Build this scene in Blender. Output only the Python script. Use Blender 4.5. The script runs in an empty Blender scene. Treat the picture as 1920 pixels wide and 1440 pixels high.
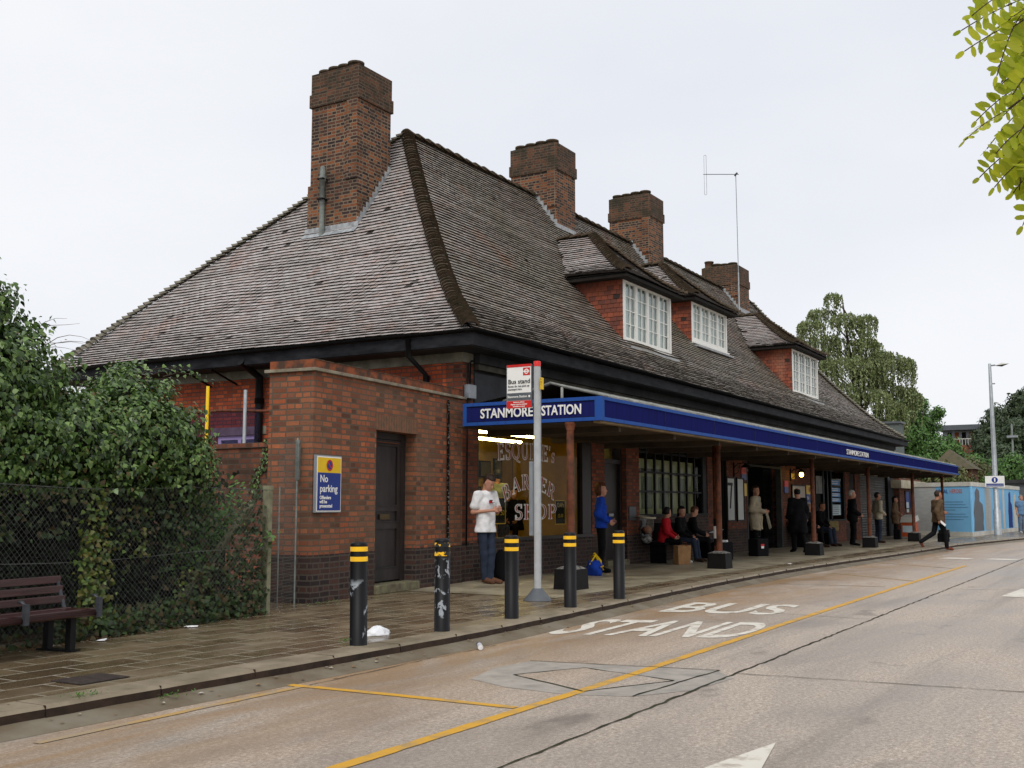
import bpy, math, random
import numpy as np
from mathutils import Vector, Matrix
R = math.radians
rnd = random.Random(7)
scn = bpy.context.scene
COL = scn.collection

# ------------------------------------------------------------------ camera
PITCH = math.atan(230/2045.0); YAW = math.atan(1225/math.hypot(2045, 230))
cam = bpy.data.cameras.new('camera'); camo = bpy.data.objects.new('camera', cam); COL.objects.link(camo)
cam.sensor_width = 36.0; cam.lens = 36.0*2045/1920; cam.clip_end = 3000; cam.clip_start = 0.05
camo.location = (0, 0, 1.25)
fw = Vector((math.cos(YAW)*math.cos(PITCH), math.sin(YAW)*math.cos(PITCH), math.sin(PITCH)))
camo.rotation_euler = fw.to_track_quat('-Z', 'Y').to_euler()
scn.camera = camo
RT = Vector((math.sin(YAW), -math.cos(YAW), 0))
# ------------------------------------------------------------------ sky, sun, exposure
scn.view_settings.view_transform = 'Standard'; scn.view_settings.look = 'None'
scn.view_settings.exposure = 0.0; scn.view_settings.gamma = 1.0; scn.view_settings.use_curve_mapping = False
SUN_EL, SUN_AZ = 48, 200          # azimuth measured from +X towards +Y
w = bpy.data.worlds.new('World'); scn.world = w; w.use_nodes = True
nt = w.node_tree; nt.nodes.clear()
def N(t, nt, **k):
    n = nt.nodes.new(t)
    for a, b in k.items(): setattr(n, a, b)
    return n
sky = N('ShaderNodeTexSky', nt, sky_type='NISHITA', sun_disc=False, sun_elevation=R(SUN_EL), sun_rotation=R(90-SUN_AZ), air_density=1.0, dust_density=4.0)
hsv = N('ShaderNodeHueSaturation', nt); hsv.inputs['Saturation'].default_value = 0.12
hsv.inputs['Value'].default_value = 1.0
nt.links.new(sky.outputs[0], hsv.inputs['Color'])
tc = N('ShaderNodeTexCoord', nt); nz = N('ShaderNodeTexNoise', nt); nz.inputs['Scale'].default_value = 1.6; nz.inputs['Detail'].default_value = 5
mp = N('ShaderNodeMapping', nt); mp.inputs['Scale'].default_value = (1, 1, 2.2)
nt.links.new(tc.outputs['Generated'], mp.inputs[0]); nt.links.new(mp.outputs[0], nz.inputs['Vector'])
cr = N('ShaderNodeValToRGB', nt)
cr.color_ramp.elements[0].position = .3; cr.color_ramp.elements[0].color = (7.8, 8.1, 8.8, 1)
cr.color_ramp.elements[1].position = .7; cr.color_ramp.elements[1].color = (9.2, 9.35, 9.7, 1)
nt.links.new(nz.outputs[0], cr.inputs[0])
mx = N('ShaderNodeMixRGB', nt); mx.inputs[0].default_value = 0.88
nt.links.new(hsv.outputs[0], mx.inputs[1]); nt.links.new(cr.outputs[0], mx.inputs[2])
bg = N('ShaderNodeBackground', nt); bg.inputs['Strength'].default_value = 0.109
out = N('ShaderNodeOutputWorld', nt)
nt.links.new(mx.outputs[0], bg.inputs['Color']); nt.links.new(bg.outputs[0], out.inputs['Surface'])
sl = bpy.data.lights.new('sun', 'SUN'); sl.energy = 1.6; sl.angle = R(35); sl.color = (1, .97, .92)
so = bpy.data.objects.new('sun', sl); COL.objects.link(so)
sd = Vector((math.cos(R(SUN_AZ))*math.cos(R(SUN_EL)), math.sin(R(SUN_AZ))*math.cos(R(SUN_EL)), math.sin(R(SUN_EL))))
so.rotation_euler = sd.to_track_quat('Z', 'Y').to_euler(); so.location = (0, 0, 30)

# ------------------------------------------------------------------ materials
def _base(name):
    m = bpy.data.materials.new(name); m.use_nodes = True
    nt = m.node_tree; b = nt.nodes['Principled BSDF']; return m, nt, b
def ramp(nt, src, stops):
    r = N('ShaderNodeValToRGB', nt); e = r.color_ramp.elements
    while len(e) < len(stops): e.new(0.5)
    for i, (p, c) in enumerate(stops):
        e[i].position = p; e[i].color = (c[0], c[1], c[2], 1) if hasattr(c, '__len__') else (c, c, c, 1)
    nt.links.new(src, r.inputs[0]); return r.outputs[0]
def coords(nt, kind='Object', scale=(1, 1, 1)):
    t = N('ShaderNodeTexCoord', nt); m = N('ShaderNodeMapping', nt); m.inputs['Scale'].default_value = scale
    nt.links.new(t.outputs[kind], m.inputs[0]); return m.outputs[0]
def noise(nt, vec, scale, detail=4, rough=.6, dist=0.0):
    n = N('ShaderNodeTexNoise', nt); n.inputs['Scale'].default_value = scale; n.inputs['Detail'].default_value = detail
    n.inputs['Roughness'].default_value = rough; n.inputs['Distortion'].default_value = dist
    nt.links.new(vec, n.inputs['Vector']); return n.outputs[0]
def mixc(nt, fac, a, b, mode='MIX'):
    m = N('ShaderNodeMixRGB', nt, blend_type=mode)
    for i, v in ((0, fac), (1, a), (2, b)):
        if isinstance(v, (int, float)): m.inputs[i].default_value = v if i == 0 else (v, v, v, 1)
        elif isinstance(v, tuple): m.inputs[i].default_value = (*v, 1)
        else: nt.links.new(v, m.inputs[i])
    return m.outputs[0]
def bump(nt, b, h, strength=.3, dist=.01):
    n = N('ShaderNodeBump', nt); n.inputs['Strength'].default_value = strength; n.inputs['Distance'].default_value = dist
    nt.links.new(h, n.inputs['Height']); nt.links.new(n.outputs[0], b.inputs['Normal'])
def mat(name, c, rough=.7, c2=None, scale=6, spec=.22, metal=0, bmp=0, kind='Object', stretch=(1, 1, 1), lo=.35, hi=.65, detail=4, r2=None):
    m, nt, b = _base(name)
    b.inputs['Roughness'].default_value = rough; b.inputs['Metallic'].default_value = metal
    b.inputs['Specular IOR Level'].default_value = spec
    if c2 is None: c2 = tuple(x*.72 for x in c)
    v = coords(nt, kind, stretch); n = noise(nt, v, scale, detail)
    nt.links.new(ramp(nt, n, [(lo, c), (hi, c2)]), b.inputs['Base Color'])
    if r2 is not None:
        nt.links.new(ramp(nt, n, [(lo, rough), (hi, r2)]), b.inputs['Roughness'])
    if bmp: bump(nt, b, n, bmp, .01)
    return m
def brick(name, cols, mortar, soot=(.05, .04, .035), sootamt=.35, mort=.011, bw=.225, rh=.075, rough=.85, sscale=.9, streak=1.0):
    m, nt, b = _base(name); b.inputs['Roughness'].default_value = rough
    b.inputs['Specular IOR Level'].default_value = .2
    uv = coords(nt, 'UV')
    wob = noise(nt, uv, 3.0, 2); 
    sc = N('ShaderNodeVectorMath', nt, operation='SCALE'); sc.inputs['Scale'].default_value = .02
    nn = N('ShaderNodeTexNoise', nt); nn.inputs['Scale'].default_value = 4; nt.links.new(uv, nn.inputs['Vector'])
    nt.links.new(nn.outputs['Color'], sc.inputs[0])
    ad = N('ShaderNodeVectorMath', nt, operation='ADD'); nt.links.new(uv, ad.inputs[0]); nt.links.new(sc.outputs[0], ad.inputs[1])
    t = N('ShaderNodeTexBrick', nt); nt.links.new(ad.outputs[0], t.inputs['Vector'])
    t.offset = .5; t.squash = .55; t.squash_frequency = 2
    t.inputs['Scale'].default_value = 1; t.inputs['Brick Width'].default_value = bw; t.inputs['Row Height'].default_value = rh
    t.inputs['Mortar Size'].default_value = mort; t.inputs['Mortar Smooth'].default_value = .15; t.inputs['Bias'].default_value = 0
    t.inputs['Color1'].default_value = (0, 0, 0, 1); t.inputs['Color2'].default_value = (1, 1, 1, 1)
    k = len(cols); col = ramp(nt, t.outputs['Color'], [((i+.3)/k, c) for i, c in enumerate(cols)])
    fine = noise(nt, uv, 38, 3); col = mixc(nt, .35, col, ramp(nt, fine, [(.3, .35), (.7, .75)]), 'OVERLAY')
    big = noise(nt, coords(nt, 'UV', (streak, 1, 1)), sscale, 5, .65)
    sf = ramp(nt, big, [(.42, 0), (.68, sootamt)])
    col = mixc(nt, sf, col, soot)
    mt = mixc(nt, ramp(nt, big, [(.45, 0), (.75, min(1, sootamt*1.6))]), mortar, soot)
    nt.links.new(mixc(nt, t.outputs['Fac'], col, mt), b.inputs['Base Color'])
    inv = N('ShaderNodeMath', nt, operation='SUBTRACT'); inv.inputs[0].default_value = 1; nt.links.new(t.outputs['Fac'], inv.inputs[1])
    ah = N('ShaderNodeMath', nt, operation='MULTIPLY_ADD'); nt.links.new(fine, ah.inputs[0]); ah.inputs[1].default_value = .35; nt.links.new(inv.outputs[0], ah.inputs[2])
    bump(nt, b, ah.outputs[0], .6, .008)
    return m
def emis(name, c, s):
    m = bpy.data.materials.new(name); m.use_nodes = True; nt = m.node_tree; nt.nodes.clear()
    e = N('ShaderNodeEmission', nt); e.inputs[0].default_value = (*c, 1); e.inputs[1].default_value = s
    o = N('ShaderNodeOutputMaterial', nt); nt.links.new(e.outputs[0], o.inputs[0]); return m
def glass(name, tint=(.9, .95, .93), refl=1.0, ior=1.45):
    m = bpy.data.materials.new(name); m.use_nodes = True; nt = m.node_tree; nt.nodes.clear()
    tr = N('ShaderNodeBsdfTransparent', nt); tr.inputs[0].default_value = (*tint, 1)
    gl = N('ShaderNodeBsdfGlossy', nt); gl.inputs['Roughness'].default_value = .03; gl.inputs[0].default_value = (refl, refl, refl, 1)
    f0 = ((ior-1)/(ior+1))**2; lw = N('ShaderNodeLayerWeight', nt); lw.inputs[0].default_value = .5
    pw = N('ShaderNodeMath', nt, operation='POWER'); nt.links.new(lw.outputs['Facing'], pw.inputs[0]); pw.inputs[1].default_value = 4.5
    fr = N('ShaderNodeMath', nt, operation='MULTIPLY_ADD'); nt.links.new(pw.outputs[0], fr.inputs[0]); fr.inputs[1].default_value = (1-f0)*.8; fr.inputs[2].default_value = f0
    mx = N('ShaderNodeMixShader', nt); nt.links.new(fr.outputs[0], mx.inputs[0]); nt.links.new(tr.outputs[0], mx.inputs[1]); nt.links.new(gl.outputs[0], mx.inputs[2])
    o = N('ShaderNodeOutputMaterial', nt); nt.links.new(mx.outputs[0], o.inputs[0]); return m
def leafmat(name, cols, trans=.25, rough=.45, spec=.4, back=None):
    m, nt, b = _base(name)
    a = N('ShaderNodeAttribute', nt, attribute_name='tv')
    c = ramp(nt, a.outputs['Fac'], [((i+.4)/len(cols), c) for i, c in enumerate(cols)])
    nt.links.new(c, b.inputs['Base Color']); b.inputs['Roughness'].default_value = rough; b.inputs['Specular IOR Level'].default_value = spec
    if trans:
        t = N('ShaderNodeBsdfTranslucent', nt); nt.links.new(c, t.inputs[0])
        mx = N('ShaderNodeMixShader', nt); mx.inputs[0].default_value = trans
        nt.links.new(b.outputs[0], mx.inputs[1]); nt.links.new(t.outputs[0], mx.inputs[2])
        nt.links.new(mx.outputs[0], nt.nodes['Material Output'].inputs[0])
    return m

M = {}
M['brick_red'] = brick('brick_red', [(.09, .028, .018), (.22, .055, .025), (.16, .042, .023), (.28, .075, .035)], (.085, .06, .045), (.07, .05, .04), .55)
M['brick_annex'] = brick('brick_annex', [(.10, .042, .026), (.33, .088, .036), (.22, .08, .045), (.40, .125, .052), (.15, .06, .036)], (.115, .085, .06), (.15, .095, .06), .85, sscale=.75)
M['brick_bright'] = brick('brick_bright', [(.26, .05, .02), (.40, .075, .028), (.34, .065, .025), (.5, .10, .035)], (.13, .07, .05), (.06, .03, .02), .45)
M['brick_blue'] = brick('brick_blue', [(.028, .021, .021), (.05, .03, .026), (.085, .04, .03), (.04, .026, .024)], (.085, .068, .055), (.03, .024, .02), .55)
M['brick_yard'] = brick('brick_yard', [(.10, .04, .025), (.24, .075, .035), (.16, .055, .035), (.3, .1, .05)], (.12, .085, .065), (.04, .03, .02), .8)
M['brick_chim'] = brick('brick_chimney', [(.030, .020, .020), (.045, .028, .025), (.065, .033, .025), (.09, .04, .027), (.18, .058, .025), (.25, .085, .032)], (.21, .16, .11), (.035, .025, .02), .55, mort=.012)
M['brick_chim_top'] = brick('brick_chimney_top', [(.04, .028, .022), (.085, .042, .026), (.15, .058, .03), (.055, .034, .026)], (.12, .09, .06), (.03, .028, .018), .95, sscale=1.6)
M['stone'] = mat('stone_band', (.30, .27, .20), .85, (.16, .13, .09), 5, bmp=.4)
M['step'] = mat('mossy_step', (.20, .19, .11), .85, (.10, .08, .055), 6, bmp=.4)
M['fascia'] = mat('black_fascia', (.010, .0105, .013), .6, (.028, .029, .033), 2.5, spec=.06, stretch=(1, 1, 3), bmp=.15)
M['black'] = mat('black_paint', (.007, .007, .008), .5, (.012, .012, .012), 5, spec=.15)
M['black_matt'] = mat('black_matt', (.004, .004, .005), .8, (.008, .008, .008), 5, spec=.1)
M['darkwall'] = mat('dark_render', (.045, .045, .046), .8, (.022, .022, .022), 1.5, bmp=.2)
M['slate'] = mat('slate_panel', (.05, .052, .058), .7, (.03, .03, .034), 2)
M['plate'] = mat('white_wall_plate', (.26, .25, .19), .7, (.14, .13, .10), 3)
M['cream'] = mat('cream_paint', (.52, .46, .33), .6, (.36, .31, .21), 2)
M['soffit'] = mat('canopy_soffit', (.075, .055, .036), .8, (.04, .03, .02), 1.5)
M['navy'] = mat('navy_enamel', (.014, .017, .105), .45, (.013, .014, .07), 3, spec=.0, stretch=(5, 5, .5), lo=.45, hi=.75, detail=8)
M['blue'] = mat('blue_enamel', (.025, .08, .30), .45, (.025, .055, .18), 3, spec=.02, stretch=(5, 5, .6), lo=.5, hi=.78, detail=8)
M['navy_dark'] = mat('fascia_seam', (.004, .005, .03), .5)
M['whitepaint'] = mat('white_paint', (.80, .79, .74), .45, (.70, .69, .62), 9, lo=.45, hi=.8)
M['white'] = mat('white_lettering', (.82, .81, .77), .5, (.78, .77, .72), 4)
M['rust'] = mat('rusty_brown_paint', (.15, .045, .019), .7, (.05, .020, .011), 9, bmp=.3, detail=8)
M['block'] = mat('black_block', (.006, .006, .006), .6, (.012, .011, .011), 4, spec=.1)
M['blocktop'] = mat('worn_concrete', (.20, .19, .17), .8, (.04, .04, .04), 18, lo=.45, hi=.6)
M['lead'] = mat('lead_flashing', (.42, .44, .45), .5, (.22, .23, .24), 9, bmp=.3)
M['pipe_grey'] = mat('grey_iron', (.20, .22, .20), .6, (.12, .13, .12), 10)
M['galv'] = mat('galvanised_steel', (.42, .44, .45), .5, (.32, .34, .35), 6, metal=.6)
M['postgrey'] = mat('dark_post', (.06, .065, .06), .6, (.04, .042, .04), 4)
M['steelgrey'] = mat('grey_steel', (.30, .32, .34), .4, (.25, .27, .29), 6, metal=.3)
M['red'] = mat('red_enamel', (.60, .02, .018), .4, (.5, .018, .015), 4)
M['yellow'] = mat('yellow_enamel', (.80, .52, .01), .4, (.72, .45, .01), 4)
M['signblue'] = mat('sign_blue', (.008, .028, .19), .35, (.01, .034, .22), 3)
M['panelgrey'] = mat('panel_grey', (.09, .10, .11), .5, (.11, .12, .13), 3)
M['glass'] = glass('window_glass')
M['glass_shop'] = glass('shop_glass', (.88, .87, .76), .16, 1.38)
M['curtain'] = mat('net_curtain', (.55, .58, .60), .9, (.36, .38, .40), 14, stretch=(6, 6, .6), lo=.3, hi=.7)
M['curtain_w'] = mat('white_net_curtain', (.62, .64, .66), .9, (.50, .52, .54), 14, stretch=(6, 6, .6), lo=.3, hi=.7)
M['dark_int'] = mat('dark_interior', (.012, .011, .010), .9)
M['wood_dark'] = mat('dark_door_paint', (.032, .026, .024), .45, (.02, .016, .015), 8, stretch=(1, 1, .3), bmp=.1)
M['shop_wall'] = mat('shop_wall', (.52, .34, .08), .8, (.34, .22, .05), 1.2)
M['shop_floor'] = mat('shop_floor', (.10, .08, .05), .6)
M['tube'] = emis('lit_tube', (1, .84, .38), 34)
M['bulb'] = emis('lit_bulb', (1, .72, .12), 12)
M['skin'] = mat('skin', (.50, .26, .175), .55, (.44, .21, .14), 14)
M['skin_tan'] = mat('skin_tan', (.36, .17, .105), .55, (.31, .14, .085), 14)
M['skin_dark'] = mat('skin_dark', (.13, .06, .035), .55, (.10, .045, .03), 14)
def cloth(n, c, k=.75): 
    M[n] = mat(n, c, .9, tuple(x*k for x in c), 9, spec=.15, bmp=.25)
for n, c in dict(c_white=(.86, .86, .87), c_jeans=(.028, .038, .062), c_black=(.005, .005, .0065), c_blue=(.012, .055, .40), c_red=(.45, .012, .02), c_trench=(.42, .36, .25), c_shirt=(.30, .45, .52),
                 c_suit=(.007, .007, .009), c_tweed=(.105, .068, .038), c_browncoat=(.15, .095, .055), c_lilac=(.50, .46, .66), c_beige=(.42, .37, .27), c_denim=(.12, .22, .36), c_khaki=(.35, .27, .12),
                 c_green=(.30, .34, .22), c_jeans2=(.14, .19, .27), c_shoe=(.035, .018, .012), c_shoeb=(.13, .06, .035), c_shoer=(.17, .05, .03), c_shoew=(.55, .55, .52), c_tan=(.35, .10, .03)).items(): cloth(n, c)
for n, c in dict(h_brown=(.035, .018, .010), h_black=(.008, .007, .007), h_ginger=(.20, .075, .03), h_white=(.66, .64, .60), h_grey=(.20, .18, .16), h_red=(.12, .045, .02)).items():
    M[n] = mat(n, c, .6, tuple(x*.5 for x in c), 60, stretch=(1, 1, .3), bmp=.6, spec=.3)

# ------------------------------------------------------------------ mesh builder
class MB:
    def __init__(s): s.v = []; s.f = []; s.m = []; s.mats = []; s.sm = []; s.tv = {}; s.uvo = None
    def mi(s, m):
        if m is None: return 0
        if m not in s.mats: s.mats.append(m)
        return s.mats.index(m)
    def add(s, vs, fs, m=None, smooth=False, T=None):
        k = len(s.v); i = s.mi(m) if m is not None else -1
        if T is not None: vs = [T @ Vector(v) for v in vs]
        s.v += [tuple(v) for v in vs]
        for f in fs: s.f.append(tuple(k+j for j in f)); s.m.append(i); s.sm.append(smooth)
        return s
    def box(s, x0, x1, y0, y1, z0, z1, m=None, T=None):
        vs = [(x, y, z) for z in (z0, z1) for y in (y0, y1) for x in (x0, x1)]
        return s.add(vs, [(0, 2, 3, 1), (4, 5, 7, 6), (0, 1, 5, 4), (2, 6, 7, 3), (0, 4, 6, 2), (1, 3, 7, 5)], m, False, T)
    def prism(s, pts, z0, z1, m=None, T=None):     # polygon in xy
        n = len(pts); vs = [(p[0], p[1], z0) for p in pts]+[(p[0], p[1], z1) for p in pts]
        fs = [tuple(range(n))[::-1], tuple(range(n, 2*n))]+[(i, (i+1) % n, n+(i+1) % n, n+i) for i in range(n)]
        return s.add(vs, fs, m, False, T)
    def tube(s, pts, r, n=8, m=None, smooth=True, caps=True, T=None):
        pts = [Vector(p) for p in pts]; rs = r if hasattr(r, '__len__') else [r]*len(pts); vs = []; fs = []
        for i, p in enumerate(pts):
            d = (pts[min(i+1, len(pts)-1)]-pts[max(i-1, 0)])
            d = d.normalized() if d.length > 1e-9 else Vector((0, 0, 1))
            a = Vector((0, 0, 1)) if abs(d.z) < .9 else Vector((1, 0, 0))
            u = d.cross(a).normalized(); w_ = d.cross(u)
            for k in range(n):
                t = 2*math.pi*k/n; vs.append(p+(u*math.cos(t)+w_*math.sin(t))*rs[i])
        for i in range(len(pts)-1):
            for k in range(n): fs.append((i*n+k, i*n+(k+1) % n, (i+1)*n+(k+1) % n, (i+1)*n+k))
        s.add(vs, fs, m, smooth, T)
        if caps:
            k0 = len(s.v)-len(vs); i = s.mi(m) if m is not None else -1
            s.f.append(tuple(k0+k for k in range(n))); s.m.append(i); s.sm.append(False)
            s.f.append(tuple(k0+(len(pts)-1)*n+k for k in range(n))); s.m.append(i); s.sm.append(False)
        return s
    def lathe(s, prof, n=16, m=None, c=(0, 0, 0), smooth=True, T=None):
        return s.tube([(c[0], c[1], c[2]+z) for r, z in prof], [max(r, 1e-4) for r, z in prof], n, m, smooth, True, T)
    def quad(s, a, b, c, d, m=None): return s.add([a, b, c, d], [(0, 1, 2, 3)], m)
    def build(s, name, m, parent=None, local=False, label=None, loc=None, rotz=0, cat=None, group=None, kind=None, bevel=0):
        me = bpy.data.meshes.new(name); V = np.array(s.v, dtype=np.float64)
        off = np.zeros(3)
        if parent is not None and not local:
            p = parent
            while p is not None: off += np.array(p.location); p = p.parent
        elif parent is None and loc is None and kind is None:
            mn, mxx = V.min(0), V.max(0); off = np.array([(mn[0]+mxx[0])/2, (mn[1]+mxx[1])/2, mn[2]])
        me.from_pydata((V-off).tolist(), [], s.f)
        if s.mats: mats = [m if q == 0 else q for q in s.mats]
        else: mats = [m]
        if s.mats:
            di = s.mi(m)
            for q in s.mats: me.materials.append(q)
            me.polygons.foreach_set('material_index', [di if q < 0 else q for q in s.m])
        else: me.materials.append(m)
        me.polygons.foreach_set('use_smooth', s.sm)
        # UV in metres from the dominant normal
        uv = me.uv_layers.new(name='UVMap'); me.update()
        nl = len(me.loops); li = np.zeros(nl, dtype=np.int64); me.loops.foreach_get('vertex_index', li)
        npoly = len(me.polygons); nr = np.zeros(npoly*3); me.polygons.foreach_get('normal', nr); nr = nr.reshape(-1, 3)
        tot = np.zeros(npoly, dtype=np.int64); me.polygons.foreach_get('loop_total', tot)
        pl = np.repeat(np.arange(npoly), tot); nn = np.abs(nr[pl]); P = V[li]
        ax = nn.argmax(1); ax = np.where((nn[:, 2] < .8) & (ax == 2), np.where(nn[:, 0] > nn[:, 1], 0, 1), ax)
        u = np.where(ax == 0, P[:, 1], P[:, 0]); v = np.where(ax == 2, P[:, 1], P[:, 2])
        uv.data.foreach_set('uv', np.stack([u, v], 1).ravel())
        if s.tv:
            at = me.attributes.new('tv', 'FLOAT', 'FACE'); at.data.foreach_set('value', np.array([s.tv.get(i, .5) for i in range(npoly)], dtype=np.float32))
        o = bpy.data.objects.new(name, me); COL.objects.link(o)
        if parent is not None: o.parent = parent
        elif loc is not None: o.location = loc
        elif kind is None: o.location = off
        if rotz: o.rotation_euler[2] = rotz
        if bevel:
            bv = o.modifiers.new('bevel', 'BEVEL'); bv.width = bevel; bv.segments = 2; bv.limit_method = 'ANGLE'
        tag(o, label, cat, group, kind); return o
def tag(o, label=None, cat=None, group=None, kind=None):
    if label: o['label'] = label
    if cat: o['category'] = cat
    if group: o['group'] = group
    if kind: o['kind'] = kind
    return o
def thing(name, label, cat, loc=(0, 0, 0), rotz=0, group=None):
    o = bpy.data.objects.new(name, None); COL.objects.link(o); o.location = loc; o.rotation_euler = (0, 0, rotz)
    o.empty_display_size = .2
    return tag(o, label, cat, group)
def npmesh(name, V, F, m, parent=None, tv=None, smooth=False, loc=None, local=True, **k):
    """F: (n,k) int array"""
    me = bpy.data.meshes.new(name); V = np.asarray(V, dtype=np.float32); F = np.asarray(F, dtype=np.int32); n, kk = F.shape
    me.vertices.add(len(V)); me.vertices.foreach_set('co', V.ravel())
    me.loops.add(n*kk); me.loops.foreach_set('vertex_index', F.ravel())
    me.polygons.add(n); me.polygons.foreach_set('loop_start', np.arange(n, dtype=np.int32)*kk)
    try: me.polygons.foreach_set('loop_total', np.full(n, kk, dtype=np.int32))
    except Exception: pass
    me.polygons.foreach_set('use_smooth', np.full(n, smooth, dtype=bool))
    me.update(calc_edges=True); me.validate()
    if tv is not None:
        at = me.attributes.new('tv', 'FLOAT', 'FACE'); at.data.foreach_set('value', np.asarray(tv, dtype=np.float32))
    me.materials.append(m)
    o = bpy.data.objects.new(name, me); COL.objects.link(o)
    if parent: o.parent = parent
    if loc is not None: o.location = loc
    tag(o, **k); return o
def text(s, size, m, parent, O, u, v, name='lettering', depth=.004, sx=1.0, fit=None, align='LEFT', local=False, bold=0.0, shear=0, sp=1.0):
    """lettering laid on the plane (O, u, v); normal = u x v"""
    c = bpy.data.curves.new('txt', 'FONT'); c.body = s; c.size = size; c.align_x = align; c.extrude = depth; c.offset = bold; c.shear = shear; c.space_character = sp
    c.resolution_u = 3
    t = bpy.data.objects.new('txt', c); COL.objects.link(t); bpy.context.view_layer.update()
    dg = bpy.context.evaluated_depsgraph_get(); me = bpy.data.meshes.new_from_object(t.evaluated_get(dg))
    bpy.data.objects.remove(t); bpy.data.curves.remove(c)
    if fit:
        xs_ = [q.co.x for q in me.vertices]; sx = fit/(max(xs_)-min(xs_))
    me.name = name; O = Vector(O); u = Vector(u).normalized(); v = Vector(v).normalized(); n = u.cross(v)
    off = Vector((0, 0, 0))
    if parent is not None and not local:
        p = parent
        while p is not None: off += p.location; p = p.parent
    for q in me.vertices: q.co = O+u*(q.co.x*sx)+v*q.co.y+n*(q.co.z)-off
    me.materials.clear(); me.materials.append(m)
    o = bpy.data.objects.new(name, me); COL.objects.link(o); o.parent = parent; return o
# ================================================================== ground, road, pavement
def roadmat():
    m, nt, b = _base('road_surface'); v = coords(nt)
    f = noise(nt, v, 34, 8, .95); md = noise(nt, v, 22, 4, .7); lg = noise(nt, coords(nt, 'Object', (.5, 1.6, 1)), .55, 6, .65, .6)
    c = ramp(nt, f, [(.36, (.13, .10, .075)), (.46, (.33, .27, .215)), (.53, (.45, .37, .30)), (.63, (.84, .74, .62))])
    c = mixc(nt, ramp(nt, lg, [(.42, 0), (.66, .55)]), c, (.20, .175, .155))
    c = mixc(nt, ramp(nt, md, [(.5, 0), (.72, .35)]), c, (.14, .11, .09))
    tr = noise(nt, coords(nt, 'Object', (.07, 1.5, 1)), 1.0, 5, .65, .4); c = mixc(nt, ramp(nt, tr, [(.50, 0), (.66, .45)]), c, (.155, .135, .11)); oil = noise(nt, coords(nt, 'Object', (.6, 1, 1)), 1.9, 3, .5); c = mixc(nt, ramp(nt, oil, [(.66, 0), (.74, .5)]), c, (.10, .085, .07))
    sep = N('ShaderNodeSeparateXYZ', nt); nt.links.new(v, sep.inputs[0])
    a = N('ShaderNodeMapRange', nt); a.inputs[1].default_value = 3.7; a.inputs[2].default_value = 6.0; nt.links.new(sep.outputs[1], a.inputs[0])
    st = noise(nt, coords(nt, 'Object', (.45, 1.3, 1)), .8, 7, .7, 1.2)
    sm = N('ShaderNodeMath', nt, operation='MULTIPLY', use_clamp=True); nt.links.new(a.outputs[0], sm.inputs[0]); nt.links.new(ramp(nt, st, [(.36, .10), (.55, 1)]), sm.inputs[1])
    sm2 = N('ShaderNodeMath', nt, operation='MULTIPLY'); nt.links.new(sm.outputs[0], sm2.inputs[0]); sm2.inputs[1].default_value = .85
    c = mixc(nt, sm2.outputs[0], c, mixc(nt, f, (.13, .07, .028), (.42, .25, .11)))
    nt.links.new(c, b.inputs['Base Color'])
    nt.links.new(ramp(nt, lg, [(.4, .62), (.65, .38)]), b.inputs['Roughness']); b.inputs['Specular IOR Level'].default_value = .35
    bump(nt, b, f, .45, .006); return m
def pavemat():
    m, nt, b = _base('wet_paving'); uv = coords(nt, 'UV')
    t = N('ShaderNodeTexBrick', nt); nt.links.new(uv, t.inputs['Vector']); t.offset = .5; t.inputs['Scale'].default_value = 1
    t.inputs['Brick Width'].default_value = .60; t.inputs['Row Height'].default_value = .30; t.inputs['Mortar Size'].default_value = .011; t.inputs['Mortar Smooth'].default_value = .2
    t.inputs['Color1'].default_value = (0, 0, 0, 1); t.inputs['Color2'].default_value = (1, 1, 1, 1)
    c = ramp(nt, t.outputs['Color'], [(.1, (.10, .068, .037)), (.5, (.145, .103, .058)), (.9, (.19, .145, .085))])
    n = noise(nt, uv, 1.3, 6, .7); f = noise(nt, uv, 50, 4)
    c = mixc(nt, ramp(nt, n, [(.4, 0), (.65, .45)]), c, (.095, .068, .040))
    c = mixc(nt, ramp(nt, f, [(.6, 0), (.75, .3)]), c, (.22, .18, .12))
    c = mixc(nt, t.outputs['Fac'], c, mixc(nt, ramp(nt, n, [(.4, 0), (.6, 1)]), (.20, .17, .12), (.46, .42, .33)))
    nt.links.new(c, b.inputs['Base Color']); b.inputs['Specular IOR Level'].default_value = .45
    nt.links.new(ramp(nt, n, [(.38, .5), (.58, .14)]), b.inputs['Roughness'])
    h = N('ShaderNodeMath', nt, operation='MULTIPLY_ADD'); nt.links.new(t.outputs['Color'], h.inputs[0]); h.inputs[1].default_value = .5; nt.links.new(f, h.inputs[2])
    bump(nt, b, h.outputs[0], .25, .006); return m
M['road'] = roadmat(); M['paving'] = pavemat()
M['kerb'] = mat('kerb_granite', (.27, .22, .155), .6, (.16, .13, .085), 3, bmp=.4, r2=.4, detail=8)
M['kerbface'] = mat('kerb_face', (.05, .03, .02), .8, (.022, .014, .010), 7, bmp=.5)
M['apron'] = mat('concrete_apron', (.34, .30, .215), .55, (.17, .14, .095), 1.4, bmp=.3, r2=.32, detail=8)
M['gutter'] = mat('gutter_strip', (.19, .165, .12), .6, (.12, .09, .055), 2.2, bmp=.3, detail=8)
M['yline_faded'] = mat('faded_yellow_paint', (.42, .27, .10), .6, (.33, .25, .16), 4, lo=.42, hi=.56, bmp=.2, detail=8)
M['yline'] = mat('yellow_road_paint', (.58, .31, .03), .6, (.36, .24, .10), 6, lo=.48, hi=.66, bmp=.2, detail=8)
M['wline'] = mat('white_road_paint', (.64, .60, .52), .6, (.38, .32, .26), 7, lo=.50, hi=.68, bmp=.2, detail=8)
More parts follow.
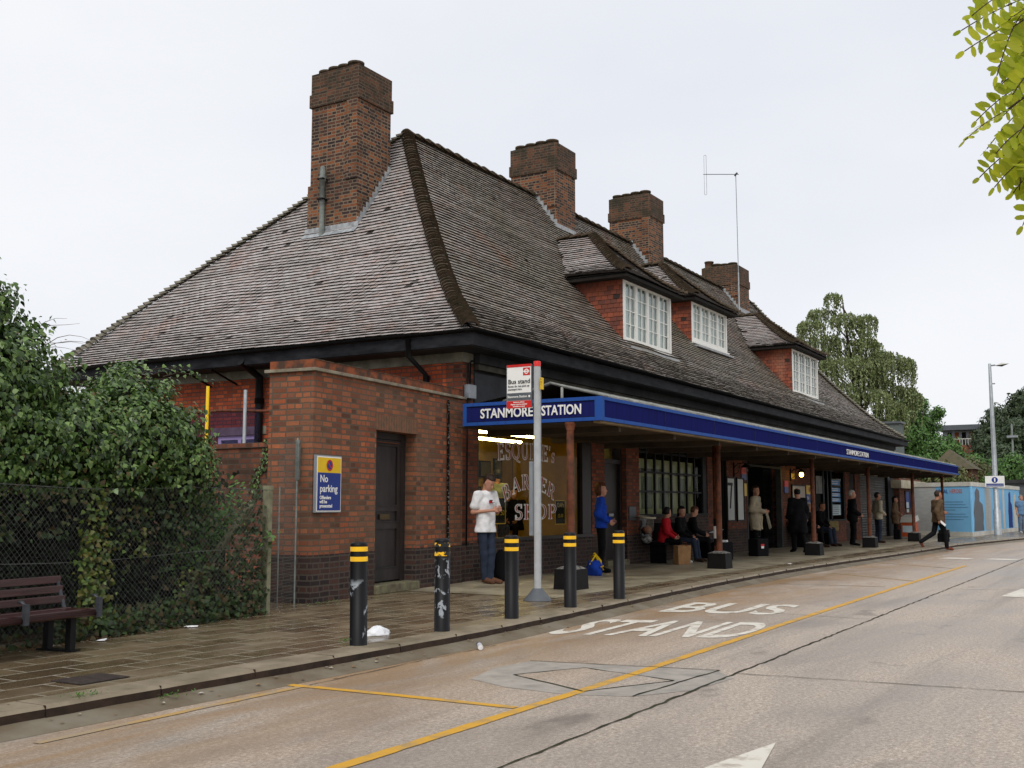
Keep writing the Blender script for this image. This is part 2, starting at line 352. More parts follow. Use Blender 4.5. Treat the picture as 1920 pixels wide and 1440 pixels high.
M['crack'] = mat('crack', (.018, .017, .012), .9, (.04, .045, .02), 3)
M['patch'] = mat('asphalt_patch', (.37, .33, .285), .6, (.25, .23, .20), 5, bmp=.4, detail=8)
M['iron'] = mat('iron_cover', (.06, .045, .04), .5, (.03, .022, .02), 20, bmp=.5)
M['soil'] = mat('soil', (.05, .035, .02), .9, (.03, .022, .012), 3, bmp=.5)
M['far_ground'] = mat('far_ground', (.10, .10, .06), .9)

KP = [(-30, 6.3), (0, 6.2), (4.25, 6.14), (7.4, 6.08), (9.5, 6.05), (12.5, 6.22), (15, 6.4), (18, 6.53), (22, 6.6), (26.7, 6.45), (31.9, 6.22), (39.6, 6.0), (49, 5.0), (60, 3.0), (80, -2), (110, -12)]
def kY(x): return float(np.interp(x, [p[0] for p in KP], [p[1] for p in KP]))
MB().quad((-900, -1500, -.16), (2000, -1500, -.16), (2000, 1500, -.16), (-900, 1500, -.16)).build('ground', M['far_ground'], kind='structure')
mb = MB(); xs = np.linspace(-30, 110, 141)
for a, b_ in zip(xs[:-1], xs[1:]): mb.quad((a, -40, -.12), (b_, -40, -.12), (b_, kY(b_)+.05, -.12), (a, kY(a)+.05, -.12))
mb.build('road', M['road'], kind='structure')
mb = MB()
for a, b_ in zip(xs[:-1], xs[1:]): mb.quad((a, kY(a)+.3, 0), (b_, kY(b_)+.3, 0), (b_, 12, 0), (a, 12, 0))
mb.quad((-30, 12, 0), (110, 12, 0), (110, 60, 0), (-30, 60, 0))
mb.build('pavement', M['paving'], kind='structure')
# kerb stones, slightly uneven
mb = MB(); x = -10.0
while x < 80:
    L = .91; a, b_ = x+.002, x+L-.002; dz = rnd.uniform(-.002, .002); dy = rnd.uniform(-.003, .003)
    ya, yb = kY(a)+dy, kY(b_)+dy+rnd.uniform(-.004, .004); sg = 5
    for k in range(sg):
        p0, p1 = a+(b_-a)*k/sg, a+(b_-a)*(k+1)/sg
        y0, y1 = ya+(yb-ya)*k/sg, ya+(yb-ya)*(k+1)/sg
        j0 = .004*math.sin(p0*9); j1 = .004*math.sin(p1*9)
        z = .004+dz
        mb.quad((p0, y0+.02+j0, z), (p1, y1+.02+j1, z), (p1, y1+.305, z-dz), (p0, y0+.305, z-dz), M['kerb'])
        mb.quad((p0, y0+j0, z-.022), (p1, y1+j1, z-.022), (p1, y1+.02+j1, z), (p0, y0+.02+j0, z), M['kerb'])
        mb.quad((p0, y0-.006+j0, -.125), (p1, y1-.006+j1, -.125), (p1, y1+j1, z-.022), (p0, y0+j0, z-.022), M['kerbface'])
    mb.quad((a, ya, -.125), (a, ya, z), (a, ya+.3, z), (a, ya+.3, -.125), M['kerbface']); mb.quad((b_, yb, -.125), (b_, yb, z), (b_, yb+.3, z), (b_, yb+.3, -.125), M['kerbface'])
    x += L
mb.build('kerb', M['kerb'], kind='structure')
mb = MB()
for a, b_ in zip(xs[:-1], xs[1:]): mb.quad((a, kY(a)-.22, -.1185), (b_, kY(b_)-.22, -.1185), (b_, kY(b_)+.02, -.066), (a, kY(a)+.02, -.066))
mb.build('gutter_strip', M['gutter'], kind='structure')
mb = MB()
for a in np.arange(13.4, 55, 1.5): 
    e = .12*math.sin(a*2.1); mb.quad((a, 7.25+e, .004), (a+1.49, 7.25+.12*math.sin((a+1.5)*2.1), .004), (a+1.49, 10.2, .004), (a, 10.2, .004))
mb.build('concrete_apron', M['apron'], kind='structure')
MB().quad((-5, 9.25, .008), (9.7, 9.25, .008), (9.7, 22, .008), (-5, 22, .008)).build('soil', M['soil'], kind='structure')

def strip(pts, w_, z, name, m, wob=0, seed=1, kind='structure', taper=False):
    lo_, hi_ = (.4, 1.3) if w_ < .04 else (.9, 1.06)
    if w_ >= .04: wob = min(wob, .003)
    r = random.Random(seed); mb = MB(); P = [Vector((p[0], p[1], 0)) for p in pts]; Q = []
    for a, b_ in zip(P[:-1], P[1:]):
        n = max(1, int((b_-a).length/.12)) if wob else 1
        for k in range(n): Q.append(a.lerp(b_, k/n))
    Q.append(P[-1]); L = []
    for i, p in enumerate(Q):
        d = (Q[min(i+1, len(Q)-1)]-Q[max(i-1, 0)]).normalized(); n = Vector((-d.y, d.x, 0)); o = r.uniform(-wob, wob)
        ww = w_*(r.uniform(lo_, hi_) if wob else 1)
        L.append((p+n*(o+ww/2), p+n*(o-ww/2)))
    for (a, b_), (c, d) in zip(L[:-1], L[1:]): mb.quad((a.x, a.y, z), (b_.x, b_.y, z), (d.x, d.y, z), (c.x, c.y, z))
    return mb.build(name, m, kind=kind)
ZR = -.1155
strip([(3.0, 3.83), (8, 3.83), (13, 3.93), (20, 4.02), (27.5, 4.08)], .095, ZR, 'yellow_line', M['yline'], .004, 3)
strip([(6.53, 6.02), (6.58, 5.0), (6.6, 3.9)], .085, ZR, 'yellow_line', M['yline'], .006, 4)
strip([(4.2, 5.72), (6.5, 5.76)], .07, ZR, 'yellow_line', M['yline_faded'], .012, 5)
strip([(28.1, 6.3), (26.2, 4.15)], .07, ZR, 'yellow_line', M['yline_faded'], .02, 6)
strip([(23.1, 6.0), (21.4, 4.1)], .09, ZR, 'yellow_line', M['yline_faded'], .02, 7)
strip([(-2, 3.05), (8.87, 3.12), (20, 3.2), (40, 3.35)], .022, ZR+.001, 'road_joint', M['crack'], .012, 8)
strip([(8.86, 3.12), (9.08, .98), (9.3, -2), (9.5, -8)], .016, ZR+.001, 'road_joint', M['crack'], .012, 9)
strip([(13.9, 3.15), (14.1, 5.0), (14.0, 6.2)], .014, ZR+.001, 'road_joint', M['crack'], .012, 10)
strip([(19.6, 3.2), (20.2, 1.5), (20.6, -4)], .018, ZR+.001, 'road_joint', M['crack'], .012, 11)
strip([(6.6, 5.75), (8.2, 5.80), (9.4, 5.78)], .012, ZR+.001, 'road_joint', M['crack'], .012, 12)
strip([(19.4, 6.0), (19.58, 4.2)], .03, ZR+.001, 'road_joint', M['crack'], .02, 13)
def poly(name, pts, z, m, kind='structure'):
    MB().add([(p[0], p[1], z) for p in pts], [tuple(range(len(pts)))]).build(name, m, kind=kind)
poly('asphalt_patch', [(8.63, 4.95), (8.95, 3.35), (8.62, 3.05), (7.9, 3.12), (7.42, 3.4), (7.25, 3.85), (7.3, 4.4), (7.5, 4.85), (8.1, 5.0)], -.1178, M['patch'])
poly('road_repair', [(7.86, 4.66), (8.5, 4.34), (8.24, 3.42), (7.42, 3.8)], -.1165, M['road'])
for i, (a, b_) in enumerate([((8.63, 4.95), (8.95, 3.30)), ((7.86, 4.66), (8.5, 4.34)), ((8.5, 4.34), (8.24, 3.42)), ((8.24, 3.42), (7.42, 3.8)), ((7.42, 3.8), (7.86, 4.66)), ((8.95, 3.3), (7.42, 3.4))]):
    strip([a, b_], .02, ZR+.0015, 'repair_edge', M['crack'], .008, 20+i)
poly('road_arrow', [(5.0, 2.20), (5.66, 2.16), (6.42, 2.03), (5.75, 1.90), (5.0, 1.88)], ZR, M['wline'])
poly('road_arrow', [(18.4, 2.25), (20.3, 2.15), (20.4, 1.2), (18.4, 1.4)], ZR, M['wline'])
for y0 in (5.3, 4.2): poly('road_dash', [(31.0, y0), (31.7, y0-.2), (31.6, y0-.9), (30.9, y0-.75)], ZR, M['wline'])
# BUS STAND, read from the road: letters run towards -Y, tall along +X
def roadtext(s, O, end, h):
    c = bpy.data.curves.new('t', 'FONT'); c.body = s; c.size = 1; c.offset = .018; c.resolution_u = 4
    t = bpy.data.objects.new('t', c); COL.objects.link(t); bpy.context.view_layer.update()
    me = bpy.data.meshes.new_from_object(t.evaluated_get(bpy.context.evaluated_depsgraph_get())); bpy.data.objects.remove(t)
    xs = [v.co.x for v in me.vertices]; ys = [v.co.y for v in me.vertices]; x0, x1, y0, y1 = min(xs), max(xs), min(ys), max(ys)
    O = Vector((*O, 0)); e = Vector((*end, 0)); u = e-O
    for v in me.vertices:
        p = O+u*((v.co.x-x0)/(x1-x0))+Vector((h, .10, 0))*((v.co.y-y0)/(y1-y0)); v.co = (p.x, p.y, ZR)
    me.materials.clear(); me.materials.append(M['wline'])
    o = bpy.data.objects.new('road_lettering', me); COL.objects.link(o); o['kind'] = 'structure'
roadtext('STAND', (10.50, 5.87), (11.15, 3.92), 1.75)
roadtext('BUS', (13.45, 5.80), (13.8, 4.33), 1.6)
MB().box(5.2, 5.62, 6.62, 6.95, .004, .010).build('inspection_cover', M['iron'], kind='structure')

# ================================================================== the station building
X0, Y0, X1, Y1 = 14.95, 9.7, 50.0, 20.3
def KB(t): return float(np.interp(t, [0, 1.0, 1.6, 2.55, 3.6, 5.15], [0, .12, .42, 1.42, 2.95, 5.45]))     # the rear slope has no bell cast
WX, WY = 15.4, 10.15
PT = [0, .4, 1.0, 1.6, 2.55, 3.6, 5.15]; PZ = [4.17, 4.45, 4.92, 5.5, 6.55, 7.85, 9.95]
def prof(t): return float(np.interp(t, PT, PZ))
def roofz(x, y): return prof(max(0, min(x-X0, y-Y0, X1-x, Y1-y)))
B = thing('station_building', 'long brick station with steep dark tiled hipped roof and three dormers', 'station building', (WX, WY, 0))
def sag(x, y): return .022*math.sin(x*.9+y*.7)*math.sin(x*.31-y*1.3)+.012*math.sin(x*2.3+1)*math.sin(y*1.9)
def tiles(V, F, TV, O, u, v, L, pt, pz, ka, kb, tw=.165, g=.112, test=None, seed=0, riser=None, lift=.046):
    r = random.Random(seed); O = Vector(O); u = Vector(u); v = Vector(v)
    # arc length table
    S = [0]
    for i in range(1, len(pt)): S.append(S[-1]+math.hypot(pt[i]-pt[i-1], pz[i]-pz[i-1]))
    n = int(S[-1]/g)
    tt = lambda s: float(np.interp(s, S, pt)); zz = lambda s: float(np.interp(s, S, pz))
    for i in range(n+1):
        s0 = i*g; s1 = min(s0+g+.03, S[-1]); t0, t1, z0, z1 = tt(s0), tt(s1), zz(s0), zz(s1)
        d = math.hypot(t1-t0, z1-z0) or 1; nt_, nz_ = -(z1-z0)/d, (t1-t0)/d     # outward normal in (v,z)
        KA_ = ka if callable(ka) else (lambda q: q*ka); KB_ = kb if callable(kb) else (lambda q: q*kb)
        a0, b0 = KA_(t0), L-KB_(t0); a1, b1 = KA_(t1), L-KB_(t1)
        k = int(a0//tw)-1; off = (tw/2 if i % 2 else 0); rowz = r.uniform(-.005, .005)
        while k*tw+off < b0:
            c0, c1 = k*tw+off, (k+1)*tw+off-.004; k += 1
            e0, e1 = max(c0, a0), min(c1, b0); f0, f1 = max(c0, a1), min(c1, b1)
            if e1-e0 < .01: continue
            if f1 < f0: f0 = f1 = min(max((c0+c1)/2, a1), b1)
            m_ = O+u*((e0+e1)/2)+v*t0
            if test and not test(m_.x, m_.y, z0+O.z): continue
            h = lift+rowz+r.uniform(-.004, .004); h2 = .010; th = .022; sk = r.uniform(-.004, .004)
            if r.random() < .0015: h += .015; sk += .02
            sg_ = sag(m_.x, m_.y)
            def P(uu, t, z, hh): q = O+u*uu+v*(t+nt_*hh); return (q.x, q.y, O.z+z+nz_*hh+sg_)
            b_ = len(V); V += [P(e0, t0, z0, h+sk), P(e1, t0, z0, h-sk), P(f1, t1, z1, h2), P(f0, t1, z1, h2), P(e0, t0, z0, h+sk-th), P(e1, t0, z0, h-sk-th)]
            F += [(b_, b_+1, b_+2, b_+3), (b_+4, b_+5, b_+1, b_)]; q = r.random(); TV += [q, 2.0]  # lower edge takes the ramp's dark end, a painted course shadow
def tilemat(name, cols, moss, mossamt, rough=.42, mscale=.5):
    m, nt, b = _base(name); a = N('ShaderNodeAttribute', nt, attribute_name='tv')
    c = ramp(nt, a.outputs['Fac'], [(i/(len(cols)-1)*.96+.02, c) for i, c in enumerate(cols)])
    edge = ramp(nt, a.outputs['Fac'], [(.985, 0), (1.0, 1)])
    v = coords(nt); n = noise(nt, v, mscale, 7, .7); f = noise(nt, v, 30, 4)
    c = mixc(nt, ramp(nt, n, [(.34, 0), (.60, mossamt)]), c, moss)
    c = mixc(nt, ramp(nt, noise(nt, coords(nt, 'Object', (1, 1, .3)), 1.1, 5, .6), [(.58, 0), (.72, .5)]), c, (.34, .15, .09))
    c = mixc(nt, .4, c, ramp(nt, f, [(.3, .3), (.7, .72)]), 'OVERLAY'); c = mixc(nt, edge, c, (.018, .014, .011))  # lower tile edges near black: shadow under each course put into the colour
    nt.links.new(c, b.inputs['Base Color']); b.inputs['Roughness'].default_value = rough; b.inputs['Specular IOR Level'].default_value = .35
    bump(nt, b, f, .3, .004); return m
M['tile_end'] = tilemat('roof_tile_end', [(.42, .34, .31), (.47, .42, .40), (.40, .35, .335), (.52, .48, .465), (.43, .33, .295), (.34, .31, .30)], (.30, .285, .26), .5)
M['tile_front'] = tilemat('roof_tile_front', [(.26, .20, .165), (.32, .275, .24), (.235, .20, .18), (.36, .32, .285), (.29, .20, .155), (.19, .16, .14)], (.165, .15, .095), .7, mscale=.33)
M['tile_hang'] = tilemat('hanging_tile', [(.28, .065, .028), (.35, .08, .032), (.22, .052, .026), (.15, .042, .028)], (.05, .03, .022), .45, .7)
M['ridge'] = mat('mossy_ridge_tile', (.085, .055, .036), .9, (.038, .034, .018), 9, bmp=.6, detail=8)
M['darkstone'] = mat('sooty_cornice', (.10, .09, .065), .85, (.035, .033, .028), 3, bmp=.3, detail=8)
M['under'] = mat('roof_underlay', (.02, .017, .015), .95)

DORM = [dict(xa=23.45, xb=27.15, wx0=23.85, wx1=26.75, fy=11.05, zb=5.22, zt=6.82, rows=4),
        dict(xa=30.0, xb=33.8, wx0=30.4, wx1=33.35, fy=11.85, zb=6.15, zt=7.42, rows=4),
        dict(xa=37.5, xb=41.55, wx0=37.9, wx1=41.1, fy=11.05, zb=5.22, zt=6.87, rows=4)]
DPT = [0, .25, .6, 1.1, 1.85]; DPZ = [0, .12, .36, .80, 1.50]
def in_dormer(x, y, z):
    for d in DORM:
        if d['wx0']-.02 < x < d['wx1']+.02 and y > d['fy']: 
            hz = d['zt']+.05+float(np.interp(min(x-d['xa'], d['xb']-x), DPT, DPZ))
            if z < hz-.1: return True
    return False
CH = [dict(x0=18.05, x1=19.22, y0=14.65, y1=15.98, zt=11.0, zb=6.6), dict(x0=26.15, x1=27.25, y0=14.1, y1=15.6, zt=11.5, zb=8.4),
      dict(x0=32.65, x1=33.72, y0=14.1, y1=15.6, zt=11.66, zb=8.4), dict(x0=41.4, x1=42.75, y0=14.15, y1=15.65, zt=10.95, zb=8.4)]
def in_ch(x, y):
    return any(c['x0'] < x < c['x1'] and c['y0'] < y < c['y1'] for c in CH)
def slope(name_m, faces, mt, parent, lab=None):
    V, F, TV = [], [], []
    for a in faces: tiles(V, F, TV, *a[0], **a[1])
    return npmesh(name_m, np.array(V)-np.array(B.location), np.array(F), mt, parent, TV, label=lab)
okf = lambda x, y, z: not in_dormer(x, y, z) and not in_ch(x, y)
L1 = X1-X0; L2 = Y1-Y0
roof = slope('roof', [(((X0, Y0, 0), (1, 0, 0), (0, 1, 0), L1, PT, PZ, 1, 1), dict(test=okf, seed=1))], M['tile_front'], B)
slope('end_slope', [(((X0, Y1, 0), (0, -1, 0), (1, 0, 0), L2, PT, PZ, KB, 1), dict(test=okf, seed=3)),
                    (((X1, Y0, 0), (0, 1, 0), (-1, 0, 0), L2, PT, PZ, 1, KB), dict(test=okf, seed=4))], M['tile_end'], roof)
# underlay below the tiles
mb = MB(); 
for i in range(len(PT)-1):
    a, b_ = PT[i], PT[i+1]; za, zb = PZ[i]-.012, PZ[i+1]-.012
    A = [(X0+a, Y0+a, za), (X1-a, Y0+a, za), (X1-a, Y1-KB(a), za), (X0+a, Y1-KB(a), za)]; C_ = [(X0+b_, Y0+b_, zb), (X1-b_, Y0+b_, zb), (X1-b_, Y1-KB(b_), zb), (X0+b_, Y1-KB(b_), zb)]
    for k in range(4): mb.quad(A[k], A[(k+1) % 4], C_[(k+1) % 4], C_[k], M['tile_front'] if k == 2 else None)
mb.build('underlay', M['under'], roof)
# bonnet tiles on the hips, half-round tiles on the ridge
def bonnets(path, r0, step, flip, name, parent, m, spiky=0):
    V, F = [], []; rr = random.Random(5)
    P = [Vector(p) for p in path]; S = [0]
    for a, b_ in zip(P[:-1], P[1:]): S.append(S[-1]+(b_-a).length)
    def at(s):
        s = max(0, min(s, S[-1]-1e-4))
        for i in range(len(P)-1):
            if s <= S[i+1]: return P[i].lerp(P[i+1], (s-S[i])/(S[i+1]-S[i])), (P[i+1]-P[i]).normalized()
    n = int(S[-1]/step)
    for i in range(n):
        p, d = at(i*step); q, _ = at(i*step+step*1.35)
        side = d.cross(Vector((0, 0, 1))).normalized(); upv = side.cross(d).normalized()
        k = 7; b_ = len(V); jit = rr.uniform(-.014, .014)
        for j in range(k):
            t = math.pi*(j/(k-1)); cx_, sy = math.cos(t), math.sin(t)
            V.append(p+side*cx_*r0*1.12+upv*(sy*r0*.8+.035+jit+spiky)); 
        for j in range(k):
            t = math.pi*(j/(k-1)); V.append(q+side*math.cos(t)*r0*.85+upv*(math.sin(t)*r0*.6+.0))
        for j in range(k):
            t = math.pi*(j/(k-1)); V.append(p+side*math.cos(t)*r0*1.0+upv*(math.sin(t)*r0*.7-.0+jit))
        for j in range(k-1): F.append((b_+j, b_+j+1, b_+k+j+1, b_+k+j)); F.append((b_+2*k+j, b_+2*k+j+1, b_+j+1, b_+j))
        o = V[b_]
    V = [tuple(v-Vector(B.location)) for v in V]
    return npmesh(name, np.array(V), np.array(F), m, parent, None)
hp = lambda cx_, cy_, sx, sy: [(cx_+sx*t, cy_+sy*t, z+.02) for t, z in zip(PT, PZ)]
bonnets(hp(X0, Y0, 1, 1), .15, .125, 0, 'hip_tiles', roof, M['ridge'])
M['hip_pale'] = mat('pale_hip_tile', (.22, .20, .16), .8, (.12, .11, .08), 8, bmp=.4)
bonnets(hp(X1, Y0, -1, 1), .12, .15, 0, 'hip_tiles', roof, M['hip_pale'], .03)
for xx_, sx_ in ((X0, 1), (X1, -1)):
    bonnets([(xx_+sx_*t, Y1-KB(t), float(np.interp(t, PT, PZ))+.02) for t in np.linspace(0, 5.15, 12)], .11, .14, 0, 'hip_tiles', roof, M['hip_pale'], .02)
bonnets([(X0+5.1, 14.85, 9.95), (X1-5.1, 14.85, 9.95)], .13, .42, 0, 'ridge_tiles', roof, M['ridge'])
# walls -----------------------------------------------------------
H = 3.84
wl = MB()
def pier(x0, x1, z0=0, z1=H, m='brick_red', y=WY, d=.34): wl.box(x0, x1, y, y+d, z0, z1, M[m])
DZ = .64
def pier2(x0, x1): pier(x0, x1, DZ, 3.0); pier(x0, x1, 0, DZ, 'brick_blue', WY-.004, .34)
for a, b_ in ((15.4, 15.9), (20.27, 20.88), (21.97, 22.65), (26.95, 30.0), (33.35, 37.0), (41.15, 41.8)): pier2(a, b_)
pier(42.7, 43.5, 0, 3.0, 'brick_red'); pier(49.6, 50.0-.45, 0, 3.0)
pier(15.9, 20.27, 0, DZ, 'brick_blue'); pier(22.65, 26.95, 0, 1.03, 'brick_blue'); pier(37.0, 41.15, 0, .75, 'brick_red')
# wall above the openings and cornice
wl.box(15.4+.35, 49.55, WY+.02, WY+.36, 3.0, 3.72, M['darkwall'])
wl.box(15.4, 15.75, WY, WY+.34, 3.0, 3.70, M['brick_red'])
wl.box(15.76, 18.6, WY-.02, WY+.018, 2.95, 3.55, M['slate'])
wl.box(15.76, 49.6, WY-.10, WY+.018, 3.60, 3.70, M['darkstone'])
wl.box(15.71, 49.6, WY-.16, WY+.018, 3.702, 3.866, M['darkwall'])
for k in range(9): wl.box(19.5+k*3.4, 19.62+k*3.4, WY-.14, WY+.016, 3.05, 3.598, M['darkwall'])
wl.box(41.8, 42.7, WY+.05, WY+.3, 0, 3.0, M['darkwall'])
# end wall, far wall, rear wall
def endwall(x, n): 
    wl.box(x, x+.3, WY+.341, 14.75, 0, 3.70, M['brick_bright']); wl.box(x, x+.3, 15.9, 19.2, 0, 3.70, M['brick_bright'])
    wl.box(x, x+.3, 14.75, 15.9, 0, 1.6, M['brick_bright']); wl.box(x, x+.3, 14.75, 15.9, 2.62, 3.70, M['brick_bright'])
endwall(15.4, -1)
wl.box(15.37, 15.7, WY-.03, 19.4, 3.702, 3.868, M['plate'])
wl.box(49.25, 49.55, WY+.35, 19.5, 0, 3.84, M['brick_red']); wl.box(15.71, 49.24, 19.2, 19.5, 0, 3.84, M['brick_red'])
wl.build('wall', M['brick_red'], B)
# interior dark box and ceiling
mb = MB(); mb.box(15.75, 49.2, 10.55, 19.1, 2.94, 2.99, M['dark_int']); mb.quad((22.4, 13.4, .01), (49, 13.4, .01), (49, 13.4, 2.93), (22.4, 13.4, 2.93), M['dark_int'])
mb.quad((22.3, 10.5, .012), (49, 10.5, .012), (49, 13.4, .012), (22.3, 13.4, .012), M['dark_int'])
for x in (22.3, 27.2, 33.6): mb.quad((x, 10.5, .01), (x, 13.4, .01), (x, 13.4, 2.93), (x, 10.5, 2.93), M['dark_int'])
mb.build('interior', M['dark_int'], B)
# soffit, fascia, gutter
mb = MB(); fx, fy, gx, gy = 14.82, 9.57, 50.13, 20.43
mb.box(fx, gx, fy, fy+.04, 3.885, 4.09); mb.box(fx, fx+.04, fy+.041, gy, 3.885, 4.09); mb.box(gx-.04, gx, fy+.041, gy, 3.885, 4.09); mb.box(fx+.041, gx-.041, gy-.04, gy, 3.885, 4.09)
mb.build('fascia', M['fascia'], B)
mb = MB(); mb.box(fx+.041, gx-.041, fy+.041, WY+.3, 3.870, 3.884); mb.box(fx+.041, WX+.3, WY+.301, gy-.041, 3.870, 3.884); mb.box(gx-1, gx-.041, WY+.301, gy-.041, 3.870, 3.884)
mb.build('soffit', M['darkwall'], B)
def gutter(path):
    mb = MB(); P = [Vector(p) for p in path]; r = .052; k = 7; n = len(P)
    for i, p in enumerate(P):
        d = (P[min(i+1, n-1)]-P[max(i-1, 0)]).normalized(); s_ = Vector((d.y, -d.x, 0))
        if 0 < i < n-1: s_ *= 1.41
        for j in range(k): t = math.pi*j/(k-1); mb.v.append(tuple(p+s_*math.cos(t)*r+Vector((0, 0, -math.sin(t)*r))))
    for i in range(n-1):
        for j in range(k-1): mb.f.append((i*k+j, i*k+j+1, (i+1)*k+j+1, (i+1)*k+j)); mb.m.append(0); mb.sm.append(True)
    return mb
gutter([(fx-.065, gy, 4.13), (fx-.065, fy-.065, 4.15), (gx+.065, fy-.065, 4.13), (gx+.065, gy, 4.13)]).build('gutter', M['black'], B)
mb = MB()
for p in ([(14.78, 10.85, 4.07), (14.80, 10.85, 3.78), (15.3, 10.85, 3.52), (15.33, 10.85, 2.2), (15.33, 10.85, 0)],): mb.tube(p, .045, 10)
mb.tube([(15.33, 10.85, 3.5), (15.33, 10.85, 3.36)], .058, 10); mb.build('downpipe', M['black'], B)
mb = MB(); mb.tube([(14.80, 14.72, 3.95), (15.30, 14.72, 3.7), (15.31, 14.72, 2.9), (15.31, 14.72, .1)], .075, 10); mb.tube([(15.31, 14.72, 3.3), (15.31, 14.72, 3.2)], .09, 10); mb.build('downpipe', M['black'], B)
for yy in (15.55, 16.25):
    MB().tube([(14.86, yy-.0, 3.86), (15.36, yy-.2, 3.6)], .02, 6).build('bracket', M['black'], B)
mb = MB(); mb.tube([(15.95, WY-.05, 3.74), (15.62, WY-.05, 3.74), (15.50, WY-.05, 3.66), (15.50, WY-.03, .6)], .016, 6); mb.tube([(15.58, WY-.05, 3.70), (15.58, WY-.03, 3.1)], .014, 6); mb.build('cable', M['black'], B)
MB().box(15.45, 15.68, WY-.11, WY-.002, 3.08, 3.32).build('junction_box', M['steelgrey'], B, bevel=.01)
for x in (28.1, 27.85): MB().tube([(x, WY-.06, 3.6), (x, WY-.06, .05)], .05, 10).build('downpipe', M['black'], B)
# window in the end wall
f = MB(); 
for a in ((14.75, 14.83, 1.6, 2.62), (15.82, 15.9, 1.6, 2.62), (14.83, 15.82, 2.54, 2.62), (14.83, 15.82, 1.6, 1.68), (15.28, 15.36, 1.68, 2.54)): f.box(15.43, 15.5, a[0], a[1], a[2], a[3])
f.box(15.44, 15.48, 14.83, 15.28, 2.2, 2.23); f.box(15.44, 15.48, 15.36, 15.82, 2.2, 2.23)
f = f.build('window', M['whitepaint'], B); MB().box(15.46, 15.465, 14.83, 15.82, 1.68, 2.54).build('pane', M['glass'], f)
MB().box(15.385, 15.6, 14.6, 16.05, 2.622, 2.78).build('lintel', M['stone'], B)
MB().box(15.55, 15.56, 14.8, 15.86, 1.6, 2.6).build('blind', mat('blue_blind', (.10, .2, .36), .8), B)

# chimneys ----------------------------------------------------------
def chimney(c, pots, step=None, pot=None):
    mb = MB(); x0, x1, y0, y1, zt, zb = c['x0'], c['x1'], c['y0'], c['y1'], c['zt'], c['zb']
    hb = zt-.86
    if step: mb.box(x0-.0, x1+.0, y0-.00, y1+.07, zb, step, M['brick_chim']); mb.box(x0+.003, x1-.003, y0+.003, y1, step+.001, hb, M['brick_chim'])
    else: mb.box(x0, x1, y0, y1, zb, hb, M['brick_chim'])
    mb.box(x0-.04, x1+.04, y0-.04, y1+.04, hb+.001, hb+.30, M['brick_chim_top'])
    mb.box(x0-.012, x1+.012, y0-.012, y1+.012, hb+.301, zt-.08, M['brick_chim_top'])
    # pilaster strip up the front face
    mb.box(x0-.035, x0-.001, y0+.0, y0+.30, (step or zb+1.2), hb, M['brick_chim'])
    s = mb.build('chimney', M['brick_chim'], B)
    # cement flaunching
    m2 = MB(); m2.add([(x0, y0, zt-.079), (x1, y0, zt-.079), (x1, y1, zt-.079), (x0, y1, zt-.079), (x0+.15, y0+.15, zt+.0), (x1-.15, y0+.15, zt+.0), (x1-.15, y1-.15, zt+.0), (x0+.15, y1-.15, zt+.0)],
           [(4, 5, 6, 7), (0, 1, 5, 4), (1, 2, 6, 5), (2, 3, 7, 6), (3, 0, 4, 7)]); m2.build('flaunching', M['ridge'], s)
    for (px, py, r, h) in pots:
        MB().lathe([(r*1.0, -.12), (r*1.0, h-.06), (r*1.12, h-.055), (r*1.12, h), (r*.8, h), (r*.8, -.1)], 14, c=(px, py, zt)).build('pot', M['ridge'] if h < .15 else M['brick_chim_top'], s)
    return s
p4 = lambda c, hs: [(c['x0']+.24, c['y0']+.28+(c['y1']-c['y0']-.5)*k/3, .17, h) for k, h in enumerate(hs)]
c1 = chimney(CH[0], p4(CH[0], (.07, .05, .05, .03)), 8.35)
MB().lathe([(.06, 0), (.06, 1.25), (.085, 1.26), (.085, 1.36), (.065, 1.38), (.065, 1.55), (.03, 1.6)], 10, c=(18.05-.09, 15.55, 7.12)).build('vent_pipe', M['pipe_grey'], c1)
for k, z in ((1, 7.95), (2, 8.4)): MB().box(17.86, 18.05, 15.47, 15.63, z, z+.03).build('pipe_clip', M['black'], c1)
c2 = chimney(CH[1], p4(CH[1], (.08, .08, .07, .06))); c3 = chimney(CH[2], p4(CH[2], (.09, .09, .07, .07)))
c4 = chimney(CH[3], p4(CH[3], (.06, .05, .08, .22)))
# lead flashings: stepped along the sloping sides, an apron in front
def stepflash(par, x, y0, y1, dirx, n):      # on a face of constant y (dirx: climbs in x) or constant x (climbs in y)
    mb = MB()
    for k in range(n):
        a = y0+(y1-y0)*k/n; b_ = y0+(y1-y0)*(k+1)/n+.02
        if dirx: z = max(roofz(a, x+.0), roofz(b_, x)); mb.box(a, b_, x-.012-.001*(k % 2), x-.002, roofz(a, x)-.05, z+.10)
        else: z = max(roofz(x, a), roofz(x, b_)); mb.box(x-.016-.001*(k % 2), x-.002, a, b_, min(roofz(x, a), roofz(x, b_))-.02, z+.11)
    mb.build('flashing', M['lead'], par)
stepflash(c1, 14.65, 18.05, 19.22, True, 11)
for c, ch in ((c2, CH[1]), (c3, CH[2]), (c4, CH[3])): stepflash(c, ch['x0'], ch['y0'], 14.85, False, 7); MB().box(ch['x0'], ch['x1'], ch['y0']-.016, ch['y0']-.002, roofz(ch['x0'], ch['y0'])-.05, roofz(ch['x0'], ch['y0'])+.16).build('flashing', M['lead'], c)
mb = MB(); zb_ = prof(18.05-X0); mb.box(18.03, 18.048, 14.6, 16.1, zb_-.05, zb_+.14); mb.quad((18.03, 14.6, zb_+.02), (18.03, 16.1, zb_+.02), (17.90, 16.1, zb_-.105), (17.90, 14.6, zb_-.105)); mb.build('flashing', M['lead'], c1)

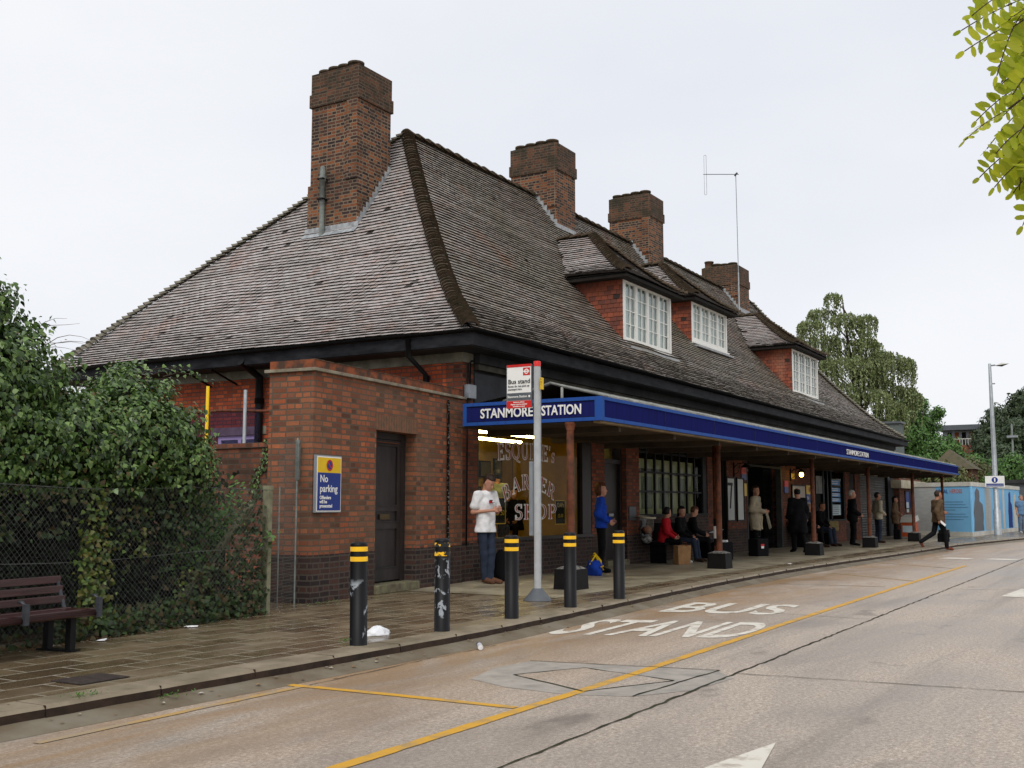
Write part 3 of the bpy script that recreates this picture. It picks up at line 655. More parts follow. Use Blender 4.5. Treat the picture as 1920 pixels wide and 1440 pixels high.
# dormers -------------------------------------------------------------
def dormer(d, curt):
    xa, xb, x0, x1, fy, zb, zt = (d[k] for k in ('xa', 'xb', 'wx0', 'wx1', 'fy', 'zb', 'zt'))
    ye = fy-.30; ez = zt+.03; W = xb-xa; hw = W/2
    pt = [p*hw/1.85 for p in DPT]; pz = [p for p in DPZ]
    above = lambda x, y, z: z > roofz(x, y)-.02
    V, F, TV = [], [], []
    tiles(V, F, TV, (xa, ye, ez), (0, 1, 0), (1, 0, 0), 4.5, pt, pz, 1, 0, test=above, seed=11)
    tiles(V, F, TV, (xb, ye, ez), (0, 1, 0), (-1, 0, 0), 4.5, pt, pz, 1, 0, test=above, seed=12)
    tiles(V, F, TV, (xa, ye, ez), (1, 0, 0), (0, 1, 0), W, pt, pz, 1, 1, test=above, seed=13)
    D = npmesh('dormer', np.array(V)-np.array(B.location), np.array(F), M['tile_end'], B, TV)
    ul = MB()
    for i in range(len(pt)-1):
        a, b_, za, zc = pt[i], pt[i+1], ez+pz[i]-.01, ez+pz[i+1]-.01
        ul.quad((xa+a, ye+a, za), (xb-a, ye+a, za), (xb-b_, ye+b_, zc), (xa+b_, ye+b_, zc))
        ul.quad((xa+a, ye+a, za), (xa+b_, ye+b_, zc), (xa+b_, ye+4.2, zc), (xa+a, ye+4.2, za)); ul.quad((xb-a, ye+a, za), (xb-b_, ye+b_, zc), (xb-b_, ye+4.2, zc), (xb-a, ye+4.2, za))
    ul.box(xa+.03, xb-.03, ye+.03, fy+2.4, ez-.10, ez-.02); ul.build('eaves_board', M['under'], D)
    for sx, xc in ((1, xa), (-1, xb)):
        bonnets([(xc+sx*t, ye+t, ez+z+.02) for t, z in zip(pt, pz)], .13, .115, 0, 'hip_tiles', D, M['ridge'])
    yr = ye+hw; ztop = ez+pz[-1]; yend = yr
    while roofz((xa+xb)/2, yend) < ztop+.03 and yend < 14.8: yend += .05
    bonnets([((xa+xb)/2, yr-.05, ztop+.0), ((xa+xb)/2, yend, ztop+.0)], .12, .33, 0, 'ridge_tiles', D, M['ridge'])
    # tile hung cheeks
    for xs_, sg in ((x0-.06, -1), (x1+.06, 1)):
        V, F, TV = [], [], []; r = random.Random(3)
        z = ez-.12; row = 0
        while z > zb-.5:
            y = fy-.02-(.08 if row % 2 else 0)
            while y < fy+2.2:
                if roofz(xs_, y+.08) < z+.06:
                    h = .016+r.uniform(-.003, .003); k = len(V); a, b_ = max(y, fy-.02), y+.158
                    jz = r.uniform(-.005, .005)
                    V += [(xs_+sg*h, a, z-.11+jz), (xs_+sg*h, b_, z-.11+jz), (xs_, b_, z+.03), (xs_, a, z+.03), (xs_, a, z-.11+jz), (xs_, b_, z-.11+jz)]
                    F += [(k, k+1, k+2, k+3), (k+4, k+5, k+1, k)]; q = r.random(); TV += [q, 2.0]  # cheek tile edges carry the same painted shadow line
                y += .165
            z -= .11; row += 1
        npmesh('cheek', np.array(V)-np.array(B.location), np.array(F), M['tile_hang'], D, TV)
    cb = MB(); cb.box(x0-.05, x0+.01, fy+.06, fy+2.2, zb-.25, ez-.1); cb.box(x1-.01, x1+.05, fy+.06, fy+2.2, zb-.25, ez-.1); cb.box(x0, x1, fy+1.2, fy+1.25, zb-.3, ez-.1); cb.build('cheek_board', M['under'], D)
    # window: frame, four casements
    f = MB(); f.box(x0-.05, x0+.05, fy-.03, fy+.06, zb, zt); f.box(x1-.05, x1+.05, fy-.03, fy+.06, zb, zt); f.box(x0+.051, x1-.051, fy-.03, fy+.06, zt-.08, zt); f.box(x0+.051, x1-.051, fy-.03, fy+.06, zb, zb+.09)
    f.box(x0-.08, x1+.08, fy-.09, fy+.05, zb-.05, zb-.001)
    n = 4; w_ = (x1-x0-.1)/n
    for k in range(1, n): xx = x0+.05+w_*k; f.box(xx-.035, xx+.035, fy-.02, fy+.055, zb+.091, zt-.081)
    rows = d['rows']
    for k in range(n):
        a = x0+.05+w_*k+.04; b_ = a+w_-.08; za, zc = zb+.09, zt-.08
        f.box(a, a+.035, fy-.015, fy+.03, za+.001, zc-.001); f.box(b_-.035, b_, fy-.015, fy+.03, za+.001, zc-.001); f.box(a+.036, b_-.036, fy-.015, fy+.03, za+.001, za+.05); f.box(a+.036, b_-.036, fy-.015, fy+.03, zc-.04, zc-.001)
        f.box((a+b_)/2-.011, (a+b_)/2+.011, fy-.008, fy+.02, za+.051, zc-.041)
        for j in range(1, rows): zz = za+.05+(zc-.04-za-.05)*j/rows; f.box(a+.036, b_-.036, fy-.006, fy+.018, zz-.011, zz+.011)
    f.build('window', M['whitepaint'], D)
    pn = MB(); pn.box(x0+.04, x1-.04, fy+.020, fy+.024, zb+.05, zt-.05); pn.build('pane', M['glass'], D)
    MB().box(x0+.05, x1-.05, fy+.10, fy+.11, zb, zt).build('curtain', M[curt], D)
    MB().box(x0-.08, x1+.08, fy-.24, fy-.04, zb-.17, zb-.12).build('lead_apron', M['lead'], D)
M['curtain_d'] = mat('dark_behind_glass', (.12, .15, .17), .8, (.35, .38, .38), 5, stretch=(3, 3, .5), lo=.42, hi=.58)
dormer(DORM[0], 'curtain'); dormer(DORM[1], 'curtain_w'); dormer(DORM[2], 'curtain_d')
# ================================================================== canopy
CY, CX0, CX1 = 7.30, 14.92, 48.6
K = thing('station_canopy', 'long blue fascia canopy on rusty columns along the front of the station', 'canopy', (CX0, CY, 0))
zt_, zb_ = 2.93, 2.56
f = MB()
# recessed navy panels within a lighter blue frame, side facing the camera first
f.box(CX0, CX0+.05, CY+.0, 9.82, zt_-.055, zt_, M['blue']); f.box(CX0, CX0+.05, CY+.0, 9.82, zb_, zb_+.055, M['blue'])
f.box(CX0-.004, CX0+.05, CY-.004, CY+.11, zb_+.0, zt_+.0, M['blue']); f.box(CX0, CX0+.05, 9.75, 9.82, zb_+.056, zt_-.056, M['blue'])
f.box(CX0+.018, CX0+.045, CY+.111, 9.749, zb_+.056, zt_-.056, M['navy'])
for zz in (zb_+.060, zt_-.068): f.box(CX0+.010, CX0+.017, CY+.125, 9.74, zz, zz+.006, M['black'])
f.box(CX0+.11, CX1, CY, CY+.05, zt_-.05, zt_, M['blue']); f.box(CX0+.11, CX1, CY, CY+.05, zb_, zb_+.055, M['blue'])
f.box(CX0+.051, CX0+.109, CY-.0035, CY+.05, zb_, zt_, M['blue'])
x = CX0+.13
while x < CX1-.1:
    e = min(x+2.4, CX1-.01); f.box(x+.004, e-.004, CY+.016, CY+.045, zb_+.056, zt_-.051, M['navy']); f.box(x-.004, x+.004, CY+.010, CY+.045, zb_+.056, zt_-.051, M['navy_dark']); x = e
f.box(CX1-.02, CX1, CY+.051, 9.9, zb_, zt_, M['blue'])
f.build('fascia', M['navy'], K)
M['gutter_y'] = mat('soffit_trim', (.30, .22, .10), .6, (.16, .10, .05), 2)
MB().box(CX0+.06, CX1-.05, CY+.052, CY+.16, zb_-.03, zb_+.02, M['gutter_y']).build('soffit_trim', M['gutter_y'], K)
text('STANMORE', .215, M['white'], K, (CX0-.002, 9.48, zb_+.115), (0, -1, 0), (0, 0, 1), fit=.98, bold=.004, depth=.004)
text('STATION', .215, M['white'], K, (CX0-.002, 8.345, zb_+.115), (0, -1, 0), (0, 0, 1), fit=.70, bold=.004, depth=.004)
text('STANMORE STATION', .20, M['white'], K, (29.9, CY-.002, zb_+.095), (1, 0, 0), (0, 0, 1), fit=2.5, bold=0, depth=.004)
s = MB(); s.box(CX0+.06, CX1-.03, CY+.17, WY-.17, zb_-.012, zb_+.012)
for x in np.arange(CX0+1.0, CX1, 2.3): s.box(x, x+.09, CY+.18, WY-.17, zb_-.11, zb_-.013)
s.build('soffit', M['soffit'], K)
M['canopy_glazing'] = mat('dirty_roof_glazing', (.075, .08, .075), .5, (.035, .036, .032), 1.4, spec=.25, detail=7)
M['bar'] = mat('glazing_bar', (.34, .34, .31), .6, (.16, .16, .14), 5)
gy0, gz0, gy1, gz1 = CY+.12, zt_+.02, 8.40, 3.20
g = MB(); g.quad((CX0+.5, gy0, gz0), (CX1-.1, gy0, gz0), (CX1-.1, gy1, gz1), (CX0+.5, gy1, gz1)); g.quad((CX0+.5, gy1, gz1), (CX1-.1, gy1, gz1), (CX1-.1, WY-.17, 2.97), (CX0+.5, WY-.17, 2.97)); g.build('roof_glazing', M['canopy_glazing'], K)
g = MB(); dn = Vector((0, gy1-gy0, gz1-gz0)).normalized(); 
for x in np.arange(CX0+.5, CX1-.1, .55):
    g.tube([(x, gy0-.03, gz0+.022), (x, gy1, gz1+.022)], .014, 4, smooth=False)
g.tube([(CX0+.45, gy1, gz1+.03), (CX1-.1, gy1, gz1+.03)], .018, 6); g.tube([(CX0+.45, gy0-.03, gz0+.0), (CX1-.1, gy0-.03, gz0)], .02, 6)
g.tube([(CX0+.42, gy0, gz0+.02), (CX0+.42, gy1, gz1+.03)], .022, 4); g.tube([(CX0+.42, gy1, gz1+.03), (CX0+.42, 9.3, 2.97)], .03, 4); g.tube([(CX0+.42, gy1-.2, gz0-.0), (CX0+.42, gy1-.2, gz1-.05)], .025, 4)
g.build('glazing_bars', M['bar'], K)
COLX = [14.75, 21.25, 28.25, 34.5, 41.4, 47.6]
def column(x, y, b=True):
    c = MB(); c.tube([(x, y, .30), (x, y, 1.2), (x, y, zb_-.06)], [.060, .060, .056], 14); c.lathe([(.060, -.14), (.085, -.05), (.085, -.012)], 14, c=(x, y, zb_))
    c = c.build('column', M['rust'], K)
    h = .2
    if b:
        q = MB(); q.add([(x-h, y-h, .004), (x+h, y-h, .004), (x+h, y+h, .004), (x-h, y+h, .004), (x-h+.015, y-h+.015, .31), (x+h-.015, y-h+.015, .31), (x+h-.015, y+h-.015, .31), (x-h+.015, y+h-.015, .31)],
              [(0, 1, 5, 4), (1, 2, 6, 5), (2, 3, 7, 6), (3, 0, 4, 7)], M['block'])
        q.add([(x-h+.015, y-h+.015, .31), (x+h-.015, y-h+.015, .31), (x+h-.015, y+h-.015, .31), (x-h+.015, y+h-.015, .31), (x-.08, y-.08, .355), (x+.08, y-.08, .355), (x+.08, y+.08, .355), (x-.08, y+.08, .355)],
              [(4, 5, 6, 7), (0, 1, 5, 4), (1, 2, 6, 5), (2, 3, 7, 6), (3, 0, 4, 7)], M['blocktop'])
        q.build('base_block', M['block'], c)
    return c
for x in COLX: column(x+.2, 7.85)
dp_ = MB(); dp_.tube([(21.75, 8.02, .004), (21.75, 8.02, zb_-.05)], .055, 12, M['rust'])
for z0, z1, m in ((.45, .6, 'black'), (.6, .85, 'white'), (.85, 1.0, 'black')): dp_.tube([(21.75, 8.02, z0), (21.75, 8.02, z1)], .058, 12, M[m])
dp_.build('rainwater_pipe', M['rust'], K)
def lantern(x, lit):
    y = WY-.02; a = MB(); a.tube([(x, y, 2.30), (x, y-.12, 2.42), (x, y-.30, 2.44), (x, y-.36, 2.40)], .013, 6); a.tube([(x, y, 2.1), (x, y-.14, 2.2), (x, y-.2, 2.42)], .009, 6)
    a.lathe([(.03, .03), (.05, 0), (.14, -.07), (.15, -.085), (.13, -.08), (.02, -.01)], 12, c=(x, y-.36, 2.40)); a.tube([(x, y-.012, 2.05), (x, y-.012, 2.45)], .02, 6)
    a = a.build('wall_lantern', M['black'], None, label='wall lantern with its lamp lit beside the entrance' if lit else 'unlit wall lantern behind the rusty column left of the entrance', cat='lantern', group='wall lanterns by the entrance', loc=(x, y, 2.05))
    for v in a.data.vertices: v.co -= Vector((x, y, 2.05))
    b = MB(); b.lathe([(.02, 0), (.055, -.04), (.07, -.10), (.045, -.15), (.01, -.17)], 12, c=(0, -.36, .29))
    b.build('bulb' if lit else 'globe', M['bulb'] if lit else M['glass'], a, local=True)
lantern(28.9, False); lantern(34.2, True)

# ================================================================== shopfronts (parts of the building)
# barber shop window
f = MB(); x0, x1, zb, zt = 15.9, 20.27, DZ, 2.72; y = WY+.05
f.box(x0, x0+.07, y-.02, y+.06, zb+.06, zt); f.box(19.42, 19.50, y-.02, y+.06, zb+.06, zt); f.box(x1-.40, x1-.0, y-.04, y+.08, zb+.06, 2.99); f.box(x0+.071, 19.419, y-.018, y+.058, zt-.05, zt); f.box(19.501, x1-.401, y-.018, y+.058, zt-.05, zt)
f.box(x0, x1, y+.02, y+.30, zt+.001, 2.99); f.box(x0-.0, x1, y-.10, y+.10, zb+.001, zb+.06)
f = f.build('shop_window', M['wood_dark'], B)
MB().box(x0+.06, x1-.39, y+.02, y+.026, zb+.05, zt-.03).build('pane', M['glass_shop'], f)
MB().box(19.52, x1-.42, y+.10, y+.12, zb+.06, zt-.06).build('blind', mat('yellow_blind', (.38, .30, .12), .8), f)
# serif shop lettering on the glass
SER = {}
def _s(l, *st): SER[l] = st
T_, t_ = .15, .055     # thick and thin strokes in units of the letter height
def bar(x0, y0, x1, y1, w0, w1=None):
    w1 = w0 if w1 is None else w1; dx, dy = x1-x0, y1-y0; l = math.hypot(dx, dy) or 1; nx, ny = -dy/l/2, dx/l/2
    return [(x0+nx*w0, y0+ny*w0), (x0-nx*w0, y0-ny*w0), (x1-nx*w1, y1-ny*w1), (x1+nx*w1, y1+ny*w1)]
def arc(cx_, cy_, rx, ry, a0, a1, wa, wb, n=12):
    out = []
    P = [(cx_+rx*math.cos(R(a0+(a1-a0)*i/n)), cy_+ry*math.sin(R(a0+(a1-a0)*i/n)), a0+(a1-a0)*i/n) for i in range(n+1)]
    for (xa, ya, aa), (xb, yb, ab) in zip(P[:-1], P[1:]):
        w_ = lambda a: wb+(wa-wb)*abs(math.cos(R(a))); out.append(bar(xa, ya, xb, yb, w_(aa), w_(ab)))
    return out
vs_ = lambda x: [bar(x, 0, x, 1, T_), bar(x-.14, .02, x+.14, .02, .05), bar(x-.14, .98, x+.14, .98, .05)]
_s('E', .68, vs_(.18)+[bar(.18, .97, .6, .97, .05), bar(.6, 1, .6, .78, .05), bar(.2, .5, .48, .5, .05), bar(.48, .6, .48, .4, .04), bar(.18, .03, .64, .03, .05), bar(.64, 0, .64, .24, .05)])
_s('B', .76, vs_(.18)+arc(.34, .74, .22, .235, 90, -90, T_, t_)+arc(.36, .265, .27, .24, 90, -90, T_, t_)+[bar(.18, .97, .36, .97, t_), bar(.18, .5, .36, .5, t_), bar(.18, .03, .38, .03, t_)])
_s('R', .8, vs_(.18)+arc(.36, .73, .23, .245, 90, -90, T_, t_)+[bar(.18, .97, .38, .97, t_), bar(.18, .49, .38, .49, t_), bar(.40, .5, .68, .02, .13), bar(.60, .02, .80, .02, .05)])
_s('P', .72, vs_(.18)+arc(.36, .71, .25, .265, 90, -90, T_, t_)+[bar(.18, .97, .38, .97, t_), bar(.18, .45, .38, .45, t_)])
_s('I', .4, vs_(.18)); _s('H', .88, vs_(.18)+vs_(.66)+[bar(.2, .5, .66, .5, t_)])
_s('U', .84, [bar(.18, .98, .18, .3, T_), bar(.64, .98, .64, .3, .07), bar(.04, .98, .32, .98, .05), bar(.53, .98, .76, .98, .05)]+arc(.41, .31, .23, .29, 180, 360, .12, .08))
_s('O', .88, arc(.42, .5, .35, .48, 0, 360, T_, .045, 26)); _s('Q', .88, arc(.42, .5, .35, .48, 0, 360, T_, .045, 26)+[bar(.36, .12, .56, -.10, .09), bar(.56, -.10, .84, -.20, .09, .03)])
_s('A', .84, [bar(.10, .02, .40, 1, .055), bar(.40, 1, .70, .02, .15), bar(.2, .36, .6, .36, .05), bar(.0, .02, .22, .02, .05), bar(.58, .02, .82, .02, .05)])
_s('S', .62, arc(.32, .74, .21, .235, 60, 270, .12, .06, 12)+arc(.31, .265, .23, .245, 90, -130, .13, .07, 12)+[bar(.52, 1.0, .52, .76, .05), bar(.10, .0, .10, .26, .05)])
_s("'", .24, [bar(.12, 1, .10, .74, .1, .03)])
def seriftext(s, O, h, path=None, scale=1.0):
    """O start in (x,z) on the glass; path(u)->(dx,dz,angle)"""
    yy = WY+.065; u = 0
    M['let_red'] = M.get('let_red') or mat('dark_red_lettering', (.40, .06, .05), .6)
    cnt = 0
    for ch in s:
        lm = MB(); cnt = 0; sc = h*(0.62 if ch == 's' else 1.0); w_, st = SER[ch.upper()]
        dx, dz, an = path(u+w_*sc*scale/2) if path else (u+w_*sc*scale/2, 0, 0)
        ca, sa = math.cos(an), math.sin(an)
        for grp, mc, dil, yo in ((st, M['white'], .034, .0), (st, M['let_red'], -.020, -.004)):
            for pg in grp:
                cx_ = sum(p[0] for p in pg)/4; cy_ = sum(p[1] for p in pg)/4; vs = []; cnt += 1
                e1 = math.hypot(pg[2][0]-pg[1][0], pg[2][1]-pg[1][1]); e2 = math.hypot(pg[1][0]-pg[0][0], pg[1][1]-pg[0][1])
                if dil < 0 and e2 < .058: continue
                a = ((pg[2][0]-pg[1][0])/(e1 or 1), (pg[2][1]-pg[1][1])/(e1 or 1)); b_ = ((pg[1][0]-pg[0][0])/(e2 or 1), (pg[1][1]-pg[0][1])/(e2 or 1))
                for i, (px, py) in enumerate(pg):
                    sa_ = (-1, -1, 1, 1)[i]*(dil if dil > 0 else 0.012); sb = (-1, 1, 1, -1)[i]*dil
                    qx = px+a[0]*sa_+b_[0]*sb; qy = py+a[1]*sa_+b_[1]*sb
                    lx = (qx-w_/2)*sc*scale; lz = qy*sc; vs.append((O[0]+dx+lx*ca-lz*sa, yy+yo-.00002*cnt, O[1]+dz+lx*sa+lz*ca))
                lm.quad(*vs, m=mc)
        lm.build('shop_letter', M['white'], f); u += (w_+.10)*sc*scale
def putser(s, O, h, path=None, scale=1.0):
    seriftext(s, O, h, path, scale)
def arcpath(r, tot): 
    def p(u):
        a = (u-tot/2)/r; return (tot/2+r*math.sin(a), r*math.cos(a)-r, -a)
    return p
putser("ESQUIRE's", (16.66, 2.13), .30, arcpath(14, 2.4), 1.12)
putser('BARBER', (16.85, 1.58), .27, arcpath(1.95, 2.0), 1.38)
putser('SHOP', (17.25, 1.02), .27, None, 1.75)
# shop interior
s = MB(); s.quad((15.9, 13.2, .3), (22.2, 13.2, .3), (22.2, 13.2, 2.93), (15.9, 13.2, 2.93)); s.quad((15.88, 10.5, .3), (15.88, 13.2, .3), (15.88, 13.2, 2.93), (15.88, 10.5, 2.93)); s.quad((22.22, 10.5, .3), (22.22, 13.2, .3), (22.22, 13.2, 2.93), (22.22, 10.5, 2.93)); s.quad((15.9, 10.5, 2.92), (22.2, 10.5, 2.92), (22.2, 13.2, 2.92), (15.9, 13.2, 2.92)); s.quad((20.3, 10.52, .3), (22.2, 10.52, .3), (22.2, 10.52, 2.92), (20.3, 10.52, 2.92))
s.build('shop_interior', M['shop_wall'], B); MB().quad((15.9, 10.5, .3), (22.2, 10.5, .3), (22.2, 13.2, .3), (15.9, 13.2, .3)).build('shop_floor', M['shop_floor'], B)
for (a, b_) in (((17.1, 11.0, 2.66), (19.35, 11.0, 2.66)), ((18.5, 11.8, 2.62), (20.2, 11.8, 2.62))):
    MB().tube([a, b_], .03, 8).build('strip_light', M['tube'], B)
rp = random.Random(4); pcols = [(.12, .10, .07), (.3, .28, .22), (.08, .07, .06), (.22, .17, .1)]
for i, (x, z, w_, h) in enumerate([(18.9, 1.8, .6, .5), (19.6, 1.9, .4, .38), (20.15, 1.85, .38, .5), (18.8, 1.2, .5, .4), (20.7, 1.9, .45, .38), (21.3, 1.8, .35, .55), (21.1, 1.3, .45, .35), (20.4, 1.25, .35, .45)]):
    p = MB(); p.box(x, x+w_, 13.15, 13.19, z, z+h, M['black']).box(x+.03, x+w_-.03, 13.14, 13.149, z+.03, z+h-.03, mat('print', pcols[i % 4], .5, tuple(c*.3 for c in pcols[(i+1) % 4]), 5)); p.build('picture', M['black'], None, label=None)
def winposter(x0, x1, z0, z1, lines, m='yellow'):
    p = MB(); yy = WY+.090; fr = .018
    for q in ((x0, x1, z0, z0+fr), (x0, x1, z1-fr, z1), (x0, x0+fr, z0+fr, z1-fr), (x1-fr, x1, z0+fr, z1-fr)): p.box(q[0], q[1], yy, yy+.004, q[2], q[3], M[m])
    p.box(x0+fr, x1-fr, yy+.005, yy+.008, z0+fr, z1-fr, M['black_matt']); p = p.build('window_poster', M[m], f)
    for s_, z, sz in lines: text(s_, sz, M[m], p, ((x0+x1)/2, yy-.001, z), (1, 0, 0), (0, 0, 1), align='CENTER', depth=.001)
winposter(16.60, 16.98, .94, 1.42, [('£7.50', 1.10, .13)]); winposter(18.85, 19.28, .90, 1.38, [('OAPs', 1.24, .12), ('£5.00', 1.04, .10)])
MB().add([(16.55+.22*math.cos(a), WY+.102, 1.34+.16*math.sin(a)) for a in np.linspace(0, 6.28, 17)[:-1]], [tuple(range(16))]).build('window_sticker', mat('pale_sticker', (.38, .5, .6), .5), f)

# door between the piers
d = MB(); x0, x1 = 20.88, 21.97; y = WY+.16
d.box(x0, x0+.10, y-.05, y+.1, 0.02, 2.99); d.box(x1-.10, x1, y-.05, y+.1, .02, 2.99); d.box(x0+.101, x1-.101, y-.05, y+.1, 2.18, 2.27); d.box(x0+.101, x1-.101, y-.05, y+.1, 2.85, 2.99)
d.box(x0+.101, x1-.101, y+.02, y+.06, .12, 2.179); d.box(x0+.22, x1-.22, y-.0, y+.019, .3, 1.0); d.box(x0+.22, x1-.22, y-.0, y+.019, 1.15, 2.05); d.box(x0, x1, WY-.06, y+.1, .001, .119, M['step'])
d.box(x0+.5, x0+.72, y-.02, y-.001, 1.04, 1.10, M['steelgrey'])
d = d.build('door', M['wood_dark'], B); q = MB(); q.box(x0+.1, x1-.1, y+.03, y+.036, 2.27, 2.85); q.build('fanlight', M['glass'], d); MB().box(x0+.15, x0+.7, y+.3, y+.31, 2.3, 2.8).build('blind', M['curtain'], d)
# tall window with iron glazing bars
x0, x1, zb, zt = 22.65, 26.95, 1.03, 2.99; y = WY+.06
g = MB(); n = 8
for k in range(n+1): xx = x0+.02+(x1-x0-.30)*k/n; g.box(xx-.028, xx+.028, y-.02, y+.03, zb+.04, zt)
for z in (1.42+.18, 2.04, 2.50): g.box(x0, x1-.28, y-.012, y+.024, z-.022, z+.022)
g.box(x0, x1, y-.08, y+.10, zb+.001, zb+.05); g.box(x1-.28, x1, y-.04, y+.2, zb+.051, zt)
g = g.build('tall_window', M['black'], B); MB().box(x0, x1-.28, y+.026, y+.031, zb+.04, zt).build('pane', M['glass_shop'], g)
M['blind_w'] = mat('white_window_panel', (.60, .66, .56), .8, (.44, .53, .43), 1.6, stretch=(3, 1, 1)); M['blind_b'] = mat('blue_panel', (.30, .38, .42), .8, (.2, .27, .3), 4)
b_ = MB(); b_.box(x0+.1, x1-.35, y+.18, y+.19, zb+.04, 2.36)
for k, (a, c_) in enumerate(((23.3, 23.9), (24.3, 24.9), (25.5, 26.0))): b_.box(a, c_, y+.165, y+.179, 1.2, 1.95, M['blind_b'])
b_.box(23.2, 24.6, y+.17, y+.18, 2.05, 2.14, M['panelgrey']); b_.box(25.3, 26.3, y+.17, y+.18, 2.0, 2.08, M['panelgrey'])
b_.build('window_display', M['blind_w'], g)
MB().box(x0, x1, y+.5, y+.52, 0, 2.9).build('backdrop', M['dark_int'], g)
# entrance with iron valance and folded lattice gate
e = MB(); x0, x1 = 30.0, 33.35; y = WY+.02
e.box(x0, x0+.12, y-.03, y+.14, 0, 2.99); e.box(x1-.12, x1, y-.03, y+.14, 0, 2.99, M['postgrey']); e.box(x0+.121, x1-.121, y-.03, y+.10, 2.40, 2.46)
for k in range(16):
    xx = x0+.2+k*.19; e.tube([(xx, y, 2.46), (xx+.03, y, 2.52), (xx+.09, y, 2.54), (xx+.13, y, 2.47)], .014, 5); e.tube([(xx, y, 2.46), (xx, y, 2.62)], .012, 5)
for k in range(9): xx = x1-.95+k*.1; e.tube([(xx, y+.25, .02), (xx, y+.25, 2.38)], .010, 5); 
for k in range(8):
    for z in np.arange(.1, 2.2, .3): e.tube([(x1-.95+k*.1, y+.25, z), (x1-.85+k*.1, y+.25, z+.28)], .006, 4)
e.build('entrance_gate', M['black'], B)
text('WAY OUT', .10, M['yellow'], B, (30.45, WY+1.5, 2.05), (1, 0, 0), (0, 0, 1), name='entrance_lettering'); MB().box(30.35, 31.1, WY+1.52, WY+1.56, 1.9, 2.2).build('entrance_sign_board', M['black'], B)
# dark shopfront with notices
s = MB(); x0, x1 = 37.0, 41.15; y = WY+.05
for xx in (x0, x0+1.2, x0+1.75, x1-1.9, x1-.12): s.box(xx, xx+.12, y-.03, y+.06, .751, 2.5)
s.box(x0, x1, y-.02, y+.05, 2.501, 2.60); s.box(x0, x1, y+.03, y+.05, 2.601, 2.99)
for k in range(14): s.box(x0+.1+k*.3, x0+.2+k*.3, y-.01, y+.029, 2.63, 2.9, M['steelgrey'])
s.box(x0, x1, y-.10, y+.1, .752, .80); s = s.build('shopfront', M['black'], B); MB().box(x0+.01, x1-.01, y+.02, y+.024, .80, 2.5).build('pane', M['glass_shop'], s)
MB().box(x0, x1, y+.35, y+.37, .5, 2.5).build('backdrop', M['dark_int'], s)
M['pblue'] = mat('blue_notice', (.16, .34, .62), .6, (.12, .28, .55), 4); M['pwhite'] = mat('pale_notice', (.55, .68, .70), .6, (.5, .62, .66), 4)
for z0, z1, m in ((2.02, 2.2, 'pblue'), (1.78, 1.93, 'pblue'), (1.6, 1.74, 'pblue'), (1.42, 1.56, 'pblue'), (.95, 1.32, 'pwhite')):
    p = MB(); p.box(39.35, 40.6, y-.004, y+.0, z0, z1, M[m])
    for k in range(2 if m == 'pblue' else 5): zz = z0+(z1-z0)*(k+.6)/(2.4 if m == 'pblue' else 5.4); p.box(39.42, 40.3+.05*(k % 3), y-.007, y-.0045, zz, zz+.022, M['white'] if m == 'pblue' else M['panelgrey'])
    p.build('window_notice', M[m], s)
MB().box(37.4, 38.3, y-.004, y, 1.7, 2.3).build('window_notice', mat('faded_poster', (.3, .28, .24), .7, (.1, .12, .14), 3), s)
# roller shutter
s = MB(); x0, x1 = 43.5, 48.4; z = .01
while z < 2.5: s.add([(x0, WY+.12, z), (x1, WY+.12, z), (x1, WY+.09, z+.05), (x0, WY+.09, z+.05), (x1, WY+.12, z+.098), (x0, WY+.12, z+.098)], [(0, 1, 2, 3), (3, 2, 4, 5)]); z += .1
s.build('roller_shutter', mat('shutter_grey', (.15, .145, .135), .5, (.10, .095, .09), 3), B)
MB().box(x0-.0, x1, WY-.0, WY+.3, 2.505, 2.99, M['cream']).build('shutter_box', mat('shutter_box', (.10, .09, .07), .6), B); MB().box(48.4, 48.75, WY-.02, WY+.25, 0, 2.99).build('door_post', M['black'], B)
# far annexe beyond the shutters
a = MB(); a.box(49.6, 54.5, 9.9, 13, 0, 2.5, M['brick_red']); a.box(49.0, 54.7, 9.7, 13.1, 2.05, 2.40, M['cream']); a.box(48.76, 49.58, WY-.02, WY+.2, 0, 2.99, M['darkwall'])
a = a.build('side_annexe', M['brick_red'], B); 

# notices and posters on the piers --------------------------------------------------
def noticeboard(name, x0, x1, z0, z1, face, label, cat, frame='black', y=WY, group=None):
    t = thing(name, label, cat, ((x0+x1)/2, y, z0), group=group); f_ = MB(); fr = .04
    f_.box(x0, x1, y-.05, y-.005, z0, z0+fr); f_.box(x0, x1, y-.05, y-.005, z1-fr, z1); f_.box(x0, x0+fr, y-.05, y-.005, z0+fr+.001, z1-fr-.001); f_.box(x1-fr, x1, y-.05, y-.005, z0+fr+.001, z1-fr-.001)
    f_.build('frame', M[frame], t); MB().box(x0+fr, x1-fr, y-.028, y-.006, z0+fr, z1-fr).build('poster', face, t); return t
M['paper'] = mat('white_paper', (.62, .65, .62), .5, (.55, .58, .56), 3)
M['map'] = mat('pink_map', (.55, .40, .36), .6, (.48, .50, .40), 7, lo=.4, hi=.6)
t = noticeboard('poster_frame', 28.3, 28.95, .85, 2.05, M['paper'], 'black framed white poster with a tall black figure seven left of the column', 'poster')
q = MB(); q.box(28.40, 28.78, WY-.034, WY-.029, 1.82, 1.90); q.prism([(0, 0), (.1, 0), (.24, .62), (.14, .62)], 0, .004, T=Matrix.Translation((28.50, WY-.031, 1.2)) @ Matrix.Rotation(R(90), 4, 'X')); q.build('lettering', M['black'], t)
noticeboard('poster_frame', 29.1, 29.7, .85, 2.05, M['paper'], 'plain white poster panel between the column and the entrance', 'poster')
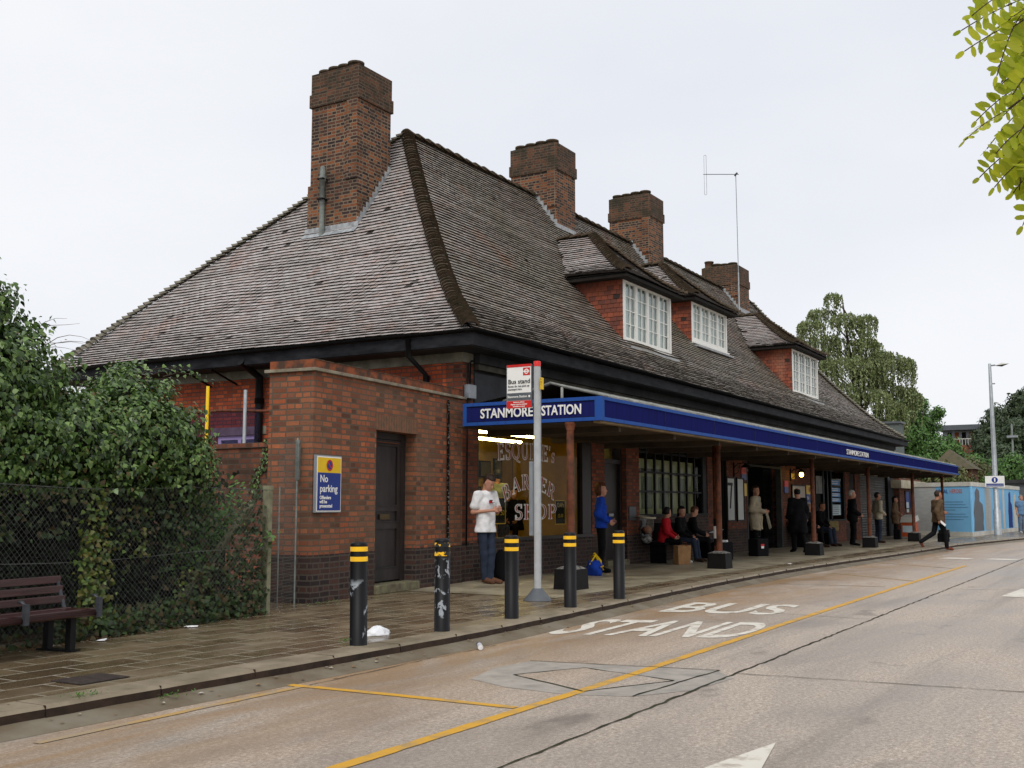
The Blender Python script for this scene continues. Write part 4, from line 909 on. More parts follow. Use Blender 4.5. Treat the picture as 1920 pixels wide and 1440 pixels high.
t = noticeboard('map_board', 34.3, 35.85, .95, 1.95, M['map'], 'pink street map in a black frame beside the walking man in the black coat', 'notice board')
def smallsign(name, x0, x1, z0, z1, bands, label, cat, y=WY):
    b_ = MB(); 
    for k, (za, zb, m) in enumerate(bands): b_.box(x0, x1, y-.03, y-.004, z0+(z1-z0)*za+.0005, z0+(z1-z0)*zb-.0005, M[m])
    return b_.build(name, M[bands[0][2]], None, label=label, cat=cat, loc=None)
smallsign('wall_sign', 29.55, 29.95, 2.0, 2.35, [(0, .45, 'signblue'), (.45, 1, 'red')], 'small red and blue sign on the pier left of the entrance', 'sign')
smallsign('wall_sign', 29.70, 29.96, 1.55, 1.9, [(0, 1, 'yellow')], 'yellow notice behind the man in the trench coat', 'sign')
smallsign('wall_sign', 33.55, 33.95, 1.68, 2.05, [(0, .5, 'signblue'), (.5, 1, 'red')], 'small red and blue sign on the pier right of the entrance', 'sign')
smallsign('wall_sign', 34.3, 34.65, 2.12, 2.3, [(0, 1, 'yellow')], 'small square yellow plate above the street map', 'sign')
t = smallsign('parking_notice', 35.95, 36.6, 1.05, 1.95, [(0, .68, 'signblue'), (.68, 1, 'yellow')], 'tall yellow and blue no parking notice right of the street map', 'sign')
text('No', .16, M['white'], t, (36.0, WY-.032, 1.48), (1, 0, 0), (0, 0, 1)); text('parking', .13, M['white'], t, (36.0, WY-.032, 1.33), (1, 0, 0), (0, 0, 1), sx=1.1)
MB().tube([(36.28, WY-.034, 1.81), (36.28, WY-.036, 1.81)], .09, 16, M['red']).build('symbol', M['red'], t)
smallsign('wall_sign', 36.65, 36.95, 1.0, 2.2, [(0, .6, 'pblue'), (.6, .8, 'white'), (.8, 1, 'signblue')], 'narrow blue and white sign behind the column by the dark shopfront', 'sign')
smallsign('black_notice', 22.05, 22.0+.4, .95, 1.25, [(0, 1, 'panelgrey')], 'small dark chalk notice on the pier between door and tall window', 'notice')
t = noticeboard('notice_board', 50.6, 51.7, 1.15, 1.95, M['signblue'], 'dark blue notice board on the brick wall at the end of the station', 'notice board', y=9.9); MB().box(50.8, 51.3, 9.86, 9.868, 1.0, 1.45).build('paper', M['paper'], t)
for o in [o for o in COL.objects if o.name.startswith('picture')]: tag(o, None, 'picture', 'framed pictures on the barber shop back wall')
pics = ['wide framed picture left on the barber shop back wall', 'square dark picture second in the upper row of the barber shop wall', 'tall framed print in the middle of the barber shop wall', 'low wide picture behind the barber', 'framed picture fourth in the upper row of the barber shop wall', 'tall print at the right end of the barber shop back wall', 'small low picture right on the barber shop wall', 'small low upright picture in the middle of the barber shop wall']
for o, l in zip([o for o in COL.objects if o.name.startswith('picture')], pics): o['label'] = l

# ================================================================== annexe with door, yard wall
AN = R(6.26)
A = thing('brick_annexe', 'weathered red brick annexe with black door and stone coping beside the station', 'annexe', (11.0, 9.6, 0), AN)
b_ = MB(); DP = .72
def ab(x0, x1, y0, y1, z0, z1, m): b_.box(x0, x1, y0, y1, z0, z1, M[m])
ab(0, 1.58, 0, DP, .62, 2.36, 'brick_annex'); ab(2.76, 4.32, 0, DP, .62, 2.36, 'brick_annex'); ab(0, 1.582, -.004, DP, 0, .619, 'brick_blue'); ab(2.758, 4.32, -.004, DP, 0, .619, 'brick_blue')
ab(0, 4.32, 0, DP, 2.361, 3.04, 'brick_annex'); ab(1.59, 2.75, .30, DP, 0, 2.36, 'wood_dark')
b_ = b_.build('wall', M['brick_annex'], A, local=True)
sl_ = MB()
for k in range(17): x = 1.56+k*.0735; sl_.box(x+.004, x+.0695, -.003-.001*(k % 2), .05, 2.365, 2.585)
sl_.build('brick_lintel', mat('worn_lintel_brick', (.22, .10, .055), .85, (.12, .085, .055), 12, bmp=.4), A, local=True)
MB().box(-.055, 4.36, -.055, DP+.055, 3.042, 3.085).build('stone_band', M['stone'], A, local=True, bevel=.006)
c_ = MB(); c_.box(0, 4.32, 0, .235, 3.086, 3.20); c_.box(0, .235, .2351, DP, 3.086, 3.20)
c_.build('parapet', mat('parapet_brick', (.26, .075, .03), .85, (.07, .04, .028), 5, bmp=.3, lo=.4, hi=.6), A, local=True)
c_ = MB()
for k in range(56):
    x = .01+k*.0768
    c_.box(x, x+.066, -.008, .243, 3.196, 3.206+rnd.uniform(0, .004))
c_.build('coping_bricks', M['brick_chim_top'], A, local=True)
MB().box(1.56, 2.80, -.06, .29, 0, .13).build('door_step', M['step'], A, local=True, bevel=.012)
d = MB(); y = .22
d.box(1.585, 1.66, y-.03, y+.07, .131, 2.355); d.box(2.62, 2.752, y-.03, y+.07, .131, 2.355); d.box(1.661, 2.619, y-.03, y+.07, 2.26, 2.355)
d.box(1.661, 2.619, y, y+.05, .15, 2.259); 
for q in ((1.66, 1.76, .16, 2.25), (2.52, 2.62, .16, 2.25), (1.761, 2.519, .16, .34), (1.761, 2.519, .92, 1.02), (1.761, 2.519, 1.18, 1.26), (1.761, 2.519, 2.16, 2.25)): d.box(q[0], q[1], y-.024, y-.001, q[2], q[3])
for q in ((1.76, 2.52, 1.262, 1.278), (1.76, 2.52, .342, .356), (1.76, 2.52, 1.022, 1.034)): d.box(q[0], q[1], y-.034, y-.0245, q[2], q[3])
d = d.build('door', M['wood_dark'], A, local=True); MB().box(2.02, 2.30, y-.03, y-.0245, 1.06, 1.14).build('letter_plate', mat('brass', (.10, .07, .03), .5, metal=.5), d, local=True)
MB().box(1.66, 2.5, y-.06, y-.031, 2.20, 2.215).build('door_bar', M['rust'], d, local=True)
p = MB(); p.tube([(3.75, -.035, 2.98), (3.75, -.035, .55)], .022, 8, mat('flaking_pipe', (.012, .012, .012), .4, (.35, .35, .34), 26, lo=.55, hi=.6)); p.build('pipe', M['black'], A, local=True)
# no-parking sign on the annexe
Sg = thing('no_parking_sign', 'yellow and blue no parking sign with red and blue symbol on the brick annexe', 'sign', (11.0+.33*math.cos(AN), 9.6+.33*math.sin(AN), 1.17), AN)
MB().box(-.315, .285, -.05, -.006, 0, .76).build('backing', M['steelgrey'], Sg, local=True, bevel=.006)
MB().box(-.30, .27, -.054, -.0505, .015, .745).build('border', M['white'], Sg, local=True)
MB().box(-.285, .255, -.058, -.0545, .53, .73).build('yellow_panel', M['yellow'], Sg, local=True)
MB().box(-.285, .255, -.058, -.0545, .03, .528).build('blue_panel', M['signblue'], Sg, local=True)
rg = MB(); n = 28; Tm = Matrix.Translation((-.015, 0, .63)); ro, ri = .075, .055
for k in range(n):
    a, c_ = 2*math.pi*k/n, 2*math.pi*(k+1)/n
    rg.quad((-.015+ro*math.cos(a), -.062, .63+ro*math.sin(a)), (-.015+ro*math.cos(c_), -.062, .63+ro*math.sin(c_)), (-.015+ri*math.cos(c_), -.062, .63+ri*math.sin(c_)), (-.015+ri*math.cos(a), -.062, .63+ri*math.sin(a)), M['red'])
rg.add([(-.015+ri*math.cos(2*math.pi*k/n), -.0615, .63+ri*math.sin(2*math.pi*k/n)) for k in range(n)], [tuple(range(n))], M['signblue'])
rg.quad((-.064, -.0625, .668), (-.053, -.0625, .679), (.034, -.0625, .592), (.023, -.0625, .581), M['red'])
rg.build('symbol', M['red'], Sg, local=True)
for s_, x, z, sz in (('No', -.235, .405, .135), ('parking', -.235, .275, .135), ('Offenders', -.235, .18, .062), ('will be', -.235, .125, .062), ('prosecuted', -.235, .07, .062)):
    text(s_, sz, M['white'], Sg, (x, -.0585, z), (1, 0, 0), (0, 0, 1), local=True, depth=.001, bold=.002, sx=1.04)
# yard wall behind the ivy
y_ = MB(); y_.box(11.55, 11.80, 10.36, 17, 0, 2.09, M['brick_yard']); y_.box(11.52, 11.83, 10.36, 17, 2.091, 2.16, M['brick_yard']); y_.box(11.3, 11.55, 10.36, 10.6, 0, 1.9, M['brick_yard'])
y_.build('yard_wall', M['brick_yard'], None, label='low dark red brick yard wall between the ivy and the annexe', cat='wall')
# ================================================================== aerial, scaffold, screen
ae = thing('radio_aerial', 'tall thin aerial mast with a folded dipole beside the farthest chimney', 'aerial', (41.2, 14.05, 9.0))
MB().tube([(0, 0, -.3), (0, 0, 1.5)], .028, 6).build('mast_sleeve', M['galv'], ae, local=True)
MB().tube([(0, 0, 1.4), (-.05, .0, 5.55)], .016, 6).build('mast', M['steelgrey'], ae, local=True)
av = -RT; a = Vector((-.05, 0, 5.5)); MB().tube([a-av*.12, a+av*1.30], .014, 6).tube([a-av*.06+Vector((0, 0, .06)), a+av*.04+Vector((0, 0, -.06))], .04, 6).build('boom', M['panelgrey'], ae, local=True)
q = MB(); e = a+av*1.22; lp = []
for k in range(12): t = math.pi*k/11; lp.append(e+av*.045*math.cos(t)+Vector((0, 0, .75+.045*math.sin(t))))
for k in range(12): t = math.pi+math.pi*k/11; lp.append(e+av*.045*math.cos(t)+Vector((0, 0, -.80+.045*math.sin(t))))
lp.append(lp[0]); q.tube(lp, .009, 5); q.build('dipole', M['galv'], ae, local=True)
sc = thing('scaffold_frame', 'yellow and grey upright poles with a cross tube behind the yard wall', 'scaffolding', (13.3, 13.4, 0))
for (yy, m, top) in ((13.98, 'yellow', 3.3), (13.10, 'whitepaint', 3.19)): 
    MB().tube([(13.3, yy, 0), (13.3, yy, top)], .028, 8, M[m] if m != 'whitepaint' else M['galv']).build('pole', M['galv'], sc)
MB().tube([(13.34, 14.6, 2.86), (13.34, 13.7, 2.87), (13.34, 12.3, 2.80)], .024, 8).build('cross_tube', M['rust'], sc)
M['screen_v'] = glass('violet_screen', (.62, .55, .78), .4, 1.3)
MB().box(14.3, 14.31, 13.75, 15.6, .6, 3.0).build('plastic_screen', M['screen_v'], None, label='translucent violet plastic screen in front of the end wall window', cat='screen')

# ================================================================== bollards
def bollard(x, y, lean, label, wear, gap=False):
    t = thing('bollard', label, 'bollard', (x, y, 0), group='black bollards with yellow bands along the kerb')
    t.rotation_euler = (lean[0], lean[1], rnd.uniform(0, 6))
    m = wear
    MB().lathe([(.079, -.1), (.079, .90), (.076, .915), (.062, .928), (0.001, .93)], 24).build('post', m, t, local=True)
    for z in (.755, .845):
        MB().lathe([(.0805, z), (.0805, z+.042)], 24).build('reflective_band', M['yband_worn'] if gap else M['yband'], t, local=True)
    return t
M['yband'] = mat('yellow_band', (.80, .45, .01), .35, (.68, .36, .01), 9)
M['yband_worn'] = mat('torn_yellow_band', (.78, .42, .01), .4, (.012, .012, .012), 7, lo=.5, hi=.53, detail=3)
def worn(name, lo, seed, zlo, zhi):
    m, nt, b = _base(name); v = coords(nt, 'Object', (1, 1, .8)); n = noise(nt, v, 5+seed, 6, .62, .5)
    sep = N('ShaderNodeSeparateXYZ', nt); t = N('ShaderNodeTexCoord', nt); nt.links.new(t.outputs['Object'], sep.inputs[0])
    zr = ramp(nt, sep.outputs[2], [(zlo, 0), (zlo+.05, 1), (zhi-.05, 1), (zhi, 0)])
    mm = N('ShaderNodeMath', nt, operation='MULTIPLY'); nt.links.new(ramp(nt, n, [(lo, 0), (lo+.03, 1)]), mm.inputs[0]); nt.links.new(zr, mm.inputs[1])
    nt.links.new(mixc(nt, mm.outputs[0], (.006, .006, .007), (.26, .28, .30)), b.inputs['Base Color']); b.inputs['Roughness'].default_value = .45; b.inputs['Specular IOR Level'].default_value = .18
    bump(nt, b, mm.outputs[0], .2, .003); return m
W1 = worn('worn_black_paint_a', .55, 0, .05, .60); W2 = worn('worn_black_paint_b', .56, 5, .12, .74); W3 = worn('worn_black_paint_c', .64, 3, .3, .7)
bollard(7.96, 6.36, (.0, -.008), 'nearest bollard with large bare metal scrapes on its lower half', W1)
bollard(9.27, 6.34, (0, 0), 'second nearest bollard, with torn yellow bands and flaked paint', W2, True)
bollard(10.71, 6.38, (.005, 0), 'clean black bollard directly left of the bus stand post', W3)
bollard(12.26, 6.45, (0, .004), 'bollard hiding the first canopy column, right of the bus stand post', W3)
bollard(13.73, 6.47, (0, 0), 'farthest bollard, standing in front of the woman in the blue jacket', W3)

# ================================================================== bus stand post
px, py = 12.92, 7.29
P_ = thing('bus_stand_post', 'tall grey bus stand post with a white and red flag sign', 'bus stop', (px, py, 0), 0)
cyl = MB(); cyl.lathe([(.048, .1), (.048, 3.16)], 18); cyl.build('pole', mat('grey_pole', (.34, .345, .34), .4, (.28, .285, .28), 9, spec=.4), P_, local=True)
MB().lathe([(.050, 3.16), (.050, 3.225), (.042, 3.232), (.001, 3.233)], 18).build('red_cap', M['red'], P_, local=True)
MB().lathe([(.19, 0), (.185, .02), (.14, .07), (.09, .13), (.07, .16), (.06, .165)], 20).build('base', M['panelgrey'], P_, local=True)
MB().lathe([(.20, 0.001), (.20, .006)], 20).build('base_skirt', M['iron'], P_, local=True)
MB().tube([(-.0, -.062, .3), (-.0, -.062, 3.1)], .004, 4).build('cable_track', M['panelgrey'], P_, local=True)
# flag: plane faces -X; spans local +Y
fl = MB(); fl.box(-.012, .012, .085, .475, 2.60, 3.20); fl = fl.build('flag', M['white'], P_, local=True)
xx = -.0125
def fq(y0, y1, z0, z1, m, o=0): MB().box(xx-.003-o, xx-.0005-o, y0, y1, z0, z1).build('panel', M[m], fl, local=True)
fq(.085, .475, 3.17, 3.205, 'red'); fq(.09, .47, 2.705, 2.81, 'panelgrey'); fq(.085, .475, 2.60, 2.70, 'red', .002); fq(.105, .215, 3.05, 3.155, 'red')
for y0 in (.081, .475): MB().box(-.016, .016, y0, y0+.006, 2.60, 3.20).build('flag_edge', M['panelgrey'], fl, local=True)
rb = MB(); cy_, cz = .16, 3.1025
for k in range(20):
    a, c_ = 2*math.pi*k/20, 2*math.pi*(k+1)/20
    rb.quad(*[(xx-.0055, cy_+r*math.cos(t), cz+r*math.sin(t)) for r, t in ((.036, a), (.036, c_), (.022, c_), (.022, a))])
rb.box(xx-.0075, xx-.006, cy_-.047, cy_+.047, cz-.0085, cz+.0085); rb.build('roundel', M['white'], fl, local=True)
ft = lambda s_, y, z, sz, m, al='LEFT', sx=1, fit=None: text(s_, sz, M[m], fl, (xx-.0065, y, z), (0, -1, 0), (0, 0, 1), local=True, depth=.0008, align=al, sx=sx, bold=.0008, fit=fit)
ft('Bus stand', .455, 2.94, .088, 'black', fit=.345); ft('Buses do not pick up', .455, 2.893, .036, 'panelgrey', fit=.34); ft('passengers here', .455, 2.852, .034, 'panelgrey')
ft('Stanmore Station', .462, 2.745, .044, 'white', fit=.31); MB().tube([(xx-.004, .115, 2.757), (xx-.0055, .115, 2.757)], .016, 12).build('symbol', M['white'], fl, local=True)
for k, s_ in enumerate(('Notice to drivers', 'Engines must be switched', 'off whilst on stand')): ft(s_, .28, 2.673-.029*k, .025, 'white', 'CENTER')
yt = MB(); yt.box(-.03, .03, -.085, -.061, 2.84, 3.0); yt = yt.build('number_tag', M['yellow'], P_, local=True)
for k, s_ in enumerate('9HT1'): text(s_, .038, M['black'], yt, (-.031, -.066, 2.962-.037*k), (0, -1, 0), (0, 0, 1), local=True, depth=.0005)
MB().box(-.03, .03, .06, .115, .86, 1.86).build('timetable_case', M['steelgrey'], P_, local=True, bevel=.006)

# ================================================================== chain-link fence
FA = Vector((9.75, 9.19, 0)); FB = Vector((3.6, 8.36, 0)); fd = (FB-FA).normalized(); FL = (FB-FA).length; fnrm = Vector((fd.y, -fd.x, 0)); fang = math.atan2(fd.y, fd.x)
FE = thing('chain_link_fence', 'sagging chain link fence in front of the ivy with a leaning concrete post', 'fence', (FA.x, FA.y, 0), fang)
M['wire'] = mat('dull_wire', (.13, .135, .125), .6, (.07, .07, .065), 30)
V, F = [], []; h = 1.42; pitch = .058; nlev = int(h/(pitch/2))
def wire(a, b_, r=.0017):
    k = len(V); a = Vector(a); b_ = Vector(b_)
    for p in (a, b_):
        V.extend([(p.x, p.y-r, p.z-r*.6), (p.x+r, p.y+r, p.z-r*.6), (p.x, p.y, p.z+r)])
    F.extend([(k, k+1, k+4, k+3), (k+1, k+2, k+5, k+4), (k+2, k, k+3, k+5)])
def fz(x, z): return (x, .03*math.sin(x*1.3+z*2)+.02*math.sin(x*4), z+.02*math.sin(x*1.7))
for s_ in (1, -1):
    x = -h
    while x < FL+h:
        n = 6; pts = [(x+s_*t*h if s_ > 0 else x+h-t*h, .03+t*h) for t in np.linspace(0, 1, n)]
        for (xa, za), (xb, zb) in zip(pts[:-1], pts[1:]):
            if 0 <= min(xa, xb) and max(xa, xb) <= FL: wire(fz(xa, za), fz(xb, zb))
        x += pitch
for z in (.06, .75, 1.44):
    xs2 = np.linspace(0, FL, 30)
    for a, b_ in zip(xs2[:-1], xs2[1:]): wire(fz(a, z), fz(b_, z), .0025)
npmesh('mesh', np.array(V), np.array(F), M['wire'], FE)
M['concpost'] = mat('mossy_concrete_post', (.27, .26, .17), .85, (.12, .12, .07), 5, bmp=.5, detail=8)
pm = MB(); pm.box(-.035, .035, -.05, .04, -.05, 1.45).box(-.045, .04, -.055, .045, 1.451, 1.50); pm.build('post', M['concpost'], FE, local=True)
# strut leaning behind the post
MB().tube([(.15, -.10, 1.3), (1.0, -.5, .1)], .05, 4, smooth=False).build('brace', M['concpost'], FE, local=True)
# tall wire panel between post and annexe
W_ = thing('wire_panel', 'tall weld mesh panel fixed between the concrete post and the annexe corner', 'fence', (10.02, 9.38, 0), math.atan2(.42, .95))
V, F = [], []
for z in np.arange(.05, 2.1, .04): wire((0 if z < 1.4 else .25, 0, z), (.92, 0, z), .0014)
for x in np.arange(0, .93, .028): wire((x, 0, .05), (x, 0, 1.4 if x < .25 else 2.1), .0014)
npmesh('mesh', np.array(V), np.array(F), M['wire'], W_)
MB().tube([(.34, .02, 0), (.34, .02, 1.5)], .008, 6).tube([(.95, .0, 0), (.95, 0, 2.15)], .012, 6).build('rail', M['pipe_grey'], W_, local=True)
MB().box(.93, .99, -.03, .02, 1.6, 2.12).build('clamp_plate', M['pipe_grey'], W_, local=True)

# ================================================================== bench
BN = thing('slatted_bench', 'dark red slatted bench with steel armrests under the ivy', 'bench', (6.6, 8.25, 0), math.atan2(-.12, -1.0)+math.pi)
M['slat'] = mat('wet_maroon_slat', (.055, .018, .018), .25, (.032, .012, .012), 7, stretch=(.3, 3, 3), bmp=.2, spec=.6)
M['slat_steel'] = mat('dark_steel', (.07, .075, .085), .4, (.05, .053, .06), 8, metal=.3)
Lb = 2.4; BN.scale = (1, 1, .78)
for k, (y, z) in enumerate(((.0, .42), (.095, .415), (.19, .41), (.285, .415))):
    MB().box(-Lb, 0, y, y+.07, z, z+.035).build('seat_slat', M['slat'], BN, local=True, bevel=.008)
MB().tube([(-Lb, -.03, .405), (0, -.03, .405)], .035, 12).build('seat_slat', M['slat'], BN, local=True)
for k, (y, z) in enumerate(((.36, .50), (.395, .61), (.425, .72))):
    MB().box(-Lb, 0, y, y+.03, z, z+.085).build('back_slat', M['slat'], BN, local=True, bevel=.006)
for x in (-.03, -.83, -1.63, -2.37):
    f = MB(); f.tube([(x, -.06, .40), (x, -.06, .55), (x, -.02, .60), (x, .02, .60)], .016, 8); f.box(x-.022, x+.022, -.085, -.045, .36, .58); f.tube([(x, .33, .40), (x, .46, .80)], .018, 8)
    f.box(x-.02, x+.02, -.05, .34, .385, .405); f.build('armrest', M['slat_steel'], BN, local=True)
for x in (-.25, -2.1):
    f = MB(); f.box(x-.03, x+.03, -.0, .06, 0, .385); f.box(x-.03, x+.03, .26, .32, 0, .385); f.box(x-.05, x+.05, -.04, .38, .001, .02); f.build('leg', M['black'], BN, local=True)

# ================================================================== waiting benches by the station wall
def wbench(x0, x1, y, label):
    t = thing('station_bench', label, 'bench', ((x0+x1)/2, y, 0))
    MB().box(x0, x1, y-.45, y, .40, .46).build('seat', M['black_matt'], t, bevel=.01); MB().box(x0, x1, y-.04, y, .5, .88).build('backrest', M['black_matt'], t, bevel=.01)
    for x in (x0+.1, x1-.16): MB().box(x, x+.06, y-.42, y-.05, .0, .399).build('leg', M['black_matt'], t)
wbench(22.6, 25.6, 9.98, 'black bench with three seated people under the tall window'); wbench(33.6, 36.6, 9.98, 'black bench with two seated men below the street map')

# ================================================================== bin bag on a ring
b_ = thing('litter_bin', 'clear plastic rubbish bag hanging from a ring on the pier', 'litter bin', (22.35, 9.85, .62))
rg = MB(); pts = [(.24*math.cos(t), .18*math.sin(t), .40+.02*math.sin(t)) for t in np.linspace(0, 2*math.pi, 21)]; rg.tube(pts, .022, 6); rg.tube([(0, .18, .40), (0, .30, .40)], .015, 6); rg.build('ring', M['cream'], b_, local=True)
def crumple(rx, ry, h, m, name, parent, seed, n=18, k=10, prof=None, loc=None, **kw):
    r = random.Random(seed); mb = MB(); ph = [r.uniform(0, 6) for _ in range(6)]
    for j in range(k+1):
        t = j/k; pr_ = prof(t) if prof else (math.sin(math.pi*min(.98, max(.02, t)))**.4)
        for i in range(n):
            a = 2*math.pi*i/n; q = 1+.08*math.sin(3*a+ph[0]+5*t)+.06*math.sin(7*a+ph[1]-9*t)+r.uniform(-.04, .04)
            mb.v.append((rx*pr_*q*math.cos(a), ry*pr_*q*math.sin(a), h*t+.02*h*math.sin(4*a+ph[2])))
    for j in range(k):
        for i in range(n): mb.f.append((j*n+i, j*n+(i+1) % n, (j+1)*n+(i+1) % n, (j+1)*n+i)); mb.m.append(0); mb.sm.append(True)
    mb.f.append(tuple(range(n))[::-1]); mb.m.append(0); mb.sm.append(True); mb.f.append(tuple(k*n+i for i in range(n))); mb.m.append(0); mb.sm.append(True)
    if loc is not None and parent is None: return mb.build(name, m, None, loc=loc, **kw)
    if loc is not None: mb.v = [(x+loc[0], y+loc[1], z+loc[2]) for x, y, z in mb.v]
    return mb.build(name, m, parent, local=True, **kw)
M['plastic_w'] = mat('mixed_paper_rubbish', (.45, .44, .42), .7, (.10, .09, .08), 12, lo=.45, hi=.55)
M['clearbag'] = glass('clear_plastic', (.80, .82, .82), .9, 1.6)
crumple(.22, .17, .62, M['clearbag'], 'bag', b_, 3, prof=lambda t: .62+.38*t if t > .08 else .4, loc=(0, 0, -.2)); crumple(.13, .11, .16, M['plastic_w'], 'rubbish', b_, 5, loc=(0, 0, -.17)); crumple(.1, .1, .16, M['c_tan'], 'rubbish', b_, 6, loc=(.04, 0, .05))

# ================================================================== bags and luggage
crumple(.20, .13, .52, M['c_black'], 'rucksack', None, 8, prof=lambda t: [.9, 1, 1, .98, .95, .92, .86, .8, .7, .5, .2][int(t*10)], loc=(15.95, 9.72, 0), label='slumped black rucksack on the ground beside the man in the white shirt', cat='rucksack')
hb = thing('holdall', 'blue holdall with yellow straps at the foot of the first column', 'bag', (18.15, 9.05, 0), R(35))
m_ = crumple(.26, .15, .27, M['c_blue'], 'body', hb, 9, prof=lambda t: (1-.9*abs(t-.4)**2.2)); 
f = MB(); f.tube([(-.15, -.14, .1), (-.13, -.1, .27), (-.05, 0, .40), (.08, 0, .38), (.14, -.1, .25), (.15, -.15, .08)], .018, 6); f.tube([(-.15, .10, .2), (-.1, 0, .36), (.1, .05, .33)], .016, 6); f.tube([(-.27, -.09, .17), (0, -.165, .17), (.27, -.09, .17)], .014, 6); f.build('strap', M['yellow'], hb, local=True)
pb = MB(); pb.add([(-.17, -.09, 0), (.17, -.09, 0), (.17, .09, 0), (-.17, .09, 0), (-.18, -.08, .40), (.19, -.1, .41), (.18, .08, .42), (-.17, .07, .40), (-.16, -.06, .402), (.17, -.08, .412)], [(0, 1, 5, 4), (1, 2, 6, 5), (2, 3, 7, 6), (3, 0, 4, 7), (0, 3, 2, 1)])
po = pb.build('paper_bag', mat('brown_paper', (.36, .20, .085), .8, (.27, .14, .06), 7, bmp=.5), None, loc=(22.55, 9.12, .002), rotz=R(-25), label='brown paper carrier bag standing at the feet of the woman in red', cat='bag')
f = MB(); f.tube([(-.06, -.09, .39), (-.05, -.09, .47), (.05, -.095, .47), (.06, -.095, .39)], .005, 5); f.build('handle', M['c_tan'], po, local=True)
def case(name, x, y, w_, d, h, label, rz=0, z=0, m='c_black', hand=True):
    t = thing(name, label, 'bag', (x, y, z), rz); MB().box(-w_/2, w_/2, -d/2, d/2, .0, h).build('body', M[m], t, local=True, bevel=.03)
    if hand: MB().tube([(-.09, 0, h-.01), (-.08, 0, h+.05), (.08, 0, h+.05), (.09, 0, h-.01)], .011, 6).build('handle', M['black'], t, local=True)
    return t
case('black_bag', 24.9, 9.05, .55, .3, .42, 'black bag with a folded newspaper on top in front of the seated people', R(-10), hand=False)
nw = MB(); nw.box(-.2, .2, -.13, .13, 0, .02); nw.box(-.19, .2, -.12, .12, .021, .04); nw.build('newspaper', M['c_white'], None, loc=(24.9, 9.05, .425), rotz=R(15), label='folded white newspaper lying on the black bag', cat='newspaper')
sc_ = case('suitcase', 27.3, 8.95, .62, .28, .44, 'black travel bag with a red and white label beside the man in the trench coat', R(-8))
MB().box(-.16, .02, -.150, -.142, .26, .31, M['red']).box(-.14, 0, -.150, -.142, .20, .259, M['white']).build('label_tag', M['red'], sc_, local=True)
case('handbag', 43.9, 8.9, .45, .25, .38, 'black bag on the ground by the seated woman in the brown coat', R(5))
hm = crumple(.16, .13, .28, M['c_black'], 'round_bag', None, 12, loc=(37.1, 8.35, 0), label='small round black and white bag behind the third column block', cat='bag')
MB().lathe([(.10, .14), (.125, .19), (.09, .26), (.01, .285)], 10).build('white_top', M['c_white'], hm, local=True)

# ================================================================== litter
crumple(.17, .11, .085, M['c_white'], 'plastic_bag', None, 21, loc=(8.7, 6.72, .002), n=26, label='crumpled white plastic bag on the paving behind the nearest bollard', cat='litter', prof=lambda t: 1-.8*t**1.5)
lp_ = MB(); lp_.tube([(0, 0, 0), (.10, .02, .01)], [.026, .026], 10, M['c_white']); lp_.tube([(.101, .02, .01), (.13, .027, .012)], [.0265, .0265], 10, M['signblue']); lp_.build('drinks_can', M['c_white'], None, loc=(9.02, 5.72, -.092), rotz=.5, label='small crushed white and blue can in the gutter', cat='litter')
def scrap(x, y, z, s_, label, m='c_white'):
    r = random.Random(int(x*100)); n = 7
    v = [(s_*math.cos(6.28*k/n)*r.uniform(.6, 1), s_*.5*math.sin(6.28*k/n)*r.uniform(.6, 1), .004+r.uniform(0, .012)) for k in range(n)]+[(0, 0, .018)]
    MB().add(v, [(k, (k+1) % n, n) for k in range(n)]).build('paper_scrap', M[m], None, loc=(x, y, z), rotz=r.uniform(0, 3), label=label, cat='litter')
scrap(8.24, 8.80, .002, .09, 'flat white paper scrap at the foot of the fence'); scrap(6.98, 8.62, .002, .09, 'crumpled pale wrapper beside the bench leg'); scrap(23.8, 7.1, .005, .10, 'white and blue wrapper on the pavement left of the second column block')
# fallen leaves, small stones: uncountable
V, F, TV = [], [], []; r = random.Random(11)
for k in range(900):
    q = r.random()
    if q < .45: x = r.uniform(4, 10); y = 8.36+(x-3.6)*.135-abs(r.gauss(0, .12)); z = .006
    elif q < .62: x = r.uniform(4, 34); y = kY(x)-abs(r.gauss(.05, .12)); z = max(-.112, -.058-.235*(kY(x)-y))
    elif q < .86: x = r.uniform(4, 24); y = r.uniform(kY(x)+.05, 9.0); z = .006
    else: x = r.uniform(4, 16); y = r.uniform(1, 6); z = -.11
    s_ = r.uniform(.006, .028) if q < .62 else r.uniform(.004, .012); a = r.uniform(0, 6.28); b_ = len(V); dz = r.uniform(0, .012)*s_*30
    for i in range(4): t = a+i*math.pi/2; V.append((x+s_*math.cos(t), y+s_*.7*math.sin(t), z+(dz if i % 2 else 0)))
    F.append((b_, b_+1, b_+2, b_+3)); TV.append(r.random())
M['litterleaf'] = leafmat('fallen_leaf', [(.22, .10, .03), (.30, .16, .05), (.5, .46, .38), (.12, .06, .025)], 0)
npmesh('fallen_leaves', np.array(V), np.array(F), M['litterleaf'], tv=TV, kind='stuff')

